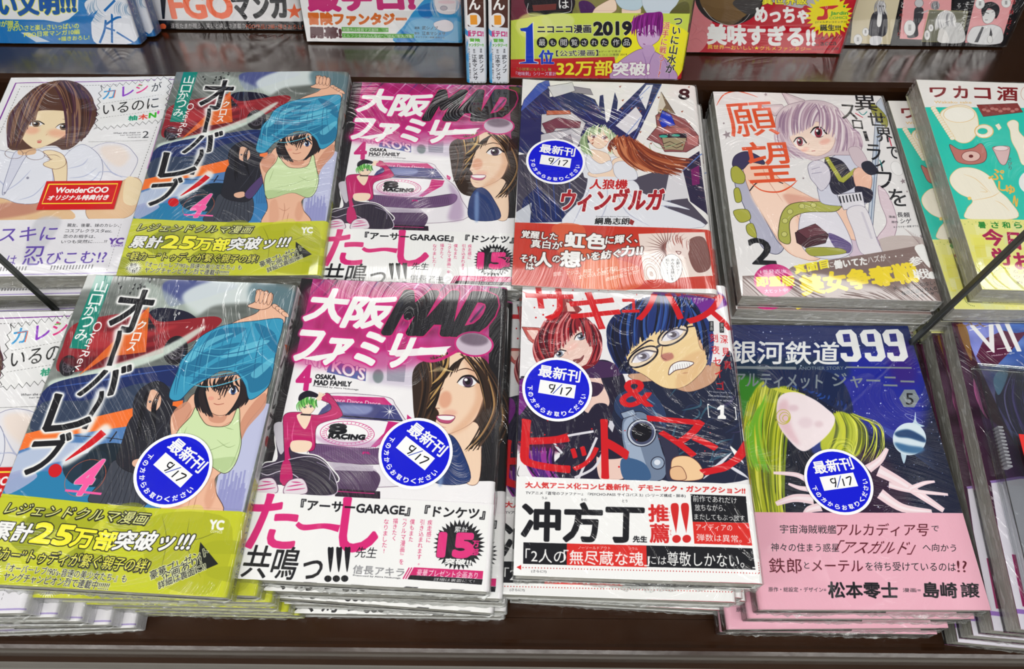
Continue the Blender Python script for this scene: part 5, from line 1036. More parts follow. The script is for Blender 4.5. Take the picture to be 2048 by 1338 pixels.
    c.line([(100, 312), (540, 318)], 22, GR); c.line([(875, 312), (1315, 320)], 14, GR); c.text('ANOTHER STORY', (555, 308), (858, 306), (556, 330), GR, bold=1.5)
    c.text('アルティメット', (125, 350), (720, 365), (120, 445), GR, bold=3); c.text('ジャーニー', (780, 350), (1330, 370), (785, 445), GR, bold=3)
    c.poly([(1265, 468), (1335, 468), (1368, 530), (1332, 590), (1262, 586), (1230, 526)], GR); c.text('5', (1275, 492), (1325, 494), (1278, 570), BK, bold=1.5)
    # band
    c.at(1500, 1000, 4.096)
    c.poly([(-60, 85), (1735, 100), (2040, 930), (-60, 930)], (238, 178, 196))
    M_ = (84, 6, 24)
    for t_, a_, b_, d_, col, bd in (('宇宙海賊戦艦', (255, 190), (712, 195), (255, 262), BK, .5), ('アルカディア号', (718, 180), (1460, 185), (712, 285), M_, 1.5), ('で', (1480, 205), (1540, 206), (1478, 250), BK, .3), ('神々の住まう惑星', (180, 342), (735, 348), (180, 412), BK, .5), ('「アスガルド」', (745, 322), (1370, 330), (690, 435), M_, 1.5), ('へ向かう', (1410, 350), (1680, 358), (1408, 415), BK, .5), ('鉄郎', (160, 465), (425, 470), (165, 590), M_, 1.5), ('と', (448, 500), (490, 501), (450, 555), BK, .5), ('メーテル', (510, 485), (925, 490), (512, 580), M_, 1.5), ('を待ち受けているのは', (945, 500), (1675, 510), (948, 575), BK, .5), ('!?', (1685, 495), (1765, 497), (1690, 590), M_, 1.5), ('原作・総設定・デザイン=', (155, 708), (625, 712), (157, 748), BK, .5), ('松本零士', (640, 668), (1200, 675), (648, 800), BK, 4.5), ('漫画=', (1245, 722), (1390, 724), (1247, 755), BK, .5), ('島崎', (1410, 675), (1680, 680), (1418, 800), BK, 4.5), ('譲', (1715, 678), (1865, 682), (1722, 800), BK, 3.5)):
        c.text(t_, a_, b_, d_, col, bold=bd)
    return c

@cover
def snack_cover():
    c = Canvas([(1827, 168), (2162, 180), (2356, 600), (1956, 588)], CW, CH, (244, 242, 238), 11).at(1760, 150, 2.847)
    TQ = (24, 206, 186); OR_ = (240, 196, 120); RD = (130, 30, 36)
    c.poly([(220, 208), (1400, 215), (1640, 860), (400, 848)], TQ)
    for t_, a_, b_, d_ in (('ワ', (265, 98), (350, 98), (270, 150)), ('カ', (390, 88), (465, 90), (398, 155)), ('コ', (505, 98), (590, 100), (510, 158)), ('酒', (630, 92), (738, 95), (632, 168))): c.text(t_, a_, b_, d_, RD, bold=3.5)
    c.text('Wakako sake', (288, 172), (490, 174), (290, 186), OR_, bold=1)
    c.ell((800, 130), 42, 45, (250, 246, 240), line=(200, 120, 100), lw=2); c.ell((905, 300), 60, 90, (250, 246, 240), line=(170, 90, 80), lw=2)
    c.poly([(520, 195), (740, 185), (770, 235), (555, 262)], (140, 56, 54), 1, line=(90, 30, 30), lw=3); 
    for k in range(9): c.ell((560+k*22, 222+8*math.sin(k*2)), 12, 8, (206, 140, 130), .8)
    CR = (252, 246, 226)
    c.poly([(330, 230), (430, 195), (510, 230), (530, 330), (490, 400), (430, 410), (370, 360), (330, 300)], CR, 1, True, line=OR_, lw=4); c.ell((425, 250), 85, 45, (255, 252, 240), line=OR_, lw=3)
    c.ell((560, 345), 50, 38, CR, line=OR_, lw=6); c.ell((552, 345), 28, 18, TQ, line=OR_, lw=3)
    for k in range(14): c.ell((285+k*8, 215+k*13), 14, 11, CR, line=OR_, lw=2)
    c.poly([(620, 310), (640, 300), (655, 325), (640, 340)], CR, 1, line=OR_)
    c.poly([(685, 300), (715, 280), (745, 295), (750, 345), (790, 400), (820, 520), (770, 535), (740, 460), (710, 400), (700, 340)], CR, 1, True, line=OR_, lw=3)
    c.poly([(375, 420), (430, 450), (500, 440), (545, 415), (575, 470), (560, 520), (490, 535), (420, 520), (390, 470)], (196, 120, 110), 1, True, line=(90, 30, 30), lw=3); c.ell((490, 488), 50, 30, (236, 196, 186), line=(110, 40, 40), lw=3); c.ell((490, 488), 12, 9, (110, 30, 30))
    c.poly([(610, 435), (690, 430), (700, 460), (680, 530), (650, 530), (620, 470)], (226, 190, 190), 1, True, line=(120, 60, 60), lw=3); c.ell((652, 442), 40, 14, (244, 226, 226), line=(120, 60, 60), lw=2)
    c.text('ぐびり', (690, 495), (712, 495), (692, 565), RD, v=True, bold=.5)
    c.poly([(380, 600), (430, 555), (520, 560), (600, 610), (640, 680), (700, 740), (740, 840), (480, 845), (470, 790), (500, 740), (430, 700), (385, 650)], CR, 1, True, line=OR_, lw=3); c.lines([[(450, 590), (520, 620), (600, 700)], [(540, 660), (580, 690), (540, 690)], [(500, 740), (600, 720), (650, 690)], [(620, 740), (660, 760), (700, 800)]], 3, OR_); c.ell((484, 728), 9, 9, (250, 220, 120), line=OR_)
    for t_, a_, b_, d_ in (('ぷ', (590, 560), (670, 565), (585, 620)), ('し', (640, 630), (690, 640), (640, 680)), ('ゅ', (680, 650), (725, 655), (685, 700)), ('〜', (720, 710), (745, 712), (720, 775))): c.text(t_, a_, b_, d_, (246, 190, 80), bold=3)
    c.ell((830, 635), 80, 72, (244, 246, 244)); c.text('14', (800, 580), (900, 585), (805, 700), TQ, bold=8); c.text('新久千映', (780, 770), (1000, 776), (785, 812), WH, bold=2.5)
    c.poly([(400, 845), (1640, 860), (1900, 1338), (550, 1338)], (238, 236, 140))
    for k in range(90):
        x, y = c.rng.uniform(440, 1500), c.rng.uniform(870, 1300); c.poly([(x, y), (x+60, y+5), (x+70, y+60), (x+14, y+64)], c.rng.choice([(248, 246, 180), (232, 224, 80), (228, 232, 170), (244, 240, 110)]), .6)
    for k in range(60): c.ell((440+k*20, 862+(k % 2)*14), 2.5, 2.5, (150, 180, 80))
    for ch, x in zip('暑さ和らぐ', (530, 600, 660, 724, 790)): c.text(ch, (x, 862), (x+40, 864), (x+4, 898), (30, 140, 50), bold=2)
    PK = (176, 30, 84)
    for t_, x, y, w_ in (('今', 548, 905, 105), ('日', 690, 925, 60), ('の', 780, 915, 80), ('労', 600, 1015, 95), ('お', 720, 1040, 90), ('疲', 830, 1030, 95)): c.text(t_, (x, y), (x+w_, y+3), (x+w_*.22, y+92), PK, bold=4.5)
    for t_, y, x in (('なます', 1138, 720), ('ウドに', 1168, 728), ('呑兵衛', 1198, 740)): c.text(t_, (x, y), (x+120, y+3), (x+3, y+18), (110, 90, 60), bold=.6)
    c.ell((680, 1180), 64, 52, None, line=(90, 120, 60), lw=2, a0=90, a1=300) if False else None
    for k in range(22):
        t = math.radians(100+k*9); c.ell((680+66*math.cos(t), 1180+54*math.sin(t)), 2.5, 2.5, (80, 110, 50))
    return c

@cover
def banner_cover():
    c = Canvas([(1900, 640), (2310, 655), (2550, 1272), (2041, 1262)], CW, CH, (58, 26, 52), 12).at(1880, 620, 3.52)
    c.poly([(80, 20), (1400, 60), (1400, 120), (120, 90)], (60, 40, 50)); c.poly([(140, 70), (1500, 80), (2000, 1200), (560, 1150), (240, 400)], (110, 100, 170))
    c.poly([(150, 70), (620, 70), (500, 300), (250, 340)], (120, 130, 210), 1, True, blur=10); c.poly([(520, 60), (1400, 60), (1500, 500), (420, 520)], (60, 100, 180), .9, True, blur=20)
    c.im[:500] += c.noise(60, 50, 2)[:500, :, None]
    c.poly([(250, 330), (300, 210), (430, 145), (520, 160), (592, 145), (480, 290), (380, 400), (300, 400)], (90, 20, 60), 1, False); c.poly([(100, 60), (150, 100), (250, 360), (620, 1150), (560, 1200), (200, 420), (90, 120)], (66, 18, 40))
    c.poly([(120, 130), (170, 120), (200, 200), (220, 360), (180, 300)], (140, 100, 40), .9, True); c.line([(300, 70), (1400, 80)], 4, (180, 140, 60))
    for k in range(30): c.ell((110+k*7, 60+abs(math.sin(k*1.4))*60), 8, 6, (150, 110, 60), .7)
    c.poly([(380, 600), (450, 430), (560, 420), (1200, 500), (1700, 1150), (700, 1160), (480, 800)], (50, 36, 80), 1, True)
    c.strands([(440, 440), (1000, 400)], [(500, 880), (1200, 900)], 60, 9, [(110, 90, 180), (60, 40, 110), (150, 140, 210), (36, 26, 60)], .12, 24)
    c.poly([(370, 480), (440, 390), (470, 440), (420, 580), (390, 580)], (130, 180, 220), 1, True)
    c.poly([(230, 490), (260, 560), (300, 700), (340, 780), (290, 720), (240, 600)], (200, 100, 160), 1, True); c.poly([(300, 760), (500, 900), (600, 1150), (470, 1180), (400, 1000)], (90, 50, 110), 1, True, blur=8)
    for k in range(20): c.line([(420+k*12, 800+k*14), (600+k*16, 900+k*10)], 4, (120, 150, 200), .6, taper=2)
    c.text('VII', (205, 120), (470, 98), (290, 305), (246, 246, 246), bold=5); c.line([(200, 152), (280, 135)], 6, WH); c.line([(320, 298), (360, 290)], 6, WH); c.line([(300, 122), (400, 100)], 5, WH); c.line([(390, 275), (490, 258)], 6, WH)
    c.text('Hidden Knight', (355, 318), (510, 290), (357, 332), WH)
    c.poly([(350, 1206), (560, 1170), (1900, 1140), (2400, 2400), (540, 2400)], (226, 222, 234)); c.line([(350, 1216), (560, 1170), (1900, 1140)], 18, (150, 120, 190), sm=False)
    c.at(0, 0, 1)
    c.line([(2020, 1225), (2500, 1240)], 8, (150, 110, 190), sm=False); c.poly([(2022, 1110), (2030, 1110), (2052, 1215), (2044, 1215)], (150, 20, 90))
    return c

@cover
def blue_cover():
    c = Canvas([(-271, -461), (105, -455), (280, 89), (-25, 80)], 700, 995, (20, 120, 196), 13).at(0, 0, 3.303)
    c.poly([(-400, -600), (560, -600), (530, 60), (460, 120), (400, 140), (300, 120), (0, 110), (-300, 120)], (240, 242, 246))
    c.poly([(540, -600), (840, -600), (880, 260), (880, 300), (640, 290), (600, 160), (520, 60)], (28, 130, 206))
    c.poly([(570, 0), (800, -40), (870, 60), (900, 270), (640, 285), (600, 120)], (236, 240, 250), 1, True, line=(60, 120, 180), lw=4)
    for p in ([(690, 70), (760, 0)], [(700, 160), (760, 120), (800, 110)], [(700, 130), (690, 200), (660, 280)], [(760, 200), (700, 180)], [(740, 90), (740, 280)], [(770, 210), (880, 280)]): c.line(p, 14, (20, 110, 190))
    c.strands([(580, 20), (640, -20)], [(640, 160), (700, 100)], 12, 5, [(150, 180, 210)], .2); c.strands([(780, 0), (860, 40)], [(760, 100), (880, 110)], 12, 5, [(150, 180, 210)], .2)
    for k in range(7): c.poly([(400+k*30, 200-k*14), (470+k*30, 120-k*10), (440+k*26, 220-k*10)], (20, 120, 196))
    c.poly([(150, 200), (200, 200), (340, 265), (250, 265)], (210, 225, 240))
    BL = (16, 90, 176)
    c.text('いい文明!!!', (-130, -60), (495, -70), (-120, 90), BL, bold=9, out=((246, 240, 60), 5))
    YW = (244, 240, 80)
    c.text('一句が贈る、', (-60, 118), (160, 122), (-60, 160), YW, bold=2); c.text('かわいさと楽しさいっぱいの', (65, 155), (525, 145), (65, 192), YW, bold=2); c.text('FGO日常マンガ10編', (172, 198), (530, 185), (172, 232), YW, bold=2); c.text('+描きおろし!', (392, 232), (592, 225), (392, 262), YW, bold=2)
    return c

@cover
def blue_spine():
    c = Canvas([(0, 0), (15, 0), (15, 182), (0, 182)], 90, 1092, (16, 104, 184), 5)
    c.text('TYPE-MOON', (6, 100), (9.5, 100), (6, 168), (200, 220, 240), v=True); c.text('星海社', (5, 172), (10, 172), (5, 180), (160, 190, 230), v=True)
    return c

@cover
def orange_cover():
    c = Canvas([(144, -466), (523, -462), (612, 57), (303, 51)], 700, 995, (238, 236, 238), 14).at(0, 0, 3.303)
    c.poly([(1065, -100), (1115, -100), (1100, 105), (1085, 105)], BK)
    c.text('FGO', (1120, -60), (1520, -60), (1155, 100), (252, 110, 66), bold=11); c.text('マンガ', (1540, -50), (1900, -60), (1560, 110), BK, bold=10); c.burst((1955, 65), 22, 55, 5, (252, 110, 66), rot=.3)
    c.poly([(940, 112), (2040, 132), (2040, 190), (940, 170)], (24, 22, 26)); c.ell((1088, 155), 22, 20, (252, 110, 66))
    c.text('逢坂たまが贈る、笑いと楽しさ満載の', (1140, 132), (1630, 138), (1140, 166), (235, 230, 230), bold=.6); c.text('FGO作品12編+描きおろし!', (1635, 142), (2010, 150), (1635, 174), (252, 110, 66), bold=.6)
    c.line([(940, 182), (2040, 196)], 12, (240, 240, 240))
    return c

@cover
def meal_cover():
    c = Canvas([(522, -455), (908, -452), (927, 79), (614, 78)], 760, 1080, (246, 245, 246), 15).at(600, 0, 4.551)
    PK = (206, 50, 124)
    c.text('飯テロ!', (60, -110), (1030, -120), (80, 70), PK, bold=20)
    c.poly([(920, 0), (1010, 5), (1000, 80), (930, 50)], PK, .0)
    # hooded figure eating
    c.poly([(1000, 140), (1060, 60), (1200, -60), (1490, -60), (1500, 360), (880, 360), (960, 200)], (58, 160, 222), 1, True); c.poly([(1090, 40), (1200, 0), (1250, 60), (1180, 140), (1100, 110)], (30, 120, 200), .9, True)
    c.poly([(1240, -40), (1460, -40), (1460, 40), (1400, 100), (1280, 90), (1240, 30)], (246, 240, 244), 1, True, line=(100, 130, 180), lw=3); c.ell((1320, 45), 32, 20, (206, 196, 206), line=(130, 140, 160), lw=4); c.ell((1345, -10), 80, 16, (244, 200, 210), .6, blur=4)
    c.poly([(1000, 180), (1160, 140), (1250, 200), (1240, 320), (960, 350)], (120, 190, 232), .9, True); c.poly([(1230, 180), (1330, 150), (1400, 180), (1400, 240), (1330, 260), (1250, 230)], (244, 238, 246), 1, True, line=(110, 130, 170), lw=3); c.poly([(1420, 160), (1490, 200), (1490, 330), (1300, 330), (1400, 260)], (110, 184, 230), .9, True)
    c.strands([(1200, -40), (1240, -40)], [(1230, 140), (1290, 130)], 10, 6, [(170, 200, 226)], .1); c.strands([(1430, -40), (1480, 0)], [(1410, 100), (1480, 140)], 10, 6, [(170, 200, 226)], -.1); c.poly([(890, 330), (960, 250), (1060, 350), (900, 360)], (40, 130, 210), .8, True)
    c.text('冒険ファンタジー', (78, 95), (972, 95), (85, 200), (222, 112, 46), bold=9); c.text('開幕!', (98, 225), (375, 228), (102, 320), (84, 34, 44), bold=9)
    c.poly([(382, 222), (812, 226), (812, 266), (384, 262)], (90, 170, 60)); c.poly([(384, 278), (1045, 282), (1045, 320), (388, 318)], (90, 170, 60))
    c.text('就職先は極貧マズ部隊……!?', (392, 228), (806, 231), (392, 260), WH, bold=1.2); c.text('エルフ少女がみんなの“ごはん”を大改革!', (392, 284), (1038, 288), (394, 314), WH, bold=1.2)
    for t_, n_, y in (('漫画', '武シノブ', 208), ('原作', '江本マシメサ', 258)): c.text(t_, (1050, y+6), (1095, y+8), (1050, y+28), BK, bold=.4); c.text(n_, (1120, y), (1130+34*len(n_), y+3), (1120, y+34), BK, bold=1)
    c.text('キャラクター原案 赤井てら', (1060, 302), (1325, 305), (1060, 318), BK, bold=.4)
    return c

@cover
def meal_spine():
    c = Canvas([(914, -425), (964, -424), (973, 166), (934, 166)], 150, 1820, (226, 232, 240), 16).at(600, 0, 4.551)
    c.poly([(1300, -2500), (1900, -2500), (1690, 258), (1500, 244)], (82, 48, 38)); c.text('ごはん', (1540, -260), (1640, -260), (1545, 95), WH, v=True, bold=5)
    c.ell((1583, 188), 68, 64, (240, 240, 240)); c.text('1', (1556, 150), (1610, 150), (1560, 225), (240, 160, 50), bold=6)
    c.text('飯テロ!', (1512, 282), (1672, 284), (1515, 336), (206, 50, 124), bold=3.5); c.text('冒険', (1550, 355), (1642, 356), (1552, 385), (90, 180, 50), bold=2.5); c.text('ファンタジー!!', (1514, 398), (1674, 398), (1516, 428), (90, 180, 50), bold=2)
    c.text('キャラクター原案 赤井てら', (1532, 445), (1550, 445), (1545, 715), BK, v=True, bold=.4); c.text('原作', (1578, 450), (1598, 450), (1580, 490), BK, v=True, bold=.4); c.text('漫画', (1640, 445), (1660, 445), (1642, 482), BK, v=True, bold=.4)
    c.text('江本マシメサ', (1565, 500), (1612, 500), (1580, 725), BK, v=True, bold=1.5); c.text('武シノブ', (1630, 500), (1672, 500), (1640, 660), BK, v=True, bold=1.5); c.text('主婦と生活社', (1525, 742), (1692, 742), (1526, 756), BK, bold=.6)
    return c

@cover
def ranking_cover():
    c = Canvas([(1024, -428), (1455, -424), (1361, 155), (1020, 152)], 800, 1140, (112, 44, 62), 17).at(1000, 0, 4.876)
    c.poly([(700, -600), (2200, -600), (2000, 200), (700, 200)], (120, 120, 60), 1); c.poly([(760, -200), (1120, -200), (1130, 160), (860, 180), (740, 60)], (132, 128, 70), 1, True); c.poly([(760, 0), (850, -20), (930, 60), (900, 200), (820, 180)], (70, 30, 90), 1, True)
    SK = (246, 220, 196)
    c.poly([(900, 80), (960, 20), (1100, -40), (1130, 60), (1060, 110), (1060, 160), (880, 180)], SK, 1, True, line=(130, 90, 80), lw=3); c.poly([(1190, 40), (1360, 40), (1330, 170), (1210, 170)], SK, 1, True); c.poly([(1130, -60), (1380, -60), (1350, 60), (1180, 50)], (190, 214, 226), 1, True, line=(100, 120, 140)); c.poly([(1400, -60), (1740, -60), (1560, 170), (1420, 90)], (206, 220, 232), 1, True, line=(100, 120, 140)); c.poly([(1740, 0), (1830, 0), (1820, 140), (1640, 120)], (90, 90, 40), 1, True)
    c.poly([(260, -60), (690, -60), (700, 80), (640, 100), (320, 130), (270, 80)], BK, 1, True); c.line([(270, 0), (290, 110), (640, 90), (690, 40), (690, -30)], 5, WH); c.text('は', (565, -30), (660, -30), (572, 50), WH, bold=3); c.poly([(310, 20), (545, 5), (540, 60), (320, 75)], (110, 50, 46), 1, line=(150, 90, 80))
    # band
    c.poly([(90, 170), (500, 100), (900, 92), (1845, 100), (1770, 760), (90, 760)], (206, 222, 84)); c.poly([(1120, 700), (1180, 450), (1300, 150), (1845, 300), (1770, 760)], (248, 240, 40), 1, True)
    c.ell((330, 220), 180, 130, (238, 242, 140), .7, blur=8); c.ell((560, 170), 160, 80, (226, 234, 150), .7, blur=8)
    c.poly([(90, 548), (1110, 520), (1120, 600), (1110, 760), (90, 760)], (200, 34, 44)); c.poly([(1690, 760), (1790, 640), (1770, 760)], (200, 34, 44))
    c.poly([(1110, 620), (1250, 500), (1400, 440), (1560, 500), (1660, 600), (1690, 750), (1110, 750)], (196, 160, 206), 1, True, line=(100, 60, 130), lw=4); c.lines([[(1380, 470), (1420, 600), (1400, 740)], [(1530, 430), (1460, 560), (1430, 740)], [(1560, 480), (1640, 640), (1640, 740)]], 5, (130, 90, 160))
    c.poly([(1330, 260), (1400, 200), (1540, 230), (1550, 340), (1490, 400), (1400, 440), (1340, 380)], (214, 180, 220), 1, True, line=(110, 50, 130), lw=4); c.poly([(1390, 420), (1480, 410), (1500, 480), (1420, 520)], (200, 164, 210), 1, True)
    eye(c, 1355, 295, 60, 48, (150, 40, 140), lid=(110, 20, 110)); eye(c, 1475, 285, 66, 50, (150, 40, 140), lid=(110, 20, 110)); c.line([(1390, 395), (1410, 400)], 7, (120, 40, 110))
    c.poly([(1260, 220), (1310, 140), (1400, 100), (1330, 100), (1480, 90), (1575, 96), (1580, 260), (1550, 320), (1530, 230), (1440, 210), (1380, 240), (1300, 260), (1290, 300)], (134, 22, 130), 1, True); c.strands([(1300, 110), (1570, 100)], [(1270, 300), (1560, 330)], 30, 12, [(134, 22, 130), (160, 50, 160), (100, 10, 100)], .05, 12)
    K = dict(out=(WH, 5))
    c.poly([(180, 250), (250, 240), (320, 180), (328, 560), (370, 570), (370, 590), (180, 590), (180, 575), (240, 565), (245, 290)], WH, 1); c.poly([(190, 246), (260, 235), (312, 188), (322, 565), (362, 575), (362, 585), (188, 588), (188, 578), (246, 568), (248, 275), (200, 270)], (20, 60, 196))
    c.text('位', (375, 455), (515, 458), (378, 588), (20, 60, 196), bold=7, **K)
    c.text('ニコニコ漫画', (360, 215), (880, 210), (362, 290), BK, bold=4, **K); c.text('2019', (910, 185), (1270, 180), (912, 308), BK, bold=11, **K)
    for k, ch in enumerate('最も閲覧された作品'):
        x = 405+k*103+(0, 0, 4, 6, -2, -8, -10, 0, 0)[k]; r = (52, 40, 50, 52, 40, 40, 40, 50, 50)[k]; c.ell((x, 380), r, r+1, BK); c.text(ch, (x-r*.62, 380-r*.62), (x+r*.62, 380-r*.62), (x-r*.62, 380+r*.62), WH, bold=1.5)
    c.text('【公式漫画】', (540, 458), (950, 452), (542, 515), BK, bold=2, **K); c.text('※データで見る', (955, 460), (1170, 455), (955, 480), (90, 80, 40), bold=.6); c.text('ニコニコ漫画 2019', (952, 490), (1232, 486), (952, 512), (90, 80, 40), bold=.6)
    c.text('32万部', (552, 560), (1090, 555), (545, 705), (250, 236, 60), bold=7, out=((130, 20, 30), 4)); c.text('突破!', (1100, 575), (1450, 570), (1098, 705), WH, bold=8, out=((130, 30, 110), 5))
    c.text('「小説家になろう」発', (160, 625), (495, 628), (162, 655), (250, 236, 120), bold=1, out=((60, 20, 20), 3)); c.text('「地味剣」シリーズ累計', (150, 665), (540, 665), (152, 705), WH, bold=1.5, out=((150, 30, 120), 3))
    c.text('ついに山水が', (1690, 140), (1775, 150), (1605, 670), BK, v=True, bold=3, **K); c.text('派手に戦う―?', (1590, 180), (1655, 185), (1510, 715), (214, 60, 50), v=True, bold=2, **K)
    return c

@cover
def gourmet_cover():
    c = Canvas([(1459, -442), (1840, -438), (1678, 101), (1371, 99)], 720, 1024, (196, 22, 44), 18).at(1370, 0, 5.851)
    c.poly([(-40, -400), (300, -400), (300, 200), (330, 270), (180, 560), (-60, 600)], (222, 130, 136), 1, True); c.lines([[(40, 200), (120, 300), (60, 400)], [(100, 380), (200, 330), (260, 420)], [(20, 460), (120, 420), (200, 480)]], 3, (150, 70, 84), .7)
    c.ell((500, -80), 400, 340, (40, 34, 34)); c.ell((480, -90), 330, 310, (120, 92, 54)); c.poly([(540, 0), (700, -100), (860, -40), (840, 80), (740, 140), (640, 100)], (66, 62, 62), 1, True); c.poly([(200, 20), (340, 60), (560, 80), (660, 160), (520, 260), (340, 200)], (112, 84, 46), .8, True); c.line([(200, 60), (320, 200), (520, 268), (660, 220), (740, 130)], 5, (230, 230, 230))
    c.poly([(880, -60), (1560, -80), (1500, 60), (1380, 30), (1300, 60)], (190, 186, 190), 1, True); c.text('異世界飯', (880, -70), (1400, -70), (884, 20), (250, 240, 60), bold=6, out=(BK, 5))
    c.text('めっちゃ', (800, 50), (1410, 60), (805, 225), WH, bold=12); c.text('美味すぎる!!', (250, 255), (1490, 285), (255, 480), WH, bold=15); c.text('うま', (460, 440), (525, 442), (460, 462), WH, bold=1)
    c.text('異世界一おいしい★グルメファンタジー', (250, 490), (1450, 515), (250, 540), (250, 240, 60), bold=2.5)
    c.burst((1660, 150), 210, 280, 26, (250, 232, 30), ry=.92); c.burst((1660, 150), 215, 240, 26, (250, 232, 30), ry=.92)
    c.poly([(1550, 50), (1760, 30), (1700, 70), (1640, 80), (1640, 180), (1560, 200), (1520, 195), (1530, 160), (1590, 150), (1600, 80)], (214, 30, 40), 1, True); c.text('U', (1618, 35), (1640, 35), (1618, 68), WH, bold=1); c.text('Jardin', (1675, 100), (1875, 98), (1675, 150), (20, 150, 60), bold=3); c.text('COMICS', (1660, 162), (1868, 155), (1660, 192), (20, 150, 60), bold=.8); c.text('[ジャルダンコミックス]', (1500, 212), (1865, 208), (1500, 240), BK, bold=1); c.text('誕生!!!', (1555, 255), (1790, 252), (1557, 325), BK, bold=4); c.ell((1832, 40), 12, 12, (20, 150, 60))
    for t_, a_, b_, d_, bd in (('原作', (1490, 405), (1550, 403), (1490, 425), .6), ('鬼ノ城ミヤ', (1565, 392), (1810, 385), (1565, 430), 1.5), ('漫画', (1480, 480), (1540, 478), (1480, 500), .6), ('acca', (1560, 460), (1745, 452), (1560, 498), 2.5), ('キャラクター原案', (1465, 535), (1670, 530), (1465, 552), .6), ('四季', (1690, 520), (1775, 518), (1690, 552), 1.5)): c.text(t_, a_, b_, d_, (60, 10, 20), bold=bd)
    return c

@cover
def panels_cover():
    c = Canvas([(1838, -443), (2241, -439), (2008, 87), (1681, 85)], 720, 1024, (24, 22, 26), 19).at(1660, 0, 5.278)
    c.poly([(240, -200), (740, -200), (610, 440), (190, 430)], (220, 208, 176)); c.poly([(760, -200), (1260, -200), (1250, 80), (960, 390), (710, 380)], (240, 168, 172)); c.poly([(1540, -200), (1960, -200), (1780, 425), (1400, 420)], (240, 168, 172)); c.poly([(1020, 75), (1430, 90), (1365, 415), (945, 410)], (128, 128, 112), 1, line=(200, 196, 130), lw=5)
    # small monochrome figures
    c.poly([(430, 110), (560, 110), (575, 300), (520, 360), (400, 350), (385, 280)], (60, 60, 68), 1, True, line=BK, lw=2); c.poly([(480, 100), (520, 100), (510, 240), (470, 240)], WH, 1, True); c.ell((510, 40), 50, 56, (236, 234, 236), line=(90, 90, 90), lw=3); c.strands([(470, -30), (550, -30)], [(440, 120), (590, 130)], 18, 8, [(200, 200, 204), (150, 150, 156), (236, 236, 240)], .1); eye(c, 495, 40, 20, 16, (80, 80, 80)); eye(c, 530, 40, 20, 16, (80, 80, 80)); c.poly([(410, 360), (520, 360), (500, 440), (400, 440)], (230, 230, 234), 1, True)
    c.poly([(870, 60), (950, 60), (950, 160), (900, 250), (900, 350), (790, 360), (850, 200)], (66, 66, 72), 1, True, line=BK, lw=2); c.ell((910, 5), 46, 44, (206, 206, 210), line=(80, 80, 80), lw=3); c.line([(940, 110), (1010, 80)], 16, (200, 200, 204)); c.ell((1085, 30), 44, 46, (150, 150, 156)); c.strands([(1050, -20), (1120, -20)], [(1040, 70), (1130, 70)], 12, 7, [(200, 200, 204), (110, 110, 116)], .1)
    c.ell((1200, 190), 105, 110, (226, 226, 226)); c.poly([(1240, 230), (1360, 220), (1390, 410), (1120, 410), (1150, 300)], (214, 214, 214), 1, True, line=(120, 120, 120)); c.strands([(1120, 120), (1200, 80), (1290, 130)], [(1090, 300), (1180, 240), (1310, 260)], 40, 9, [(236, 236, 236), (190, 190, 194), (150, 150, 156), (250, 250, 250)], .12); c.line([(1190, 210), (1240, 190)], 5, (60, 60, 60)); c.poly([(1130, 280), (1200, 300), (1230, 410), (1120, 410)], (240, 238, 236), 1, True)
    c.poly([(1470, 270), (1600, 240), (1700, 230), (1790, 280), (1770, 425), (1440, 420)], (232, 232, 234), 1, True, line=(100, 100, 104), lw=3); c.poly([(1590, 90), (1720, 80), (1700, 180), (1640, 220), (1590, 190)], (240, 240, 240), 1, True, line=(60, 60, 60), lw=3); c.poly([(1570, 80), (1600, 10), (1680, -10), (1750, 30), (1760, 100), (1720, 170), (1710, 90), (1640, 60), (1590, 140)], (40, 38, 44), 1, True); c.line([(1610, 100), (1650, 112)], 5, BK); c.line([(1680, 100), (1705, 92)], 5, BK); c.line([(1610, 180), (1640, 180)], 4, BK)
    c.poly([(1580, 250), (1600, 260), (1540, 415), (1500, 415)], (90, 90, 96)); c.poly([(1670, 260), (1690, 330), (1670, 415), (1650, 415)], (60, 60, 66)); c.ell((1665, 385), 28, 40, (236, 236, 236), line=(80, 80, 80))
    for x, y, rx, ry in ((350, 310, 34, 44), (270, 390, 46, 56), (815, 265, 62, 82), (1040, 265, 28, 38), (1000, 340, 32, 52), (1555, 10, 50, 55), (1830, 0, 50, 50)): c.ell((x, y), rx, ry, (240, 240, 240), line=(120, 120, 120), lw=2); c.text('……', (x-rx*.3, y-ry*.4), (x+rx*.3, y-ry*.4), (x-rx*.3, y+ry*.3), BK, v=True)
    c.text('と', (725, -10), (760, -10), (718, 50), WH, bold=1.5); c.text('“今”――だ', (705, 70), (750, 70), (680, 350), (220, 90, 90), v=True, bold=1.5); c.text('る', (1312, 5), (1355, 5), (1310, 50), WH, bold=1.5); c.text('それぞれが', (1400, -10), (1450, -10), (1330, 320), WH, v=True, bold=2); c.text('母、妹、ぼく。', (1885, -30), (1935, -30), (1820, 330), (200, 50, 60), v=True, bold=2)
    c.line([(100, 452), (1840, 462)], 8, (236, 236, 236), sm=False)
    return c

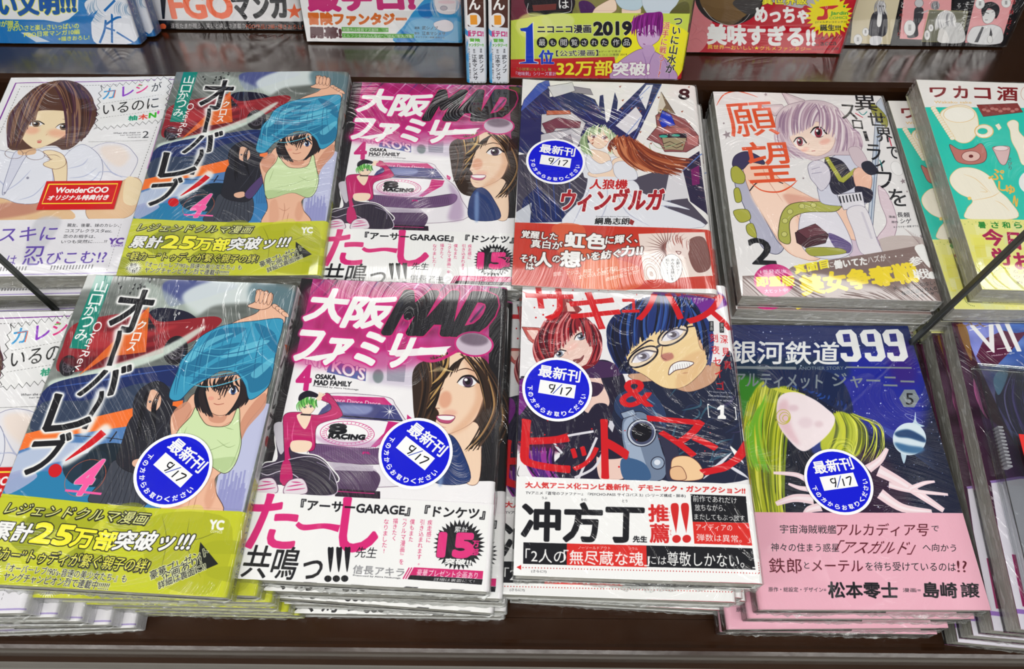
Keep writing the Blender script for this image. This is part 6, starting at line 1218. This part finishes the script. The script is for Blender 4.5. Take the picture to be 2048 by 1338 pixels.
@cover
def new_sticker():
    # round shop label: blue disc, white rim, hand-written date
    c = Canvas([(0, 0), (200, 0), (200, 200), (0, 200)], 512, 512, (252, 252, 254), 20)
    c.ell((100, 100), 92, 92, (18, 26, 214))
    c.text('最新刊', (40, 32), (160, 32), (40, 70), WH, bold=1.3)
    c.poly([(48, 80), (152, 80), (152, 122), (48, 122)], (250, 250, 250))
    c.line([(88, 90), (78, 92), (80, 102), (90, 101), (92, 88), (90, 104), (84, 116)], 3.4, BK); c.line([(112, 84), (90, 118)], 2.2, (30, 60, 180)); c.line([(114, 94), (112, 116)], 3.6, BK); c.line([(124, 94), (140, 92), (128, 116)], 3.6, BK)
    s_ = '下の方からお取りください'
    for k, ch in enumerate(s_):
        t = math.radians(172-k*14.9); x, y = 100+78*math.cos(t), 100+78*math.sin(t); u = (math.sin(t), -math.cos(t)); n_ = (math.cos(t), math.sin(t)); w = 6.8
        c.text(ch, (x-u[0]*-w*-1-n_[0]*w, y-u[1]*-w*-1-n_[1]*w), (x+u[0]*w-n_[0]*w, y+u[1]*w-n_[1]*w), (x-u[0]*w+n_[0]*w, y-u[1]*w+n_[1]*w), WH, bold=.8)
    return c
# -------------------------------------------------------------------- books
PRINT = {}
for _n, _f in COVERS.items():
    PRINT[_n] = _f().image(_n)
bpy.data.objects.remove(_tob)
def PM(n, **k): return print_mat('printed_'+n, PRINT[n], **k)

BW, BH = 0.129, 0.1815
def zsurf(u, y, t, wave, h):
    # height of the front cover: slight bow and slack wave; u 0..1 across from fore-edge to spine
    a, ph = wave
    return t+a*(math.sin(u*5.2+ph+y*9)*0.5+math.sin(y*26+ph*2)*0.35)*min(1, u*6, (1-u)*6)
def sheet_mesh(name, w, h, t, y0, y1, off, side, wave, mats, band=False, rad=0.0035, nx=14, ny=14):
    # dust jacket / paper band: front board, rounded spine, back board, as one folded sheet with thickness
    prof = []                                       # (x from fore-edge 0..w, z, section)
    T = t+2*off
    for i in range(nx+1):
        prof.append((i/nx*(w-rad), 'f'))
    pts = []
    for y in [y0+(y1-y0)*j/ny for j in range(ny+1)]:
        row = []
        for i in range(nx+1):
            x = i/nx*(w-rad); row.append((x, zsurf(x/w, y, t, wave, h)+off, 0))
        zf = row[-1][1]
        for k in range(1, 5):
            a = k/5*math.pi/2; row.append((w-rad+(rad+off)*math.sin(a), zf-(rad)*(1-math.cos(a)), 0))
        for k in range(5):
            row.append((w+off, (zf-rad)+(rad*0.3-off-(zf-rad))*k/4, 1))
        for i in range(5):
            x = (w-rad*0.5)*(1-i/4); row.append((x, -off if not band else -off*0.5, 2))
        pts.append([(y, r) for r in row])
    n = len(pts[0]); V = []; th = 0.00022
    sx = lambda x: (x-w/2)*side
    for r in pts: V += [(sx(q[0]), y, q[1]) for y, q in r]
    nv = len(V)
    for r in pts:                                   # inner skin
        for k, (y, q) in enumerate(r):
            x, z = q[0], q[1]
            if q[2] == 0: z -= th
            elif q[2] == 2: z += th
            if k > nx: x = min(x, w-th+off)
            V.append((sx(x), y, z))
    F, U, MI = [], [], []
    def uvf(y, q, sec):
        x, z = q[0], q[1]
        if sec == 0:
            u = min(x/w, 1.0); u = u if side > 0 else 1-u
            return (u, y/h)
        if sec == 1: return ((1-max(0, min(1, z/t))) if side < 0 else max(0, min(1, 1-z/t)), y/h)
        return (x/w, y/h)
    for j in range(len(pts)-1):
        for i in range(n-1):
            a, b, c, d = j*n+i, j*n+i+1, (j+1)*n+i+1, (j+1)*n+i
            sec = pts[j][i+1][1][2]
            qs = [pts[j][i], pts[j][i+1], pts[j+1][i+1], pts[j+1][i]]
            f = (a, b, c, d); uvs = [uvf(y, q, sec) for y, q in qs]
            if side < 0: f = f[::-1]; uvs = uvs[::-1]
            F.append(f); U += uvs; MI.append(sec)
            f2 = (nv+d, nv+c, nv+b, nv+a)
            if side < 0: f2 = f2[::-1]
            F.append(f2); U += [(0, 0)]*4; MI.append(2)
    for j in (0, len(pts)-1):                       # close the cut edges
        for i in range(n-1):
            a, b = j*n+i, j*n+i+1
            f = (a, nv+a, nv+b, b) if j == 0 else (a, b, nv+b, nv+a)
            if side < 0: f = f[::-1]
            F.append(f); U += [(0, 0)]*4; MI.append(2)
    for j in range(len(pts)-1):
        a, d = j*n, (j+1)*n
        f = (a, d, nv+d, nv+a)
        if side < 0: f = f[::-1]
        F.append(f); U += [(0, 0)]*4; MI.append(2)
    me = mesh(name, V, F, U, MI)
    me.polygons.foreach_set('use_smooth', [True]*len(F)); me.set_sharp_from_angle(angle=math.radians(35)); me.update()
    for m in mats: me.materials.append(m)
    return me
def pages_mesh(w, h, t, side, wave):
    nx, ny = 8, 6; x0, x1 = 0.0012, w-0.0016; V = []; F = []
    ys = [0.0008+(h-0.0016)*j/ny for j in range(ny+1)]; xs = [x0+(x1-x0)*i/nx for i in range(nx+1)]
    for top in (1, 0):
        for y in ys:
            for x in xs: V.append(((x-w/2)*side, y, (zsurf(x/w, y, t, wave, h)-0.0003-(0.0012 if x > w-0.006 else 0)) if top else 0.0003))
    n = nx+1; m = n*(ny+1)
    for j in range(ny):
        for i in range(nx):
            a = j*n+i; F.append((a, a+1, a+n+1, a+n)); F.append((m+a+n, m+a+n+1, m+a+1, m+a))
    for i in range(nx):
        F.append((m+i, m+i+1, i+1, i)); a = ny*n+i; F.append((a, a+1, m+a+1, m+a))
    for j in range(ny):
        a = j*n; F.append((a, a+n, m+a+n, m+a)); a = j*n+nx; F.append((m+a, m+a+n, a+n, a))
    me = mesh('page_block', V, F)
    if side < 0: me.flip_normals()
    me.materials.append(M_PAGES); return me
def wrap_mesh(w, h, t, side, seed, fringe=0.0028):
    # the crumpled edge of the shrink film, a loose skin round the four sides with a frilled seam
    r = random.Random(seed); V = []; F = []
    per = []
    n1, n2 = 26, 36
    for i in range(n1*2): per.append((-w/2+w*i/(n1*2), 0.0, 0, -1))
    for i in range(n2): per.append((w/2, h*i/n2, 1, 0))
    for i in range(n1): per.append((w/2-w*i/n1, h, 0, 1))
    for i in range(n2): per.append((-w/2, h-h*i/n2, -1, 0))
    zs = (1.02, 0.8, 0.62, 0.5, 0.38, 0.2, -0.0)
    bul = (0.0, 0.35, 0.7, 1.25, 0.75, 0.35, 0.1)
    N = len(per); low = [r.uniform(0.2, 1.0) for _ in range(14)]
    for k, (z, b) in enumerate(zip(zs, bul)):
        for i, (x, y, nx_, ny_) in enumerate(per):
            f = i/N*14; g = low[int(f) % 14]*(1-f % 1)+low[(int(f)+1) % 14]*(f % 1)
            amp = fringe*g if ny_ < 0 else 0.0009*g
            d = 0.0004+b*amp*(0.55+0.9*r.random())
            zz = z*t+(r.uniform(-1, 1)*0.0009 if 0 < k < 6 else 0)
            V.append((x+nx_*d, y+ny_*d, min(max(zz, 0.0), t+0.0004)))
    for k in range(len(zs)-1):
        for i in range(N):
            a, b = k*N+i, k*N+(i+1) % N; F.append((a+N, b+N, b, a))
    me = mesh('plastic_film', V, F, smooth=False); me.materials.append(M_WRAP); return me
def disc_mesh(name, cx, cy, r, ang, w, t, wave, side, z_extra, mat, aspect=None):
    # a label stuck on the cover, following its surface
    V = []; F = []; U = []
    uvs = []
    if aspect:
        nx, ny = 12, 6
        g = [[((i/nx-0.5)*2*aspect[0], (j/ny-0.5)*2*aspect[1]) for i in range(nx+1)] for j in range(ny+1)]
        ring = [p for row in g for p in row]; quads = [(j*(nx+1)+i, j*(nx+1)+i+1, (j+1)*(nx+1)+i+1, (j+1)*(nx+1)+i) for j in range(ny) for i in range(nx)]
        uvs = [(p[0]/aspect[0]/2+.5, p[1]/aspect[1]/2+.5) for p in ring]
    else:
        ring = [(0, 0)]; quads = []
        R = (0.35, 0.7, 1.0); S = 64
        for q in R: ring += [(r*q*math.cos(2*math.pi*i/S), r*q*math.sin(2*math.pi*i/S)) for i in range(S)]
        quads += [(0, 1+i, 1+(i+1) % S) for i in range(S)]
        for k in range(2): quads += [(1+k*S+i, 1+(k+1)*S+i, 1+(k+1)*S+(i+1) % S, 1+k*S+(i+1) % S) for i in range(S)]
        uvs = [(p[0]/r/2+.5, p[1]/r/2+.5) for p in ring]
    c, s = math.cos(ang), math.sin(ang)
    top = []
    for p in ring:
        x, y = cx+p[0]*c-p[1]*s, cy+p[0]*s+p[1]*c
        u = (x*side+w/2)/w; top.append((x, y, zsurf(u, y, t, wave, BH)+z_extra))
    V = top+[(x, y, z-0.00012) for x, y, z in top]; n = len(top)
    F = list(quads)+[tuple(n+i for i in reversed(q)) for q in quads]
    U = [uvs[i] for q in quads for i in q]+[uvs[i] for q in quads for i in reversed(q)]
    me = mesh(name, V, F, U, smooth=True); me.materials.append(mat); return me

class Design:
    def __init__(s, cover, spine=None, side=1, band=0.0, amount=1.0, angle=0.0, plain=(240, 240, 238), weight=1.0, cov_rough=0.4):
        s.m = PM(cover, amount=amount, angle=angle, weight=weight, rough=cov_rough)
        s.sp = PM(spine, amount=amount, weight=weight) if isinstance(spine, str) else plain_mat('spine_'+cover, spine or (235, 235, 232), 0.4, weight, amount)
        s.pl = plain_mat('inner_'+cover, plain, 0.5, 0.0)
        s.side, s.band, s.cover = side, band, cover
_cache = {}
def protos(dz, w, h, t, wave, film_on, seed):
    key = (id(dz), round(w, 4), round(h, 4), round(t, 5), wave, film_on, seed % 3)
    if key in _cache: return _cache[key]
    parts = [('cover', sheet_mesh('cover', w, h, t, 0, h, 0.00025, dz.side, wave, [dz.m, dz.sp, dz.pl])),
             ('page_block', pages_mesh(w, h, t, dz.side, wave))]
    if dz.band: parts.append(('paper_band', sheet_mesh('paper_band', w, h, t, 0.0003, h*dz.band, 0.0005, dz.side, wave, [dz.m, dz.sp, dz.pl], band=True, ny=6)))
    if film_on: parts.append(('plastic_film', wrap_mesh(w, h, t, dz.side, 100+seed % 3, film_on)))
    _cache[key] = parts
    return parts
def book(name, dz, loc, rz, t, label, group, w=BW, h=BH, wave=(0.0004, 0.0), film_on=0.0028, seed=0, M=None):
    """loc = middle of the bottom (tail) edge at the underside; the book lies along +y"""
    root = bpy.data.objects.new(name, None); SC.collection.objects.link(root)
    root.empty_display_size = 0.02
    if M is not None: root.matrix_world = M
    else: root.location = loc; root.rotation_euler = (0, 0, rz)
    tag(root, label, 'book', group)
    for n, me in protos(dz, w, h, t, wave, film_on, seed):
        o = bpy.data.objects.new(n, me); SC.collection.objects.link(o); o.parent = root
    return root
def sticker(root, dz, u, v, ang, w=BW, t=None, wave=(0.0004, 0.0), r=0.0205, extra=0.0009):
    me = disc_mesh('round_sticker', (u-0.5)*w, v*BH, r, ang, w, t, wave, dz.side, extra, M_STICK)
    o = bpy.data.objects.new('round_sticker', me); SC.collection.objects.link(o); o.parent = root
    o['label'] = 'round blue new-release label with a hand-written date'
M_STICK = PM('new_sticker', weight=0.25, amount=0.2, rough=0.35)
M_BONUS = PM('bonus_sticker', weight=0.3, amount=0.3)

RACE = Design('racing_cover', 'racing_spine', 1, 0.238, plain=(226, 228, 170), angle=0.5)
FAM = Design('family_cover', 'family_spine', 1, 0.248, angle=0.4)
GUN = Design('gunman_cover', (232, 60, 56), 1, 0.292, angle=-0.8)
GAL = Design('galaxy_cover', (70, 48, 46), -1, 0.302, plain=(70, 48, 46), angle=0.2)
MECH = Design('mecha_cover', (238, 236, 236), 1, 0.27, angle=-0.3)
ARM = Design('armour_cover', (200, 198, 196), 1, 0.17, amount=0.5, angle=0.0)
OFF = Design('office_cover', (236, 234, 240), 1, 0.252, amount=0.4)
SNK = Design('snack_cover', (236, 232, 220), 1, 0.28, amount=0.3, plain=(238, 236, 200))
BAN = Design('banner_cover', (60, 20, 90), 1, 0.42, amount=0.9, plain=(120, 30, 90))

def stack(name, dz, cx, cy, ztop, th, n, offs, what, where, group, wave=(0.0004, 0.0), stick=None, seed=0, film_on=0.0028, film_low=None, t=None, w=BW, h=BH):
    """n copies of one comic; cx, cy = middle of the top cover, th = its turn in degrees; offs = (dx mm, dy mm, turn) of each lower copy"""
    rs = random.Random(seed+7)
    t = t or (ztop-0.0006*n)/n
    ords = ['second', 'third', 'fourth', 'fifth', 'sixth', 'seventh', 'lowest']
    for k in range(n):
        if k == 0: dx = dy = dth = 0.0
        elif k-1 < len(offs): dx, dy, dth = offs[k-1]
        else: dx, dy, dth = rs.uniform(-4, 6), rs.uniform(-6, 1), rs.uniform(-1.5, 1.5)
        a = math.radians(th+dth)
        c = Vector((cx+dx/1000, cy+dy/1000, 0)); base = c+Vector((math.sin(a), -math.cos(a), 0))*(h/2)
        z = ztop-(k+1)*(ztop/n)+0.0003
        if k == 0: lab = '%s, top of %s' % (what, where)
        elif k == n-1: lab = '%s, lowest in %s' % (what, where)
        else: lab = '%s, %s in %s' % (what, ords[k-1], where)
        b = book(name, dz, (base.x, base.y, z), a, t, lab, group, w=w, h=h, wave=wave if k == 0 else (0.0002, wave[1]), seed=seed+k, film_on=film_on if k == 0 else (film_low or film_on))
        if k == 0:
            top = b
            if stick: sticker(b, dz, *stick, t=t, wave=wave)
    return top
# ---------------------------------------------------------- the two flat rows
G_ = 'shrink-wrapped comics lying in flat stacks'
TOPS = {}
for key, (dz, cx, cy, zt, th, n, offs, what, where, kw) in {
    'L1': (OFF, -0.3193, 0.139, 0.0775, 1.6, 5, [(8, 0, 0), (15, 1, -1), (22, 0, 0), (28, -1, 1)], 'white purple-bordered comic', 'far-left front stack', dict(seed=1)),
    'L2': (RACE, -0.1998, 0.1485, 0.1026, -2.5, 7, [(8, 2, 1), (10, 0, 2), (6, 3, 1), (3, 1, 2), (7, 1, 2), (10, 1, 2)], 'racing comic with yellow-green band', 'front stack', dict(wave=(0.0011, 0.6), stick=(0.665, 0.345, math.radians(-33)), seed=2)),
    'L3': (FAM, -0.0714, 0.1537, 0.0935, -2.3, 6, [(5, -2, 1), (8, -1, 0), (3, -3, -1), (7, -2, 1), (4, -4, 2)], 'pink-black gang comic with white band', 'front stack', dict(wave=(0.0007, 2.0), stick=(0.652, 0.392, math.radians(-35)), seed=3)),
    'L4': (GUN, 0.0687, 0.1586, 0.0887, -1.4, 6, [(-11, -7, 0), (-2, -2, -0.5), (2, -3, 1), (-3, -1, 0), (0, -2, -1)], 'red-titled gunman comic', 'centre front stack', dict(wave=(0.0008, 3.4), stick=(0.172, 0.585, math.radians(-8)), seed=4)),
    'L5': (GAL, 0.2036, 0.1504, 0.0501, 0.4, 4, [(-3, -3, 0), (-13, -7, 0.5), (-12, -8, -0.5)], 'starry blue space comic with pink band', 'low front stack', dict(wave=(0.0006, 1.0), stick=(0.46, 0.405, math.radians(8)), seed=5)),
    'L6': (BAN, 0.3505, 0.1397, 0.0620, -4.6, 4, [(-5, 1, 0), (-8, 0, 0), (-9, -2, 0)], 'dark purple comic numbered VII', 'far-right front stack', dict(wave=(0.0006, 4.0), seed=6, w=0.137, h=0.193)),
    'U1': (OFF, -0.3183, 0.3455, 0.0800, 1.6, 5, [(-3, -5, 0), (4, -7, 1), (0, -6, -1)], 'white purple-bordered comic', 'far-left rear stack', dict(seed=7)),
    'U2': (RACE, -0.1877, 0.3411, 0.0904, 1.0, 6, [(3, -1, 1), (5, 1, 0), (2, -2, 0), (4, 0, 1), (6, -1, 1)], 'racing comic with yellow-green band', 'rear stack', dict(wave=(0.0011, 1.4), seed=8)),
    'U3': (FAM, -0.0589, 0.3365, 0.0850, -0.8, 5, [(4, -3, -1), (2, -2, 1), (5, -3, 0)], 'pink-black gang comic with white band', 'rear stack', dict(wave=(0.0008, 0.2), seed=9)),
    'U4': (MECH, 0.0672, 0.3331, 0.0914, -2.1, 6, [(6, -3, -0.5), (11, -5, -0.5), (13, -5, -0.5), (10, -5, 0), (12, -4, 0)], 'robot comic numbered 8 with red band', 'rear centre stack', dict(wave=(0.0012, 2.6), stick=(0.20, 0.565, math.radians(-7)), seed=10)),
    'U5': (ARM, 0.2134, 0.3349, 0.0804, -1.2, 6, [(0, -2, 0), (-1, -1, 0.5), (1, -2, 0), (-2, -1, 0), (-2, -2, 0)], 'orange-titled white fantasy comic numbered 2', 'rear stack', dict(wave=(0.0008, 5.2), seed=11, film_on=0.0012)),
    'U6': (SNK, 0.3573, 0.3300, 0.0980, -1.7, 6, [(-12, -3, 1.5), (-10, -2, 1), (-9, -3, 1), (-12, -2, 0), (-11, -3, 1)], 'turquoise-yellow food comic', 'far-right rear stack', dict(seed=12, film_on=0.0012)),
}.items():
    TOPS[key] = stack('comic_book', dz, cx, cy, zt, th, n, offs, what, where, G_, film_low=0.0016, **kw)

# red shop label on the purple-bordered comic
for key, t_ in (('L1', (0.0775-0.003)/5), ('U1', (0.0800-0.003)/5)):
    root = TOPS[key]
    me = disc_mesh('bonus_sticker', 0.0180, 0.0660, 0, 0.0, BW, t_, (0.0004, 0.0), 1, 0.0009, M_BONUS, aspect=(0.0262, 0.0125))
    o = bpy.data.objects.new('bonus_sticker', me); SC.collection.objects.link(o); o.parent = root; o['label'] = 'red rectangular shop label with a yellow frame'

# clear plastic case lying on the VII comic
m, N, L, P = new_mat('clear_acrylic'); out = N['Material Output']
tr = N.new('ShaderNodeBsdfTransparent'); tr.inputs[0].default_value = (0.97, 0.98, 0.98, 1); gl = N.new('ShaderNodeBsdfGlossy'); gl.inputs['Roughness'].default_value = 0.04
fr = N.new('ShaderNodeFresnel'); fr.inputs['IOR'].default_value = 1.5; mr = N.new('ShaderNodeMapRange'); mr.inputs['To Min'].default_value = 0.06; mr.inputs['To Max'].default_value = 0.5; L.new(fr.outputs[0], mr.inputs['Value'])
mx = N.new('ShaderNodeMixShader'); L.new(mr.outputs[0], mx.inputs[0]); L.new(tr.outputs[0], mx.inputs[1]); L.new(gl.outputs[0], mx.inputs[2]); L.new(mx.outputs[0], out.inputs[0]); N.remove(P)
case = bpy.data.objects.new('plastic_case', None); SC.collection.objects.link(case); case.location = (0.3435, 0.1090, 0.0636); case.rotation_euler = (0, 0, math.radians(-4.6))
tag(case, 'clear hinged plastic case lying on the purple VII comic', 'case')
link('case_base', box_mesh('case_base', -0.060, 0.060, -0.0900, 0.0900, 0.0, 0.0012, 0.0005), case, [m])
link('case_lid', box_mesh('case_lid', -0.060, 0.060, -0.0900, 0.0900, 0.0078, 0.0090, 0.0005), case, [m])
link('case_wall', box_mesh('case_wall', -0.060, -0.0588, -0.0896, 0.0896, 0.0013, 0.0077, 0.0004), case, [m])
link('case_wall', box_mesh('case_wall', -0.0585, 0.060, 0.0885, 0.0896, 0.0013, 0.0077, 0.0004), case, [m])
bm = bmesh.new()
for k in range(12):
    g = bmesh.ops.create_cube(bm, size=1)['verts']
    for v in g: v.co = Vector((-0.0545+v.co.x*0.003, 0.048-k*0.0022+v.co.y*0.0011, 0.0045+v.co.z*0.0055))
me = bpy.data.meshes.new('ribbed_catch'); bm.to_mesh(me); bm.free()
m2 = plain_mat('milky_plastic', (190, 188, 196), 0.25); link('ribbed_catch', me, case, [m2])
lb = link('price_label', box_mesh('price_label', -0.0462, -0.002, 0.018, 0.0435, 0.0091, 0.0093), case, [plain_mat('red_label', (214, 30, 26), 0.4)])
lb2 = link('price_label', box_mesh('price_label', -0.0437, -0.0045, 0.0205, 0.0410, 0.00931, 0.0094), case, [plain_mat('yellow_label', (250, 220, 40), 0.4)])

# --------------------------------------------- comics leaning on the tilted ledge
Rl = Matrix(((1, 0, 0), (0, sn, -cs), (0, cs, sn)))      # local x, y(up the book), z(out of the cover) -> world columns
def lean(dz, xc, d, zr, label, n_behind, bx, w=0.130, t=0.0145, rot=0.0, name='comic_book', seed=0, wave=(0.0006, 0.0)):
    for k in range(n_behind+1):
        # front face of the front copy is at distance d back from the lip
        y, z = lp(d-0.0118+t+k*(t+0.0022), 0.0016)
        R3 = Matrix(((1, 0, 0), (0, sn, -cs), (0, cs, sn)))
        M = Matrix.Translation((xc+bx*k, y, z)) @ R3.to_4x4() @ Matrix.Rotation(math.radians(rot+(0.7 if k else 0)), 4, 'Z')
        book(name, dz, None, None, t, label[min(k, len(label)-1)] if k < len(label) else label[-1], 'comics leaning on the rear ledge', w=w, M=M, seed=seed+k, wave=wave, film_on=0.0010)
BLUE = Design('blue_cover', 'blue_spine', 1, 0.0, plain=(20, 120, 196)); ORN = Design('orange_cover', (235, 232, 235), 1, 0.0); MEAL = Design('meal_cover', 'meal_spine', 1, 0.0)
RANK = Design('ranking_cover', (90, 60, 60), 1, 0.285, plain=(150, 60, 70)); GOUR = Design('gourmet_cover', (230, 200, 200), 1, 0.0, plain=(196, 60, 70)); PANL = Design('panels_cover', (24, 22, 26), 1, 0.0, plain=(236, 236, 236))
lean(BLUE, -0.3800, 0.0715, 0, ['blue and white comic with yellow lettering, front copy at upper left', 'blue and white comic standing behind the other blue one at upper left'], 1, 0.0065, w=0.1305, seed=1)
lean(ORN, -0.2530, 0.1090, 0, ['white comic with large orange letters on a black strip, upper left'], 0, 0, w=0.1360, seed=2)
lean(MEAL, -0.1110, 0.0828, 0, ['white comic with orange and maroon lettering and blue hooded figure, front copy', 'hidden copy behind the blue hooded figure comic'], 1, 0.001, w=0.1320, seed=3)
lean(RANK, 0.0628, 0.0073, 0, ['yellow and red comic with a big blue 1 on its band, front copy', 'second copy behind the comic with the big blue 1', 'third copy behind the comic with the big blue 1', 'rearmost copy behind the comic with the big blue 1'], 3, 0.0015, w=0.1320, seed=4)
lean(GOUR, 0.2080, 0.0672, 0, ['red comic with fat white lettering and yellow starburst, front copy', 'copy behind the red comic with yellow starburst'], 1, 0.001, w=0.1295, seed=5)
lean(PANL, 0.3505, 0.0873, 0, ['black comic with beige and pink picture panels, upper right'], 0, 0, w=0.1400, seed=6)
# two copies standing spine outwards between them
for x, lab in ((-0.0290, 'upright comic showing its brown and white spine, left of the pair'), (-0.0118, 'upright comic showing its brown and white spine, right of the pair')):
    y, z = lp(-0.0190+0.0, 0.0016)
    # the spine faces the viewer: the book's +x side looks out of the ledge
    R3 = Matrix(((0, 0, -1), (-cs, sn, 0), (sn, cs, 0)))   # columns: local x -> out, local y -> up, local z -> world -x
    y, z = lp(-0.0118-0.0068+0.1295/2, 0.0040)
    M = Matrix.Translation((x+0.0073, y, z)) @ R3.to_4x4()
    book('comic_book', MEAL, None, None, 0.0146, lab, 'comics standing spine out', w=0.1290, M=M, seed=8, wave=(0.0, 0.0), film_on=0)
